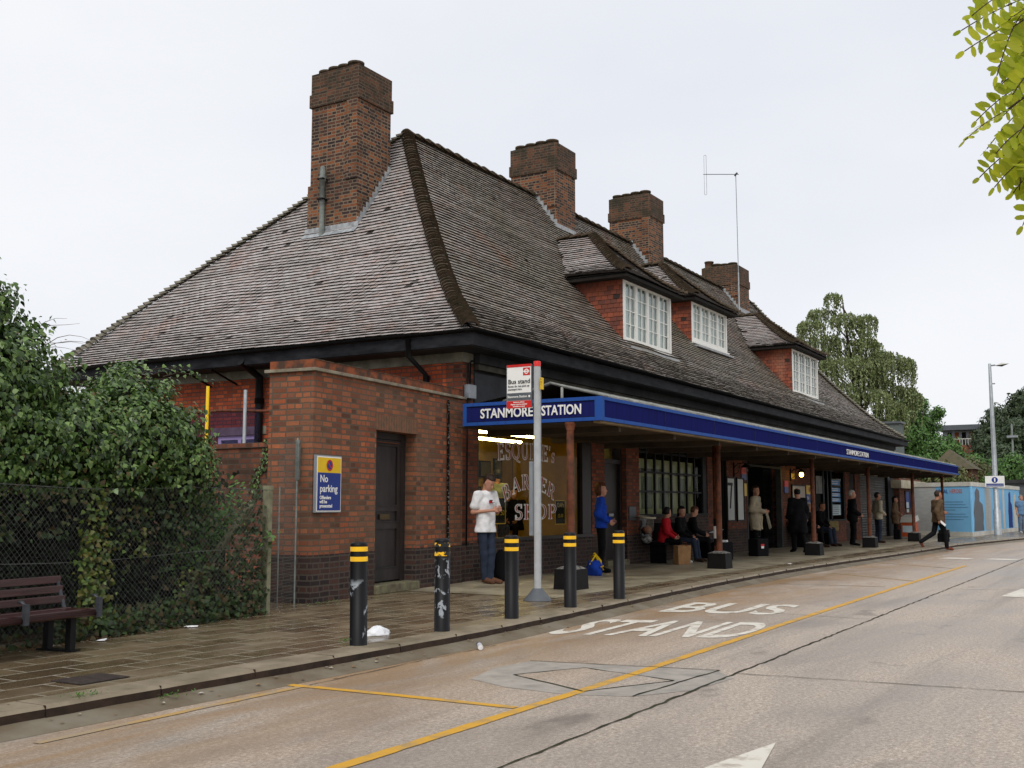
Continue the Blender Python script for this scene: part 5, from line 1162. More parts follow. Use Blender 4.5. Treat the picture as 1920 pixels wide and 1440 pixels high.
# ================================================================== hoarding
HD = thing('site_hoarding', 'pale blue painted hoarding reading LOCAL HEROES beyond the canopy', 'hoarding', (50, 8, 0))
M['sky_panel'] = mat('pale_blue_panel', (.20, .48, .74), .6, (.18, .44, .70), 1.5); M['grey_panel'] = mat('grey_panel', (.46, .47, .45), .7, (.38, .39, .38), 3, stretch=(1, 1, 6)); M['hwhite'] = mat('hoarding_white', (.62, .61, .55), .6, (.5, .48, .42), 2)
Pa, Pb, Pc = Vector((51.4, 9.7, 0)), Vector((50.0, 7.05, 0)), Vector((63.5, 6.6, 0))
def panelbox(a, b_, z0, z1, m, name, d=.06, off=0.0, par=HD):
    u = (b_-a).normalized(); n = Vector((u.y, -u.x, 0)); n = -n if n.dot(-a) < 0 else n
    a2, b2 = a+n*off, b_+n*off; pts = [(a2.x, a2.y), (b2.x, b2.y), (b2.x-n.x*d, b2.y-n.y*d), (a2.x-n.x*d, a2.y-n.y*d)]
    return MB().prism(pts, z0, z1).build(name, M[m], par), u, n
Pm = Pa.lerp(Pb, .40)
panelbox(Pa, Pm, .18, 2.12, 'grey_panel', 'grey_board'); p1, u1, n1 = panelbox(Pm, Pb, .18, 2.12, 'sky_panel', 'blue_board'); p2, u2, n2 = panelbox(Pb, Pc, .18, 2.12, 'sky_panel', 'blue_board')
for a, b_ in ((Pa, Pb), (Pb, Pc)): panelbox(a, b_, 2.121, 2.30, 'hwhite', 'top_rail', .10, .03); panelbox(a, b_, 0, .179, 'hwhite', 'kickboard', .10, .03)
def ht(s_, t, z, sz, m, sx=1.0): O = Pm+u1*t+n1*.006; text(s_, sz, M[m], p1, (O.x, O.y, z), u1, (0, 0, 1), depth=.001, sx=sx, bold=.003)
ht('LOCAL', .04, 1.83, .24, 'signblue', .80); M['hred'] = mat('pale_red', (.62, .16, .10), .5); ht('HEROES', .72, 1.83, .24, 'hred', .74); pass
for k in range(7):
    z = 1.44-k*.115-(.06 if k > 3 else 0); O = Pm+u1*.08+n1*.005; L_ = 1.3+.12*((k*37) % 3) if k not in (3,) else .9; E_ = O+u1*L_
    MB().prism([(O.x, O.y), (E_.x, E_.y), (E_.x-n1.x*.004, E_.y-n1.y*.004), (O.x-n1.x*.004, O.y-n1.y*.004)], z, z+.028).build('small_print', mat('small_print_ink', (.12, .28, .46), .6), p1)
# generic painted figures on the receding boards
def fig(par, a, u, n, t, w_, m, seed, zt=2.05):
    r = random.Random(seed); O = a+u*t+n*.008; z = .25; pts = []
    L_ = [(.0, .2), (.05, .7), (.0, 1.0), (.14, 1.45), (.2, 1.62), (.18, 1.85), (.36, zt), (.6, 1.95), (.66, 1.7), (.62, 1.5), (.9, 1.35), (1, .9), (.92, .5), (1.0, .2)]
    mb = MB(); k = len(L_); vs = [O+u*(x*w_+r.uniform(-.02, .02)*w_)+Vector((0, 0, z_)) for x, z_ in L_]
    vs2 = [v-n*.006 for v in vs]; mb.add(vs+vs2, [tuple(range(k))]+[(i, (i+1) % k, k+(i+1) % k, k+i) for i in range(k)]); mb.build('painted_figure', M[m], par)
fig(p2, Pb, u2, n2, .3, 2.4, 'panelgrey', 1); fig(p2, Pb, u2, n2, 5.5, 1.6, 'c_tweed', 3, 1.95); fig(p2, Pb, u2, n2, 9.6, 1.3, 'signblue', 4, 2.0); fig(p2, Pb, u2, n2, 11.3, 1.2, 'hwhite', 5, 1.8)
for t, w_, m in ((3.2, 1.5, 'grey_panel'), (8.0, .5, 'hwhite')):
    a = Pb+u2*t; panelbox(a, a+u2*w_, .2, 2.1, m, 'painted_strip', .004, .005, p2)
# ================================================================== lamp posts, far signs
LP = thing('street_lamp', 'tall tapered grey street lamp with a blue and white sign at its foot', 'street lamp', (53.4, 6.5, 0)); sx_ = 53.4/63.54
MB().lathe([(.16, 0), (.16, 1.1), (.115, 1.15), (.10, 4.5), (.062, 7.7), (.05, 7.72)], 12).build('pole', M['galv'], LP, local=True)
hd = MB(); d_ = RT; a = Vector((0, 0, 7.62)); hd.tube([a, a+d_*.25+Vector((0, 0, .03))], .035, 8); hd.build('arm', M['galv'], LP, local=True)
hd = MB(); 
for sgn, m in ((1, 'hwhite'), (-1, 'panelgrey')):
    n = 12; ring = [(a+d_*(.55+.34*math.cos(t))+Vector((d_.y, -d_.x, 0))*.14*math.sin(t)+Vector((0, 0, .05+.05*math.cos(t)))) for t in np.linspace(0, 2*math.pi, n+1)[:-1]]
    top = a+d_*.55+Vector((0, 0, .05+sgn*.09)); hd.add(ring+[top], [(i, (i+1) % n, n) for i in range(n)], M[m], True)
hd.build('lamp_head', M['hwhite'], LP, local=True); MB().tube([Vector((0, 0, 6.8)), Vector((0, 0, 6.8))+d_*.2], .03, 6).build('bracket', M['galv'], LP, local=True)
sg = MB(); sg.box(-.20, -.17, -.40, .40, 2.12, 2.62, M['white']); sg.build('sign_plate', M['white'], LP, local=True)
q = MB(); q.box(-.206, -.2005, -.36, .36, 2.15, 2.2); q.box(-.206, -.2005, -.36, .36, 2.22, 2.28); q.tube([(-.2005, 0, 2.44), (-.206, 0, 2.44)], .13, 16); q.build('sign_symbol', M['signblue'], LP, local=True)
MB().box(-.210, -.2065, -.03, .03, 2.36, 2.52).build('sign_mark', M['white'], LP, local=True)
L2_ = thing('street_lamp', 'thin distant lamp mast with a small box, against the dark tree', 'street lamp', (86, 9.2, 0)); MB().lathe([(.09, 0), (.06, 7.2)], 8).build('pole', M['pipe_grey'], L2_, local=True); MB().box(-.2, .2, -.35, .35, 6.2, 6.35).build('lamp_head', M['steelgrey'], L2_, local=True); MB().box(-.1, -.05, -.35, .35, 1.9, 2.5).build('sign_plate', M['galv'], L2_, local=True)
dw = thing('dark_gateway', 'dark grey gateway wall at the far end of the station road', 'wall', (68, 5, 0)); MB().box(67.5, 68, -2, 8.0, 0, 2.55).build('wall', M['panelgrey'], dw); MB().box(67.3, 68.1, -2.1, 8.1, 2.551, 2.75).build('coping', M['darkwall'], dw)
rs = thing('road_sign', 'round white road sign with a red ring by the dark gateway', 'road sign', (66.5, 6.35, 0)); MB().lathe([(.04, 0), (.04, 2.2)], 8).build('pole', M['galv'], rs, local=True)
MB().tube([(-.05, 0, 1.9), (-.08, 0, 1.9)], .30, 24, M['red']).build('ring', M['red'], rs, local=True); MB().tube([(-.081, 0, 1.9), (-.09, 0, 1.9)], .23, 24, M['white']).build('face', M['white'], rs, local=True); text('20', .24, M['black'], rs, (-.092, .13, 1.82), (0, -1, 0), (0, 0, 1), local=True)
# ticket stand behind the far column
os_ = thing('newspaper_stand', 'low orange and white newspaper stand near the hoarding', 'stand', (45.3, 8.7, 0)); os_.scale = (.8, .8, .85); MB().box(-.5, .5, -.3, .3, .1, .75, None).build('cabinet', mat('orange_panel', (.55, .10, .03), .5), os_, local=True); MB().add([(-.55, -.35, .75), (.55, -.35, .85), (.55, .35, .85), (-.55, .35, .75), (-.5, -.3, 1.0), (.5, -.3, 1.1), (.5, .3, 1.1), (-.5, .3, 1.0)], [(4, 5, 6, 7), (0, 1, 5, 4), (1, 2, 6, 5), (2, 3, 7, 6), (3, 0, 4, 7)]).build('hood', M['hwhite'], os_, local=True); MB().box(-.51, -.502, -.25, .25, .3, .6).build('poster', M['pwhite'], os_, local=True)
gc = thing('equipment_cabin', 'tall grey lift tower behind the far end of the roof', 'tower', (57.2, 12.2, 0)); MB().box(56.7, 57.7, 11.2, 12.5, 0, 5.4).build('wall', mat('pale_green_grey', (.13, .15, .14), .7, (.10, .12, .11), .7), gc); MB().box(56.6, 57.8, 11.1, 12.6, 5.401, 5.5).build('roof', M['panelgrey'], gc)
# distant red building with balcony
RB = thing('apartment_block', 'distant red brick flats with a dark roof and white balcony rail', 'building', (140, 19, 0)); x = 138.5
MB().box(x, x+10, 13.5, 23, 0, 8.5).build('wall', mat('far_brick', (.22, .06, .04), .9, (.18, .05, .035), 2), RB); MB().box(x+1.2, x+9, 14, 22.6, 8.501, 10.3).build('upper_storey', M['steelgrey'], RB); MB().box(x-.5, x+9.5, 13.8, 23, 10.301, 10.9).build('roof', M['panelgrey'], RB)
for k in range(5): MB().box(x+1.15, x+1.19, 18.4+k*.8, 18.85+k*.8, 8.6, 10.1).build('window', M['c_tan' if k % 2 else 'dark_int'], RB)
r_ = MB(); r_.box(x+.05, x+.12, 13.6, 22.9, 9.2, 9.3); 
for k in range(30): r_.box(x+.06, x+.10, 13.7+k*.31, 13.76+k*.31, 8.5, 9.2)
r_.build('balcony_rail', M['hwhite'], RB)
for k in range(4): MB().box(x-.03, x-.001, 14+k*3, 15+k*3, 5.5, 7).build('window', M['panelgrey'], RB)
HH = thing('brown_roofed_house', 'small distant house with a brown hipped roof among the shrubs', 'house', (78, 12, 0)); MB().box(77, 80, 10.8, 13.2, 0, 3.7).build('wall', M['brick_yard'], HH)
MB().add([(76.7, 10.5, 3.7), (80.3, 10.5, 3.7), (80.3, 13.5, 3.7), (76.7, 13.5, 3.7), (78.2, 12.3, 5.1), (79, 12.3, 5.1)], [(0, 1, 5, 4), (1, 2, 5), (2, 3, 4, 5), (3, 0, 4)]).build('roof', mat('brown_roof', (.11, .085, .055), .9, (.07, .07, .04), 3, bmp=.5), HH)
# ================================================================== vegetation
rg_ = np.random.default_rng(5)
def leaves(P, Nrm, size, rng, shape='ivy', droop=.5, aspect=1.0):
    """P (n,3) positions, Nrm (n,3) outward directions -> V,F for pointed, folded leaves hanging down"""
    n = len(P); Nrm = Nrm+rng.normal(0, .45, (n, 3)); Nrm /= np.linalg.norm(Nrm, axis=1, keepdims=True)
    tip = np.tile([0, 0, -1.0], (n, 1))*droop+rng.normal(0, .55, (n, 3))*(1.2-droop)
    tip -= Nrm*(tip*Nrm).sum(1, keepdims=True); tip /= np.linalg.norm(tip, axis=1, keepdims=True)+1e-9
    sd_ = np.cross(Nrm, tip); s_ = (size*rng.uniform(.6, 1.25, n))[:, None]
    if shape == 'ivy': prof_ = [(-.35, 0, 0), (-.25, .48, -.10), (.15, .36, -.07), (.75, 0, -.12), (.15, -.36, -.07), (-.25, -.48, -.10)]
    else: prof_ = [(-.6, 0, 0), (-.2, .28*aspect, -.05), (.3, .24*aspect, -.05), (.7, 0, -.1), (.3, -.24*aspect, -.05), (-.2, -.28*aspect, -.05)]
    V = np.stack([P+s_*(tip*a+sd_*b+Nrm*c) for a, b, c in prof_], 1).reshape(-1, 3)
    b_ = np.arange(n)[:, None]*6
    F = np.concatenate([b_+np.array([[0, 1, 2, 3]]), b_+np.array([[0, 3, 4, 5]])], 1).reshape(-1, 4)
    return V, F
def blobpts(blobs, dens, rng, thick=.25, squash=1, clump=None, front=None):
    P, Nn = [], []
    for (x, y, z, r) in blobs:
        n = int(dens*r*r*12.6); d = rng.normal(0, 1, (n, 3)); d /= np.linalg.norm(d, axis=1, keepdims=True)
        rr = r*(1-thick*rng.random(n)**1.6)*(1+.16*np.sin(d[:, 0]*7+x*3)*np.sin(d[:, 2]*8+y)+.08*np.sin(d[:, 1]*17+z))
        p = np.array([x, y, z])+d*rr[:, None]*np.array([1, 1, squash])
        ok = np.ones(n, bool)
        for (x2, y2, z2, r2) in blobs:
            if (x2, y2, z2) != (x, y, z): ok &= ((p-np.array([x2, y2, z2]))**2).sum(1) > (r2*.72)**2
        if front is not None: ok &= front(p, d)
        P.append(p[ok]); Nn.append(d[ok])
    return np.concatenate(P), np.concatenate(Nn)
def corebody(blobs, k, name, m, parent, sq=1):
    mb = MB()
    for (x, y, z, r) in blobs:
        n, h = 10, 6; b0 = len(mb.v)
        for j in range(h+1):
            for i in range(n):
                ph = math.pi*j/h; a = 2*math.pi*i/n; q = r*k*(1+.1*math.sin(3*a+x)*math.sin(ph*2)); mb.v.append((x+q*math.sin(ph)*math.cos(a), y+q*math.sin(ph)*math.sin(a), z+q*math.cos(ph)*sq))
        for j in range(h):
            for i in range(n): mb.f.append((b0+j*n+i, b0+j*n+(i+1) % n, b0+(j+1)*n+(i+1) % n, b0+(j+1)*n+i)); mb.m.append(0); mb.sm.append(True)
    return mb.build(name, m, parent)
M['ivy'] = leafmat('ivy_leaf', [(.016, .036, .008), (.036, .08, .016), (.085, .16, .034), (.19, .30, .08), (.04, .075, .016)], .15, .35, .5)
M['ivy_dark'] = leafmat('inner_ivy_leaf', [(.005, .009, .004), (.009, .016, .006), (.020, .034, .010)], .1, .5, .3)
M['ivy_yellow'] = leafmat('yellowing_ivy_leaf', [(.06, .11, .018), (.11, .16, .025), (.15, .12, .03), (.045, .085, .016)], .2, .4)
M['ash'] = leafmat('fresh_green_leaf', [(.08, .19, .03), (.12, .26, .045), (.06, .14, .025)], .3, .45)
M['twig'] = mat('twig_bark', (.09, .065, .045), .9, (.05, .035, .025), 12)
IV = thing('ivy_hedge', 'great overhanging mass of dark green ivy behind the chain link fence', 'ivy', (7.5, 10.2, 0))
IB = [(4.2, 10.6, 2.6, 1.2), (5.4, 10.4, 2.7, 1.15), (6.0, 10.3, 3.25, .72), (6.35, 10.2, 3.0, .62), (6.6, 10.0, 2.5, .7), (6.1, 9.9, 2.1, .9), (5.2, 9.9, 2.0, 1.0), (7.15, 10.1, 2.05, .62), (7.3, 9.75, 1.85, .60), (7.85, 10.0, 1.95, .50), (8.35, 10.05, 2.25, .55),
      (8.15, 9.75, 1.95, .55), (8.75, 9.95, 1.95, .55), (8.85, 9.8, 1.65, .48), (8.9, 9.9, 1.35, .42), (7.8, 9.65, 1.7, .5), (6.6, 9.6, 1.75, .55), (8.5, 10.35, 2.45, .36), (7.0, 10.5, 2.0, .65), (5.9, 9.6, 1.7, .6)]
IB = [(x*f, y*f, 1.25+(z-1.25)*f, r*f) for x, y, z, r in IB for f in [(y-(.42 if z > 1.5 else .15))/y]]
P, Nn = blobpts(IB, 980, rg_, .34, front=lambda p, d: (d[:, 1] < .6) & (d[:, 2] > -.75))
P += Nn*(.085*np.sin(P[:, :1]*9)*np.sin(P[:, 2:3]*11+P[:, 1:2]*5)+.05*np.sin(P[:, :1]*21+2)*np.sin(P[:, 2:3]*23)); V, F = leaves(P, Nn, .054, rg_, 'ivy', .85)
npmesh('foliage', V-np.array(IV.location), F, M['ivy'], IV, np.repeat(np.clip(rg_.random(len(P))*.8+.2*(Nn[:, 2] > .3), 0, 1), 2))  # upward-facing leaves shifted along the ramp, putting light from above into colour
q_ = rg_.random(len(P)) < .07; Pn = P[q_]+Nn[q_]*.06; Pn = np.concatenate([Pn+rg_.normal(0, .03, Pn.shape) for _ in range(2)]); V, F = leaves(Pn, np.concatenate([Nn[q_]]*2)+np.array([0, 0, .6]), .036, rg_, 'ivy', .1)
M['ivy_new'] = leafmat('new_ivy_leaf', [(.10, .19, .04), (.16, .27, .06), (.20, .30, .09), (.14, .10, .04)], .25, .4)
npmesh('new_growth', V-np.array(IV.location), F, M['ivy_new'], IV, np.repeat(rg_.random(len(Pn)), 2))
corebody(IB, .72, 'light_block_core', mat('dark_core', (.012, .014, .008), 1), IV)  # added dark core that keeps light from passing through the leaves
# leaves coloured near black as the shaded hedge interior behind the fence
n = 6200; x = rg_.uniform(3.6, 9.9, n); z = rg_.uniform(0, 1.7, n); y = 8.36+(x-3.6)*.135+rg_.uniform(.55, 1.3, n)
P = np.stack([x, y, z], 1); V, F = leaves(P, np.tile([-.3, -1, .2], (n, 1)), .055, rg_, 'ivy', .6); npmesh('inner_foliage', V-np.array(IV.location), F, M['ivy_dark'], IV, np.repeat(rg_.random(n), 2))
MB().box(3.2, 9.1, 10.4, 10.6, 0, 2.0).box(9.101, 10.3, 10.42, 10.6, 0, 1.05).build('shade_backing', mat('shade_dark', (.010, .011, .007), 1), IV)  # near-black boxes standing in for the shade deep in the hedge
# ivy creeping on and along the fence
P, Nn, TVv = [], [], []
def creep(x0, x1, z0, z1, n, dz=0, off=(-.05, .06), sd=.0):
    xx = rg_.uniform(x0, x1, n)+rg_.normal(0, sd, n); zz = z0+(z1-z0)*rg_.random(n)**1.3; yy = 8.36+(xx-3.6)*.135+rg_.uniform(off[0], off[1], n)
    return np.stack([xx, yy, zz], 1)
Pg = np.concatenate([creep(6.6, 9.6, 0, .28, 1300, off=(-.15, .15)), creep(8.4, 9.65, .1, .6, 420), creep(9.1, 9.75, .2, .85, 260, off=(-.08, .1)), creep(3.4, 6.6, 0, .3, 300), creep(5.5, 9.3, .95, 1.5, 420, off=(-.06, .12)), creep(7.2, 9.6, .5, 1.2, 240, off=(-.03, .15)), creep(7.9, 9.3, 0, .9, 360, off=(0, .3)), creep(9.25, 9.75, .85, 1.5, 110, off=(-.05, .1))])
V, F = leaves(Pg, np.tile([-.4, -.8, .5], (len(Pg), 1)), .052, rg_, 'ivy', .4)
M['ivy_ground'] = leafmat('low_ivy_leaf', [(.015, .028, .009), (.026, .048, .014), (.045, .075, .022), (.055, .04, .015)], .1, .5, .25)
g = npmesh('ground_ivy', V, F, M['ivy_ground'], None, np.repeat(rg_.random(len(Pg)), 2), label='low ivy creeping along the foot of the fence', cat='ivy')
Py = np.concatenate([creep(6.9, 7.15, .35, 1.45, 300, sd=.07), creep(6.8, 7.3, .1, 1.0, 300, sd=.06), creep(7.4, 7.8, .75, 1.5, 40), creep(8.2, 8.4, .3, .6, 25)])
V, F = leaves(Py, np.tile([-.4, -.9, .2], (len(Py), 1)), .044, rg_, 'ivy', .5)
npmesh('climbing_ivy', V, F, M['ivy_yellow'], None, np.repeat(rg_.random(len(Py)), 2), label='strip of yellow green ivy climbing the fence beside the bench', cat='ivy')
# bright seedling shrub against the annexe
AS = thing('elder_shrub', 'bright green feathery shrub between the ivy and the concrete post', 'shrub', (9.4, 9.6, 0)); P, Nn = [], []; tw = MB(); r = random.Random(2)
for k in range(34):
    bx, by = 9.25+r.uniform(-.25, .3), 9.55+r.uniform(-.1, .25); tip = Vector((bx+r.uniform(-.55, .45), by+r.uniform(-.45, .2), r.uniform(.7, 1.62))); b0 = Vector((bx, by, .2)); mid = (b0+tip)/2+Vector((0, 0, .2)); tw.tube([b0, mid, tip], [.008, .006, .002], 4)
    for j in range(22):
        t = .35+.65*j/22; p = b0.lerp(mid, min(1, t*2)) if t < .5 else mid.lerp(tip, t*2-1); P.append(np.array(p)+rg_.normal(0, .045, 3)); Nn.append([-.4, -.5, .7])
P = np.array(P); V, F = leaves(P, np.array(Nn), .06, rg_, 'long', .3, .9); npmesh('foliage', V-np.array(AS.location), F, M['ash'], AS, np.repeat(rg_.random(len(P)), 2)); tw.build('stems', M['twig'], AS)
# creeper on the yard wall, thin
n = 170; s_ = rg_.random(n); Pv = np.stack([np.full(n, 11.52), 11.35-.5*s_+.05*np.sin(s_*14)+rg_.normal(0, .05, n), .9+1.3*s_], 1); V, F = leaves(Pv, np.tile([-1, 0, .1], (n, 1)), .045, rg_, 'ivy', .8)
cr_ = thing('wall_creeper', 'thin strand of creeper climbing the yard wall beside the weld mesh', 'creeper', (11.5, 11.1, 0)); npmesh('foliage', V-np.array(cr_.location), F, M['ivy'], cr_, np.repeat(rg_.random(n), 2)); MB().tube([(11.53, 11.4, .1), (11.53, 11.3, 1.0), (11.53, 11.1, 1.6), (11.53, 10.85, 2.3)], .008, 5).build('stem', M['twig'], cr_)
# bare twigs above the ivy
bt = MB(); r = random.Random(9)
for k in range(7):
    p = Vector((7.0+r.uniform(-.1, .25), 10.1, 2.7)); d = Vector((r.uniform(.1, .9), r.uniform(-.3, .2), r.uniform(.5, 1))).normalized(); pts = [p]
    for j in range(6): d = (d+Vector((r.uniform(-.1, .35), 0, r.uniform(-.45, .12)))).normalized(); p = p+d*.14; pts.append(p)
    bt.tube(pts, [.006-.0008*i for i in range(7)], 4)
bt.build('bare_twigs', M['twig'], IV)
bt = MB(); Pt = []
for k in range(5):
    p = Vector((7.6+.28*k, 9.9, 2.55+.05*k)); d = Vector((.8, 0, .5)).normalized(); pts = [p]
    for j in range(8): d = (d+Vector((r.uniform(0, .3), r.uniform(-.1, .1), r.uniform(-.25, .08)))).normalized(); p = p+d*.12; pts.append(p); Pt.append(p+Vector((0, 0, .02))); Pt.append(p-Vector((0, 0, .03)))
    bt.tube(pts, [.006-.0006*i for i in range(9)], 4)
bt.build('trailing_stems', M['twig'], IV); Pt = np.array([tuple(p) for p in Pt]); V, F = leaves(Pt, np.tile([-.3, -.6, .6], (len(Pt), 1)), .05, rg_, 'ivy', .4); npmesh('trailing_foliage', V-np.array(IV.location), F, M['ivy'], IV, np.repeat(rg_.random(len(Pt)), 2))
# weeds at the kerb
for k, (x, y, z, nn, lab) in enumerate([(4.95, 6.22, 0, 60, 'small weed growing from the kerb joint nearest the camera'), (8.05, 6.62, 0, 40, 'low weeds on the paving by the foot of the nearest bollard'), (5.5, 6.05, -.075, 40, 'weed in the gutter below the kerb at the left'), (11.15, 9.45, 0, 90, 'moss and weeds along the foot of the annexe wall')]):
    P = np.stack([x+rg_.normal(0, .07 if k < 3 else .25, nn), y+rg_.normal(0, .025, nn), z+rg_.uniform(.004, .035, nn)], 1); V, F = leaves(P, np.tile([0, 0, 1.0], (nn, 1)), .028, rg_, 'long', 0, .5)
    npmesh('weed', V-P.mean(0)*np.array([1, 1, 0]), F, M['ash'] if k != 3 else M['ivy'], None, np.repeat(rg_.random(nn), 2), loc=(P[:, 0].mean(), P[:, 1].mean(), 0), label=lab, cat='weed')

# ---------------------------------------------------------------- distant trees
def treeobj(name, label, base, blobs, dens, leaf, m, trunk=(.25, 6), droop=.3, asp=.8, core=.55, seed=0, shape='long', thick=.45, cat='tree', group=None, coremat=None):
    rng = np.random.default_rng(seed); T = thing(name, label, cat, base, group=group); r = random.Random(seed)
    P, Nn = blobpts(blobs, dens, rng, thick); V, F = leaves(P, Nn, leaf, rng, shape, droop, asp)
    npmesh('crown', V-np.array(base), F, m, T, np.repeat(np.clip(rng.random(len(P))*.7+.3*rng.random()*1, 0, 1), 2))
    tb = MB(); c = Vector(base); top = Vector((np.mean([b[0] for b in blobs]), np.mean([b[1] for b in blobs]), np.mean([b[2] for b in blobs])))
    tb.tube([c, c.lerp(top, .5), top], [trunk[0], trunk[0]*.7, trunk[0]*.3], 8)
    for b in blobs[::2]: q = c.lerp(top, r.uniform(.4, .9)); tb.tube([q, q.lerp(Vector(b[:3]), .6), Vector(b[:3])], [trunk[0]*.35, trunk[0]*.2, .03], 5)
    tb.build('trunk', M['twig'], T)
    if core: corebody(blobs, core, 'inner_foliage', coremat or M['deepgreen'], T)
    return T
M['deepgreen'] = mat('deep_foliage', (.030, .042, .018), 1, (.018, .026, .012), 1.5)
M['lv_birch'] = leafmat('birch_leaf', [(.12, .16, .055), (.20, .25, .09), (.28, .33, .15), (.15, .17, .07)], .2, .5)
M['lv_green'] = leafmat('green_leaf', [(.07, .16, .03), (.10, .22, .045), (.14, .27, .07), (.05, .10, .025)], .25, .5)
M['lv_dark'] = leafmat('dark_leaf', [(.028, .055, .022), (.045, .075, .03), (.07, .10, .045), (.03, .045, .02)], .1, .5)
M['lv_olive'] = leafmat('olive_leaf', [(.09, .13, .035), (.14, .16, .05), (.12, .09, .04), (.07, .10, .03)], .2, .5)
# weeping birch: hanging strands
def birch():
    rng = np.random.default_rng(3); base = (81, 18.6, 0); T = thing('silver_birch', 'tall weeping birch with hanging strands behind the far end of the station roof', 'tree', base)
    r = random.Random(8); P, Nn = [], []; tb = MB(); L_ = [(-RT*s + Vector((0, 0, 0))) for s in (0,)]
    C_ = Vector(base); up = Vector((0, 0, 1)); fwd = Vector((RT.y, -RT.x, 0))*-1
    tb.tube([C_, C_+up*8-RT*.2, C_+up*14-RT*.9, C_+up*16.8-RT*1.15], [.3, .2, .1, .03], 8)
    # attachment points given as (lateral along camera-right, height) envelopes of a wide irregular crown
    heads = [(-1.2, 16.6, .5), (-1.8, 15.6, .9), (-.4, 15.0, 1.0), (-2.8, 14.6, .8), (.8, 14.9, .8), (-3.6, 13.2, .8), (-1.4, 13.6, 1.4), (.9, 13.2, 1.1), (1.9, 12.3, .8), (-3.9, 12.0, .7), (-2.4, 12.0, 1.3), (-.2, 11.8, 1.4), (1.4, 11.2, 1.0), (3.2, 12.3, .8), (3.9, 11.9, .5), (2.6, 10.6, .8), (3.8, 9.9, .8), (4.4, 9.4, .5), (-3.2, 10.3, 1.2), (-1.2, 10.0, 1.5), (.9, 9.4, 1.4), (2.6, 8.6, 1.0), (-2.6, 8.2, 1.5), (-.4, 7.8, 1.6), (1.5, 7.2, 1.4), (-3, 6.2, 1.5), (-1, 5.8, 1.6), (1.2, 5.2, 1.5)]
    for (lx, hz, rr) in heads:
        lx = (lx-.75)*1.04; rr *= 1.12; c = C_+RT*lx+up*(hz-rr*.3)+fwd*r.uniform(-1.2, 1.2); st = C_+up*max(3, hz-2.2-abs(lx)*.5)+RT*(-.1*lx)
        tb.tube([st, st.lerp(c, .6)+up*.35, c], [.08, .05, .02], 5)
        for k in range(int(58*rr+14)):
            a = r.uniform(0, 6.28); q = rr*math.sqrt(r.random()); p0 = c+RT*(q*math.cos(a))+fwd*(q*1.2*math.sin(a))+up*(rr*.55*math.sqrt(max(0, 1-(q/rr)**2))*r.uniform(.5, 1)); ln = r.uniform(.4, 2.4)*(1 if hz < 15 else .6)
            dr = r.uniform(-.12, .12); nl = int(ln*17)
            for j in range(nl):
                t = j/nl; p = p0+RT*(dr*t+.15*math.sin(t*3)*math.cos(a))-up*(ln*t*t*.4+ln*t*.6); P.append((p.x+r.gauss(0, .05), p.y+r.gauss(0, .05), p.z+r.gauss(0, .03))); Nn.append((r.gauss(0, 1), r.gauss(0, 1), .4))
    P = np.array(P); V, F = leaves(P, np.array(Nn), .155, rng, 'long', .7, 1.1); npmesh('crown', V-np.array(base), F, M['lv_birch'], T, np.repeat(rng.random(len(P)), 2)); tb.build('trunk', M['twig'], T)
birch()
lat = lambda D, l, z, r, off=0: (C0(D).x+RT.x*l, C0(D).y+RT.y*l+off, z, r)
FW = Vector((RT.y*-1, RT.x, 0))
def C0(D): return FW*D
def ring(D, pts, jit=1.0, seed=0):
    r = random.Random(seed); out = []
    for (px_, py_, rr) in pts:      # lateral metres from the view axis, height, radius at distance D
        p = FW*(D+r.uniform(-jit, jit))+RT*px_; out.append((p.x, p.y, py_, rr))
    return out
def bs(D, l): p = FW*D+RT*l; return (p.x, p.y, 0)
k_ = 86/2058
treeobj('maple_tree', 'fresh green broadleaf tree right of the birch', bs(86, 32.5), ring(86, [(30.6, 8.6, 1.2), (31.8, 8.7, 1.1), (32.6, 7.6, 1.6), (34.0, 5.4, 1.4), (31.2, 6.4, 1.9), (33.2, 5.0, 2.0), (30.6, 4.2, 2.0), (34.6, 4.0, 1.3), (32.2, 9.3, .5), (33.4, 8.6, .5)], seed=1), 75, .24, M['lv_green'], seed=21, core=.6)
treeobj('dark_plane_tree', 'large dark round crowned tree at the right edge', bs(122, 57.5), ring(122, [(54.0, 8, 2.4), (55.5, 10.3, 2.4), (57.6, 12.3, 2.2), (59.8, 13.2, 2.4), (57.5, 9, 3), (60.5, 10, 3.2), (54.6, 5, 2.6), (58, 5.4, 3), (62, 6, 3), (62.5, 12.5, 2.6), (53.2, 5.2, 1.5)], seed=2), 38, .42, M['lv_dark'], (.5, 8), seed=22, core=.75)
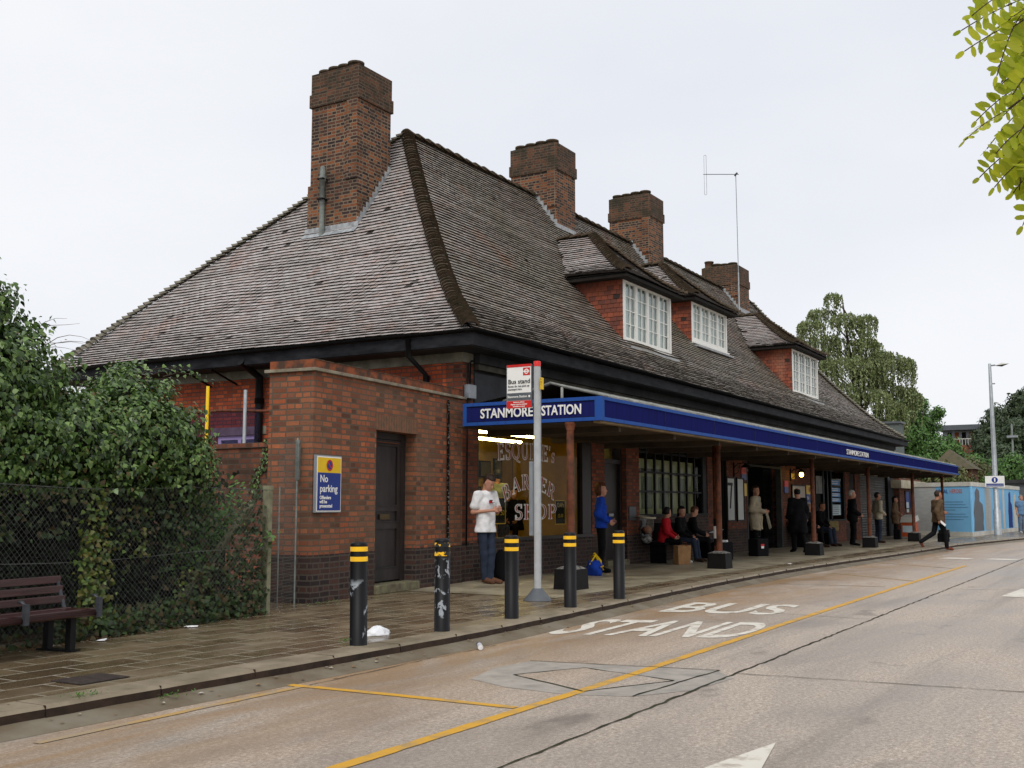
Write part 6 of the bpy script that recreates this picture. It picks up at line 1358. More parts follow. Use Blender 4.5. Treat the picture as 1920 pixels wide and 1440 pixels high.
sh = [('olive shrub in front of the red brick flats', 92, [(37.5, 4.6, 1.2), (38.8, 4.6, 1.1), (40.2, 4.2, 1.1), (38.0, 3.0, 1.6), (40.0, 2.6, 1.5)], 'lv_green'), ('brown green bush behind the hoarding', 72, [(27.6, 3.0, 1.1), (28.8, 2.7, 1.2), (26.6, 3.4, 1.1), (29.9, 2.4, 1.1), (28.1, 3.6, .7)], 'lv_olive'),
      ('reddish brown bush right of the brown roofed house', 84, [(35.0, 4.0, 1.0), (36.0, 3.2, 1.3), (37.2, 2.6, 1.2)], 'lv_olive'), ('bright green shrub behind the street lamp', 78, [(35.2, 3.5, 1.0), (35.9, 4.3, .8), (36.4, 2.8, 1.2), (37.4, 3.2, .8), (34.4, 2.6, 1.0)], 'lv_green'),
      ('dark bush below the distant lamp mast', 90, [(39.6, 3.4, 1.4), (41.2, 3.8, 1.4), (42.8, 3.4, 1.6), (40.6, 2.2, 1.5), (44.4, 3.6, 1.6)], 'lv_dark'), ('mid green tree behind the hoarding corner', 98, [(33.6, 4.4, 1.4), (35.4, 4.4, 1.2), (36.8, 4.2, 1.2), (34.6, 3.4, 1.8), (37.2, 3.4, 1.8)], 'lv_olive'),
      ('pale green bush at the end of the canopy', 76, [(27.6, 3.4, 1.4), (28.8, 3.9, 1.1), (29.6, 3.0, 1.2)], 'lv_green'), ('tall dark tree between the flats and the round tree', 112, [(46.6, 3.4, 1.6), (48.0, 3.6, 1.8), (50.9, 6.4, 1.8), (47.4, 2.6, 2), (50.2, 3.6, 2.2), (52.2, 8.6, 1.8)], 'lv_dark')]
for i, (lab, D, pts, m) in enumerate(sh):
    treeobj('shrub' if D < 95 else 'background_tree', lab, bs(D, np.mean([p[0] for p in pts])), ring(D, pts, seed=30+i), 70, .22 if D < 95 else .34, M[m], (.1, 2), seed=30+i, core=.6, cat='shrub' if D < 95 else 'tree', group='shrubs behind the hoarding')

# ---------------------------------------------------------------- robinia overhanging at upper right
SPR=[ ((2.427,0.208,2.340),(2.383,0.291,2.298)),((2.441,0.190,2.317),(2.375,0.312,2.267)),((2.394,0.183,2.256),(2.331,0.302,2.203)),((2.650,0.219,2.380),(2.611,0.295,2.329)),((2.327,0.208,2.212),(2.317,0.242,2.133)),((2.667,0.200,2.331),(2.631,0.274,2.268)),((2.509,0.190,2.243),(2.481,0.251,2.177)),((2.458,0.193,2.172),(2.429,0.245,2.155)),((2.365,0.156,2.159),(2.337,0.217,2.095)),((2.607,0.234,2.185),(2.567,0.315,2.131)),((2.388,0.237,2.061),(2.348,0.312,2.020)),((2.572,0.206,2.136),(2.532,0.292,2.052)),((2.471,0.182,2.122),(2.437,0.247,2.088)),((2.359,0.196,2.014),(2.331,0.253,1.977)),((2.465,0.217,2.012),(2.424,0.297,1.959)),((2.695,0.203,2.100),(2.667,0.264,2.040)),((2.419,0.205,1.966),(2.389,0.265,1.924)),((2.485,0.196,1.954),(2.463,0.238,1.926)),((2.370,0.171,2.052),(2.349,0.215,2.009)),((2.566,0.175,2.323),(2.539,0.228,2.288)),((2.648,0.196,2.048),(2.625,0.245,2.000)),((2.801,0.188,2.261),(2.766,0.255,2.223)),((2.354,0.150,2.266),(2.318,0.216,2.244)) ]
M['robinia'] = leafmat('robinia_leaf', [(.34, .42, .02), (.46, .52, .03), (.58, .60, .04), (.38, .42, .03)], .6, .45)
RBt = thing('robinia_tree', 'yellow green feathery leaf sprays hanging into the upper right corner', 'tree', (4.6, -3.0, -.12))
V, F, TVv = [], [], []; tw = MB(); r = random.Random(14); hub = Vector((2.9, .02, 2.5)); hub2 = Vector((2.75, .05, 2.25))
tw.tube([(4.6, -3.0, -.15), (4.63, -2.95, 1.3), (4.66, -2.9, 2.6), (4.7, -2.8, 4.2), (4.5, -2.6, 5.4)], [.12, .10, .085, .06, .02], 10)
LM = [[(4.66, -2.9, 2.6), (4.2, -2.1, 3.0), (3.6, -1.2, 3.0), (3.15, -.5, 2.8), tuple(hub), (2.8, .12, 2.45)], [(4.65, -2.93, 2.3), (4.0, -1.9, 2.6), (3.3, -.9, 2.5), tuple(hub2), (2.62, .16, 2.12)], [(4.68, -2.86, 3.4), (4.9, -1.9, 4.0), (4.6, -1.0, 4.2)], [(4.68, -2.86, 3.6), (4.0, -3.6, 4.3), (3.2, -3.9, 4.5)]]
for q in LM: tw.tube(q, [.05*(1-.82*i/(len(q)-1)) for i in range(len(q))], 7)
ex = []
for q in LM:
    for a_, b2 in zip(q[:-1], q[1:]):
        for k in range(26):
            p0 = Vector(a_).lerp(Vector(b2), r.random()); b0 = p0+Vector((r.uniform(-.35, .35), r.uniform(-.35, .35), r.uniform(-.35, .25)))
            if b0.y/b0.x < .06 and p0.y/p0.x < .06: tw.tube([p0, p0.lerp(b0, .5)+Vector((0, 0, .04)), b0], [.004, .003, .0015], 4); ex.append((b0, b0+Vector((r.uniform(-.12, .12), r.uniform(-.12, .12), r.uniform(-.14, -.02)))))
for a_, b2 in SPR:
    for k in range(2): b0 = Vector(a_)+RT*r.uniform(-.03, .05)+Vector((0, 0, r.uniform(-.06, .05)))+FW*r.uniform(-.1, .2); ex.append((b0, b0+Vector((r.uniform(-.08, .03), r.uniform(-.06, .09), r.uniform(-.10, .0)))))
for k in range(0): 
    b0 = Vector((r.uniform(2.4, 3.1), r.uniform(-.7, .13), r.uniform(2.0, 2.75))); ex.append((b0, b0+Vector((r.uniform(-.1, .05), r.uniform(-.1, .1), r.uniform(-.12, -.02)))))
for i, (a, b_) in enumerate([(Vector(a), Vector(b_)) for a, b_ in SPR]+ex):
    if i >= len(SPR) and ((a.y/a.x) > .088 or (b_.y/b_.x) > .10): continue
    d = b_-a; L_ = d.length; d.normalize(); n = 8; hb_ = hub if a.z > 2.15 else hub2
    if i < len(SPR) or (a-hb_).length < .5: tw.tube([hb_, hb_.lerp(a, .6)+Vector((0, 0, .03)), a], [.005, .003, .0015], 4)
    side = d.cross(Vector((r.uniform(-.6, .1), r.uniform(-.3, .3), 1)) if r.random() < .3 else FW).normalized(); up_ = side.cross(d).normalized()
    pts = [a+d*(L_*t)-Vector((0, 0, .02*t*t)) for t in np.linspace(0, 1, n+1)]; tw.tube(pts, [.0012]*len(pts), 4)
    for j, p in enumerate(pts):
        for s_ in ((1, -1) if j < n else (0,)):
            q = side*s_+d*.25 if s_ else d; q = (q+Vector((r.uniform(-.2, .2), r.uniform(-.2, .2), r.uniform(-.5, .1)))).normalized(); ls = r.uniform(.026, .036)*(.75 if j > n-2 else 1); w_ = ls*.23; nn = up_+Vector((r.uniform(-.5, .5), r.uniform(-.5, .5), 0)); sd2 = q.cross(nn).normalized(); k0 = len(V)
            prof_ = [(0.02, 0), (.15, .7), (.45, 1), (.8, .8), (1, 0), (.8, -.8), (.45, -1), (.15, -.7)]
            V += [tuple(p+q*(ls*u)+sd2*(w_*v)) for u, v in prof_]; F += [(k0, k0+1, k0+2, k0+3), (k0, k0+3, k0+4, k0+5), (k0, k0+5, k0+6, k0+7)]; t = r.random(); TVv += [t, t, t]
npmesh('foliage', np.array(V)-np.array(RBt.location), np.array(F), M['robinia'], RBt, TVv); tw.build('branches', M['twig'], RBt)
M['purple'] = leafmat('purple_leaf', [(.06, .02, .03), (.10, .03, .05)], .2)
PT_ = thing('purple_leaved_tree', 'dark purple leaved twigs at the far upper right edge', 'tree', (9.5, -2.2, -.12)); V = []; pr2 = np.random.default_rng(6)
cA = np.array([7.65, .55, 5.05]); cB = np.array([7.9, .62, 3.32])
tb = MB(); tb.tube([(9.5, -2.2, -.15), (9.5, -2.1, 2.5), (9.3, -1.6, 4.5), (8.6, -.4, 5.2), tuple(cA)], [.12, .10, .07, .03, .008], 8); tb.tube([(9.5, -2.1, 2.5), (9.0, -1, 3.6), (8.4, 0, 3.8), tuple(cB+np.array([0, -.02, .15]))], [.07, .04, .02, .006], 6); tb.build('branches', M['twig'], PT_)
Pq = np.concatenate([cA+pr2.normal(0, 1, (150, 3))*np.array([.15, .09, .16]), cB+pr2.normal(0, 1, (60, 3))*np.array([.1, .03, .13])+np.array([0, -.09, 0])]+[np.array(a_)+(np.array(b2)-np.array(a_))*pr2.random((500, 1))+pr2.normal(0, .28, (500, 3)) for a_, b2 in (((9.5, -2.15, 3.5), (9.4, -1.8, 5.4)), ((9.3, -1.6, 4.6), (8.9, -.8, 5.2)), ((9.4, -1.9, 3.3), (9.0, -1.0, 3.7)), ((9.6, -2.4, 3.6), (9.8, -3.2, 4.8)))]); V, F = leaves(Pq, pr2.normal(0, 1, Pq.shape), .045, pr2, 'long', .3, .9); npmesh('foliage', V-np.array(PT_.location), F, M['purple'], PT_, np.repeat(pr2.random(len(Pq)), 2))
# ================================================================== people
def surfnet(D, o, h):
    """naive surface nets on grid D (negative inside) -> verts, quads"""
    ins = D < 0; nx, ny, nz_ = D.shape
    c = np.zeros((nx-1, ny-1, nz_-1), int)
    for i in (0, 1):
        for j in (0, 1):
            for k in (0, 1): c += ins[i:nx-1+i, j:ny-1+j, k:nz_-1+k]
    act = (c > 0) & (c < 8); idx = -np.ones(act.shape, int); ii = np.argwhere(act); idx[act] = np.arange(len(ii))
    S = np.zeros((len(ii), 3)); W = np.zeros(len(ii))
    cor = [(i, j, k) for i in (0, 1) for j in (0, 1) for k in (0, 1)]
    for a in cor:
        for ax in range(3):
            if a[ax] == 0:
                b = list(a); b[ax] = 1; da = D[ii[:, 0]+a[0], ii[:, 1]+a[1], ii[:, 2]+a[2]]; db = D[ii[:, 0]+b[0], ii[:, 1]+b[1], ii[:, 2]+b[2]]
                m = (da < 0) != (db < 0); t = np.where(m, da/np.where(da-db == 0, 1, da-db), 0); p = np.tile(np.array(a, float), (len(ii), 1)); p[:, ax] += t
                S += p*m[:, None]; W += m
    V = o+(ii+S/W[:, None])*h; Q = []
    for ax in range(3):
        sl0 = [slice(1, -1)]*3; sl0[ax] = slice(0, -1); sl1 = [slice(1, -1)]*3; sl1[ax] = slice(1, None)
        e0, e1 = ins[tuple(sl0)], ins[tuple(sl1)]; w = np.argwhere(e0 != e1)
        if not len(w): continue
        w = w+np.array([0 if a == ax else 1 for a in range(3)]); flip = ins[w[:, 0], w[:, 1], w[:, 2]]
        u, v = [(1, 2), (2, 0), (0, 1)][ax]; du = np.zeros(3, int); dv = np.zeros(3, int); du[u] = 1; dv[v] = 1
        q = np.stack([idx[tuple((w-du-dv).T)], idx[tuple((w-dv).T)], idx[tuple(w.T)], idx[tuple((w-du).T)]], 1)
        q[~flip] = q[~flip][:, ::-1]; Q.append(q)
    Q = np.concatenate(Q); Q = Q[(Q >= 0).all(1)]; return V, Q
def cap(X, a, b, ra, rb):
    a = np.array(a, float); b = np.array(b, float); d = b-a; L = d@d+1e-9; t = np.clip(((X-a)@d)/L, 0, 1)
    return np.linalg.norm(X-a-t[..., None]*d, axis=-1)-(ra+(rb-ra)*t)
def ell(X, c, r, Rm=None):
    q = X-np.array(c, float)
    if Rm is not None: q = q@Rm
    r = np.array(r, float); k = np.linalg.norm(q/r, axis=-1); k2 = np.linalg.norm(q/(r*r), axis=-1)+1e-9; return k*(k-1)/k2
def smin(a, b, k): h = np.clip(.5+.5*(b-a)/k, 0, 1); return b*(1-h)+a*h-k*h*(1-h)
def sdfmesh(prims, h, pad=.05, k=.03, cut=None, post=None):
    lo = np.full(3, 9.); hi = np.full(3, -9.)
    for p in prims:
        if p[0] == 'c':
            for q, r in ((p[1], p[3]), (p[2], p[4])): lo = np.minimum(lo, np.array(q)-r); hi = np.maximum(hi, np.array(q)+r)
        else: lo = np.minimum(lo, np.array(p[1])-max(p[2])); hi = np.maximum(hi, np.array(p[1])+max(p[2]))
    lo -= pad; hi += pad; n = np.ceil((hi-lo)/h).astype(int)+1
    G = np.stack(np.meshgrid(*[lo[i]+np.arange(n[i])*h for i in range(3)], indexing='ij'), -1); D = None
    for p in prims:
        kk = p[-1] if isinstance(p[-1], dict) else {}
        d = cap(G, *p[1:5]) if p[0] == 'c' else ell(G, p[1], p[2], kk.get('R'))
        D = d if D is None else (smin(D, d, kk.get('k', k)))
    if cut is not None: D = cut(G, D)
    return surfnet(D, lo, h)
V3 = lambda *a: np.array(a, float)
def human(label, loc, face, pose={}, ht=1.75, skin='skin', hair=None, hairstyle='short', top=None, bottom=None, shoes='c_shoe', coat=None, vox=.014, build=1.0, headrot=0, headtilt=0, cat='person', bald=False, inner=None, fingers=True, scarf=None, long_sleeve=True, lowers=True, drawn=True, curlR=.8, curlL=.8, wool=None):
    """local frame: +X forwards, +Y to the person's left, Z up; feet on z=0"""
    s = ht/1.75; J = dict(pelvis=(0, 0, .94), waist=(0, 0, 1.08), chest=(.0, 0, 1.28), neck=(0, 0, 1.47), head=(.02, 0, 1.62), shL=(0, .185, 1.42), shR=(0, -.185, 1.42), elL=(-.03, .235, 1.13), elR=(-.03, -.235, 1.13), haL=(.05, .24, .88), haR=(.05, -.24, .88),
             hipL=(0, .09, .90), hipR=(0, -.09, .90), knL=(.02, .10, .49), knR=(.02, -.10, .49), anL=(-.03, .10, .08), anR=(-.03, -.10, .08), toL=(.15, .13, .035), toR=(.15, -.13, .035))
    J.update(pose); J = {k: V3(*v)*s for k, v in J.items()}
    T = thing('person', label, cat, loc, face); b = build*s
    hd = J['head']; ha = R(headrot); hti = R(headtilt)     # turn about z (left positive), nod forward positive
    cz, sz_ = math.cos(ha), math.sin(ha); ct, st = math.cos(hti), math.sin(hti)
    f_ = V3(cz*ct, sz_*ct, -st); l_ = V3(-sz_, cz, 0); u_ = np.cross(f_, l_); H = lambda x, y, z: hd+s*(f_*x+l_*y+u_*z); Rm = np.stack([f_, l_, u_], 1)
    pr = [('e', tuple(H(-.012, 0, .025)), (.098*s, .077*s, .10*s), dict(R=Rm)), ('e', tuple(H(.025, 0, -.045)), (.068*s, .060*s, .075*s), dict(R=Rm, k=.03*s)), ('e', tuple(H(.055, 0, -.092)), (.030*s, .034*s, .022*s), dict(R=Rm, k=.02*s)),
          ('c', tuple(H(.084, 0, .01)), tuple(H(.103, 0, -.028)), .007*s, .013*s, dict(k=.012)), ('e', tuple(H(-.005, .077, -.01)), (.016*s, .009*s, .03*s), dict(R=Rm, k=.006)), ('e', tuple(H(-.005, -.077, -.01)), (.016*s, .009*s, .03*s), dict(R=Rm, k=.006)), ('e', tuple(H(.085, 0, -.062)), (.012*s, .024*s, .009*s), dict(R=Rm, k=.01)),
          ('c', tuple(H(-.03, 0, -.06)), tuple(J['neck']), .052*b, .058*b), ('c', tuple(J['neck']-V3(0, 0, .03)), tuple(J['chest']), .075*b, .10*b), ('c', tuple(J['shL']), tuple(J['shR']), .042*b, .042*b), ('c', tuple(J['chest']+V3(0, .06, 0)*s), tuple(J['waist']+V3(0, .04, 0)*s), .085*b, .08*b), ('c', tuple(J['chest']-V3(0, .06, 0)*s), tuple(J['waist']-V3(0, .04, 0)*s), .085*b, .08*b), ('c', tuple(J['waist']), tuple(J['pelvis']), .10*b, .10*b)]
    for q in 'LR':
        pr += [('c', tuple(J['sh'+q]), tuple(J['el'+q]), .042*b, .034*b), ('c', tuple(J['el'+q]), tuple(J['ha'+q]), .033*b, .023*b), ('c', tuple(J['hip'+q]), tuple(J['kn'+q]), .068*b, .046*b), ('c', tuple(J['kn'+q]), tuple(J['an'+q]), .044*b, .03*b), ('c', tuple(J['an'+q]), tuple(J['to'+q]), .03*s, .025*s)]
    Vb, Fb = sdfmesh(pr, vox, k=.025)
    # finer head
    Vh, Fh = sdfmesh(pr[:8], min(vox, .009)*.85, k=.02, cut=lambda G, D: np.maximum(D, -((G-hd)@u_+.115*s)))
    keep = ((Vb-hd)@u_ < -.10*s) | (np.linalg.norm(Vb-hd, axis=1) > .2*s)
    Fb = Fb[keep[Fb].all(1)]; parts = [(Vb, Fb), (Vh, Fh)]
    # hands: palm, four bent fingers of different lengths, thumb from the side of the palm
    for q, cu in (('L', curlL), ('R', curlR)):
        w0 = J['ha'+q]; fd_ = w0-J['el'+q]; fd_ /= np.linalg.norm(fd_); inw = V3(0, -1 if q == 'L' else 1, 0); pn = inw-fd_*(inw@fd_); pn /= np.linalg.norm(pn)+1e-9; wd = np.cross(fd_, pn); wd = wd if wd@V3(1, 0, .3) > 0 else -wd
        hp = [('c', tuple(w0-fd_*.01), tuple(w0+fd_*.03*s), .024*s, .026*s), ('c', tuple(w0+fd_*.05*s+wd*.024*s), tuple(w0+fd_*.05*s-wd*.024*s), .019*s, .017*s), ('c', tuple(w0+fd_*.085*s+wd*.026*s), tuple(w0+fd_*.078*s-wd*.028*s), .015*s, .014*s)]
        for i, (o_, ln) in enumerate(((.030, .070), (.010, .080), (-.011, .074), (-.031, .058))):
            p0 = w0+fd_*.085*s+wd*o_*s; a1 = .35*cu+.08*i; d1 = fd_*math.cos(a1)+pn*math.sin(a1); p1 = p0+d1*ln*.5*s; a2 = a1+.7*cu; d2 = fd_*math.cos(a2)+pn*math.sin(a2); p2 = p1+d2*ln*.5*s
            hp += [('c', tuple(p0), tuple(p1), .0090*s, .0085*s, dict(k=.004)), ('c', tuple(p1), tuple(p2), .0085*s, .007*s, dict(k=.004))]
        p0 = w0+fd_*.025*s+wd*.028*s; p1 = p0+(wd*.75+fd_*.7+pn*.3)*.034*s; p2 = p1+(fd_*.85+pn*.6*cu)*.03*s; hp += [('c', tuple(p0), tuple(p1), .012*s, .010*s, dict(k=.006)), ('c', tuple(p1), tuple(p2), .010*s, .008*s, dict(k=.004))]
        parts.append(sdfmesh(hp, .0062 if vox <= .014 else .010, k=.010, pad=.03))
    VV, FF, o_ = [], [], 0
    for a, f2 in parts: VV.append(a); FF.append(f2+o_); o_ += len(a)
    npmesh('body', np.concatenate(VV), np.concatenate(FF), M[skin], T, smooth=True)
    cv = lambda nm, V, F, m: npmesh(nm, V, F, M[m], T, smooth=True)
    wr = lambda nm, amp: None
    # clothes
    fold = lambda G, D, a=.006: D+a*.75*np.sin(G[..., 2]*16+G[..., 1]*22+3*np.sin(G[..., 0]*9))*np.sin(G[..., 0]*13-G[..., 2]*7+G[..., 1]*5)+a*.3*np.sin(G[..., 2]*44-G[..., 1]*30+G[..., 0]*20)
    if bottom:
        p = [('c', tuple(J['waist']-V3(0, 0, .06)*s), tuple(J['pelvis']), .100*b, .112*b)]
        for q in 'LR': p += [('c', tuple(J['hip'+q]), tuple(J['kn'+q]), .088*b, .066*b), ('c', tuple(J['kn'+q]), tuple(J['an'+q]+V3(0, 0, .015)), .066*b, .056*b)]
        p.append(('c', tuple(J['hipL']), tuple(J['hipR']), .086*b, .086*b)); cv('trousers', *sdfmesh(p, vox, k=.025, cut=lambda G, D: fold(G, D)), bottom)
    for q in 'LR':
        a, t_ = J['an'+q], J['to'+q]; p = [('c', tuple(a+V3(0, 0, -.0)), tuple(t_), .042*s, .034*s), ('c', tuple(a+(a-t_)*.15+V3(0, 0, -.03)*s), tuple(t_+V3(0, 0, -.004)), .034*s, .03*s)]
        zmin = min(a[2], t_[2])-.038*s; cv('shoe', *sdfmesh(p, min(vox, .012), k=.02, cut=lambda G, D, z=zmin: np.maximum(D, z-G[..., 2])), shoes)
    def torso(nm, m, inf, hem, sleeve, flare=0, neckr=.07, open_=False):
        c, w_, p_ = J['chest'], J['waist'], J['pelvis']; y = V3(0, .075, 0)*s
        p = [('c', tuple(J['neck']-V3(0, 0, .045)*s), tuple(c), (.075+inf)*b, (.105+inf)*b), ('c', tuple(J['shL']-V3(0, .015, .005)*s), tuple(J['shR']+V3(0, .015, -.005)*s), (.058+inf)*b, (.058+inf)*b), ('c', tuple(c+y), tuple(w_+y*.8), (.10+inf)*b, (.095+inf)*b), ('c', tuple(c-y), tuple(w_-y*.8), (.10+inf)*b, (.095+inf)*b)]
        dn = (p_-w_)/np.linalg.norm(p_-w_); e = p_+dn*hem*s if hem < .12 else p_
        p.append(('c', tuple(w_+y*.7), tuple(e+y*1.05), (.10+inf)*b, (.112+inf+flare*.4)*b)); p.append(('c', tuple(w_-y*.7), tuple(e-y*1.05), (.10+inf)*b, (.112+inf+flare*.4)*b))
        if hem >= .12:      # long coat following the thighs
            for q in 'LR': h0, k0 = J['hip'+q], J['kn'+q]; t = min(1.15, (hem+.16)/.43); p.append(('c', tuple(h0), tuple(h0+(k0-h0)*t), (.108+inf)*b, (.088+inf+flare)*b, dict(k=.09)))
        for q in 'LR':
            sh, el, hn = J['sh'+q], J['el'+q], J['ha'+q]
            if sleeve >= 1: p += [('c', tuple(sh), tuple(el), (.056+inf)*b, (.048+inf)*b), ('c', tuple(el), tuple(hn-(hn-el)/np.linalg.norm(hn-el)*.01), (.047+inf)*b, (.034+inf)*b)]
            else: p.append(('c', tuple(sh), tuple(sh+(el-sh)*sleeve), (.060+inf)*b, (.066+inf)*b))
        zt = J['neck']+V3(0, 0, .0)
        def cut(G, D):
            D = fold(G, D, .007); D = np.maximum(D, ((G-zt)@(u_*.0+V3(-.25, 0, 1)))-.012*s)
            if hem >= .12: D = np.maximum(D, J['hipL'][2]-hem*s-.02-G[..., 2]+.02*np.sin(G[..., 1]*18))
            hp_ = p_+dn*hem*s if hem < .12 else p_-V3(0, 0, 0); 
            if hem < .12: legs = np.linalg.norm(G-hp_, axis=-1) < .3*s; D = np.where(legs & (np.abs(G[..., 1]-p_[1]) < .23*s), np.maximum(D, (G-hp_)@dn-.02), D)
            if open_: g_ = (G-c)@V3(0, 1, 0); D = np.where((G[..., 0]-c[0] > .02) & (G[..., 2] > p_[2]-.5), np.maximum(D, .028*s+.10*np.clip(G[..., 2]-J['chest'][2], 0, 1)-np.abs(g_)), D)
            return D
        cv(nm, *sdfmesh(p, vox, k=.05, cut=cut), m)
    if inner: torso('shirt', inner, .0, .02, 1)
    if top: m, hem, sl_ = top; torso('top', m, .012, hem, sl_)
    if coat: m, hem, fl_ = coat; torso('coat', m, .020, hem, 1, fl_, open_=inner is not None)
    # hair and face
    if hair:
        sc_ = {'short': (.108, .088, .110), 'long': (.118, .098, .118), 'curly': (.122, .104, .125)}[hairstyle]
        p = [('e', tuple(H(-.018, 0, .035)), tuple(v*s for v in sc_), dict(R=Rm))]
        if hairstyle == 'long': p.append(('e', tuple(H(-.06, 0, -.07)), (.07*s, .09*s, .12*s), dict(R=Rm)))
        if hairstyle == 'curly': p.append(('e', tuple(H(-.04, 0, -.03)), (.095*s, .10*s, .10*s), dict(R=Rm)))
        def hc(G, D):
            q = (G-hd)@Rm/s; X, Y, Z = q[..., 0], q[..., 1], q[..., 2]; D = D+.005*np.sin(X*90+Z*40)*np.sin(Y*80)+(0.008*np.sin(X*150)*np.sin(Y*140)*np.sin(Z*130) if hairstyle == 'curly' else 0)
            low = -.03 if hairstyle == 'short' else -.5
            face_ = np.minimum(X+.015, .075-Z) if not bald else np.minimum(X+.2, Z+.9)
            D = np.maximum(D, face_*s)           # no hair over the face
            D = np.maximum(D, (low-.045-Z-.0)*s if hairstyle == 'short' else -9)
            if hairstyle == 'short': D = np.maximum(D, (-.06-Z+np.clip(X, -.2, 0)*.0)*s)
            return D
        if bald: hc2 = lambda G, D: np.maximum(np.maximum(D, (((G-hd)@Rm)[..., 2]/s-.095)*s), np.maximum((((G-hd)@Rm)[..., 0]/s-.015)*s, (-.10-((G-hd)@Rm)[..., 2]/s)*s))
        cv('hair', *sdfmesh(p, min(vox, .009), k=.03, cut=hc2 if bald else hc), hair)
    fm = MB()
    for y in (.031, -.031):
        c = Vector(H(.088, y, .006)); fm.add([c+Vector(l_)*a*.013*s+Vector(u_)*b_*.006*s+Vector(f_)*.004*s*(1-abs(a)) for a, b_ in ((-1, 0), (0, 1), (1, 0), (0, -1))], [(0, 1, 2, 3)], M['h_black'])
        c = Vector(H(.092, y, .026)); fm.add([c+Vector(l_)*a*.018*s+Vector(u_)*b_*.004*s for a, b_ in ((-1, -.5), (-1, .8), (1, .8), (1, -.5))], [(0, 1, 2, 3)], M['h_brown'])
    c = Vector(H(.0995, 0, -.062)); fm.add([c+Vector(l_)*a*.022*s+Vector(u_)*b_*.004*s-Vector(f_)*.008*abs(a)*s for a, b_ in ((-1, 0), (0, 1), (1, 0), (0, -1))], [(0, 1, 2, 3)], M['lip'])
    fm.build('face_features', M['h_black'], T, local=True)
    T['_J'] = 0; del T['_J']
    return T, J, H
M['lip'] = mat('lips', (.28, .08, .06), .5)
mE = -R(59.24)     # direction facing along the picture's right-hand side
RTa = math.atan2(RT.y, RT.x); CAMA = math.atan2(-FW.y, -FW.x)
# 1 man in white T-shirt leaning at the corner, looking down at his hands
T1, J1, H1 = human('man in a white T-shirt and jeans leaning on the brick corner and looking down', (15.25, 9.58, 0), RTa-R(42), dict(elL=(.02, .25, 1.14), haL=(.22, .10, 1.18), elR=(-.05, -.25, 1.14), haR=(.20, -.06, 1.17), head=(.075, 0, 1.61), neck=(.0, 0, 1.47), knR=(.02, -.06, .49), anR=(-.0, -.02, .08), toR=(.16, .0, .035), anL=(.05, .06, .08), toL=(.22, .12, .035), knL=(.06, .08, .49)),
    1.78, hair='h_brown', top=('c_white', .10, .62), bottom='c_jeans', vox=.011, headtilt=34, build=.97, shoes='c_shoeb', curlR=1.2, curlL=1.2)
lg = MB(); lg.box(.12, .150, -.05, .0, 1.31, 1.345, M['c_red']).box(.12, .151, -.01, .05, 1.31, 1.32, M['c_black']).box(.12, .150, -.04, .01, 1.346, 1.36, M['c_black']); lg.build('shirt_logo', M['c_black'], T1, local=True)
# 2 woman in the blue jacket
human('curly haired woman in a bright blue jacket and black trousers standing by the door', (18.95, 9.30, 0), RTa-R(8), dict(haR=(.16, -.14, 1.0), elR=(-.06, -.24, 1.13), haL=(.20, .10, 1.02), elL=(-.02, .24, 1.12), toL=(.15, .11, .035)), 1.70, hair='h_red', hairstyle='curly', top=('c_blue', .05, 1), bottom='c_black', vox=.012, build=.98, shoes='c_black', headrot=8)
# seated people: facing the road
def sit(dx=0, spread=.10, fw=.44, hand=((.32, .12, .66), (.32, -.12, .66)), lean=0, foot=.50):
    return dict(pelvis=(0, 0, .56), waist=(.0+lean*.3, 0, .70), chest=(.02+lean*.7, 0, .90), neck=(.03+lean, 0, 1.09), head=(.06+lean*1.1, 0, 1.24), shL=(.02+lean, .185, 1.04), shR=(.02+lean, -.185, 1.04), elL=(.06+lean, .23, .78), elR=(.06+lean, -.23, .78), haL=hand[0], haR=hand[1],
                hipL=(.02, .09, .54), hipR=(.02, -.09, .54), knL=(fw, spread, .52), knR=(fw, -spread, .52), anL=(foot, spread, .08), anR=(foot, -spread, .08), toL=(foot+.17, spread+.02, .035), toR=(foot+.17, -spread-.02, .035))
SD = -R(90)
human('seated woman in a red jacket with black hair turned away on the first bench', (22.95, 9.72, 0), SD+R(12), sit(hand=((.34, .0, .66), (.30, -.14, .64)), lean=.06), 1.58, hair='h_black', hairstyle='short', top=('c_red', .03, 1), bottom='c_black', vox=.014, headrot=58, shoes='c_shoew')
human('smiling dark haired seated person in black in the middle of the first bench', (23.75, 9.68, 0), SD+R(2), sit(hand=((.34, .06, .64), (.38, -.06, .60)), lean=.04), 1.60, hair='h_black', hairstyle='long', top=('c_black', .03, 1), bottom='c_jeans', vox=.014, headrot=-34)
human('seated man in a pale blue grey shirt reading a paper on the first bench', (24.55, 9.70, 0), SD+R(24), sit(hand=((.36, .02, .68), (.36, -.12, .66)), lean=.05), 1.60, hair='h_red', inner='c_shirt', coat=('c_black', .03, 0), bottom='c_black', vox=.014, headtilt=25, headrot=10)
pp = MB(); pp.add([(0, 0, 0), (.30, .02, .03), (.32, .22, .05), (.02, .20, .01)], [(0, 1, 2, 3)]); pp.add([(0, 0, .004), (.28, -.05, .09), (.30, .15, .11), (.02, .20, .014)], [(0, 1, 2, 3)]); pp.build('newspaper', M['c_white'], None, loc=(24.85, 9.2, .62), rotz=R(-20), label='open white paper on the knees of the seated man in the blue shirt', cat='newspaper')
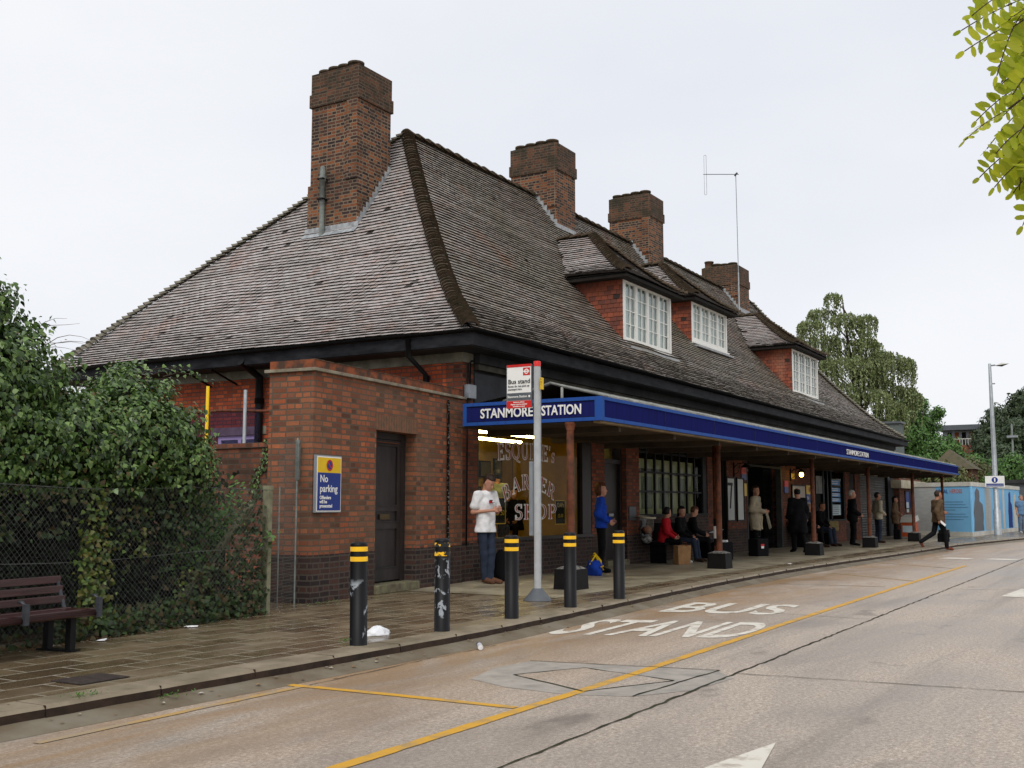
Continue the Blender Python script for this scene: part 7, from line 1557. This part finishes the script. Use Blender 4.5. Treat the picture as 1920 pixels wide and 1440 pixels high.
# 6 man in trench coat
T6, J6, H6 = human('man in a pale trench coat holding papers in front of the dark entrance', (28.35, 9.35, 0), RTa-R(30), dict(elR=(-.04, -.25, 1.14), haR=(.24, -.06, 1.10), haL=(.20, .10, 1.08), elL=(.0, .25, 1.12)), 1.80, hair='h_brown', inner='c_shirt', coat=('c_trench', .26, .03), bottom='c_black', vox=.013, headrot=-28, shoes='c_black')
M['c_paper'] = mat('cream_paper', (.62, .58, .44), .7)
pq = MB(); pq.add([(.26, -.02, 1.12), (.34, -.02, 1.08), (.44, -.06, .70), (.36, -.03, .66), (.265, -.02, 1.12)][:4], [(0, 1, 2, 3)]); 
o = pq.build('folded_paper', M['c_paper'], None, loc=(28.35, 9.35, 0), rotz=RTa-R(30), label='folded cream paper hanging from the hand of the man in the trench coat', cat='paper')
# 7 black coat, walking away
human('bald headed man in a long black coat walking away past the entrance', (30.05, 8.72, 0), R(40), dict(knL=(.10, .09, .49), anL=(.08, .09, .08), toL=(.25, .11, .035), knR=(-.06, -.09, .49), anR=(-.24, -.10, .14), toR=(-.10, -.12, .035), haL=(.10, .26, .95), haR=(.04, -.28, .95)), 1.76, hair='h_black', bald=True, coat=('c_suit', .34, .03), bottom='c_black', vox=.013, build=1.14, shoes='c_black')
# 8,9 seated by the shopfront
human('seated older bald man with a lilac shirt partly hidden by the black coated man', (34.1, 9.65, 0), SD+R(20), sit(lean=.05), 1.72, hair='h_grey', bald=True, inner='c_lilac', coat=('c_black', .03, 0), bottom='c_black', vox=.018)
human('seated young man in a dark jacket just right of the third column', (35.3, 9.60, 0), SD-R(10), sit(lean=.10, spread=.14, hand=((.36, .05, .60), (.36, -.05, .60))), 1.78, skin='skin_tan', hair='h_black', top=('c_black', .03, 1), bottom='c_jeans', vox=.018, headrot=-20)
case('canvas_bag', 36.2, 9.35, .5, .3, .32, 'khaki canvas bag on the bench beside the seated young man', R(20), z=.47, m='c_khaki')
# 10 white haired man with a stick
human('white haired man in a dark suit standing with a walking stick', (36.2, 8.72, 0), RTa-R(4), dict(haR=(.20, -.18, .98), elR=(-.04, -.26, 1.14), haL=(.14, .2, .92)), 1.78, hair='h_white', inner='c_shirt', coat=('c_suit', .12, .01), bottom='c_black', vox=.016, headrot=-6, shoes='c_black', build=1.06)
MB().tube([(0, 0, .0), (0, 0, .86), (-.02, 0, .90), (-.07, 0, .91)], .010, 6).build('walking_stick', M['black'], None, loc=(36.5, 8.5, .005), label='thin black walking stick of the white haired man', cat='walking stick')
# 11 striped scarf person behind column
human('dark haired person in a beige coat and striped scarf half hidden by the fourth column', (39.3, 8.6, 0), RTa+R(10), dict(haR=(.2, -.1, 1.0)), 1.74, skin='skin_tan', hair='h_black', coat=('c_beige', .10, .0), bottom='c_jeans', vox=.018, headrot=-10)
# 12 woman brown coat, by far column
human('dark haired woman in a brown coat leaning by the notice board', (44.6, 9.1, 0), RTa-R(30), dict(haR=(.2, -.05, 1.0), haL=(.2, .05, 1.0), head=(.02, 0, 1.60)), 1.66, hair='h_black', hairstyle='long', coat=('c_browncoat', .26, .04), bottom='c_black', vox=.02, shoes='c_black')
# 13 walking man
T13, J13, H13 = human('man in a brown jacket striding off the kerb with papers in his hand', (36.25, 6.12, -.10), RTa+R(6), dict(knL=(-.10, .09, .50), anL=(-.50, .10, .24), toL=(-.42, .11, .08), hipL=(0, .09, .88), knR=(.16, -.09, .50), anR=(.20, -.09, .08), toR=(.36, -.10, .035), haR=(-.10, -.24, .90), elR=(-.16, -.25, 1.14), elL=(.02, .26, 1.14), haL=(.28, .22, 1.10), pelvis=(0, 0, .92), head=(.05, 0, 1.61)),
    1.86, skin='skin_tan', hair='h_brown', inner='c_lilac', coat=('c_tweed', .09, .01), bottom='c_suit', vox=.015, shoes='c_shoer', build=1.05)
rl = MB(); rl.add([(-.12, -.24, .88), (.10, -.24, .74), (.14, -.24, .80), (-.04, -.24, .94)], [(0, 1, 2, 3)], M['c_white']); rl.tube([(-.14, -.25, .92), (.12, -.25, .70)], .014, 6, M['c_black']); rl.build('rolled_papers', M['c_white'], None, loc=(36.25, 6.12, -.10), rotz=RTa+R(6), label='rolled white papers in the hand of the striding man', cat='papers')
case('briefcase', 36.5, 6.02, .36, .10, .28, 'black briefcase carried low beside the striding man', RTa, z=.15)
# 14 man at right edge
human('man in a blue shirt and jeans standing at the right edge of the road end', (57.3, 5.9, 0), CAMA+R(10), dict(), 1.80, skin='skin', hair='h_grey', top=('c_denim', .08, .5), bottom='c_jeans2', vox=.022, shoes='c_shoew', build=1.2)
# 15,16 inside the barber shop
human('barber in a pale green shirt seen from behind through the shop window', (19.55, 12.0, .25), R(60), dict(haR=(.3, -.1, 1.25), haL=(.3, .15, 1.2)), 1.76, hair='h_black', top=('c_green', .04, .5), bottom='c_black', vox=.018)
human('customer in a dark cape seated inside the barber shop', (20.6, 12.2, .3), R(200), sit(), 1.74, hair='h_brown', coat=('c_black', .1, .02), bottom='c_black', vox=.02)
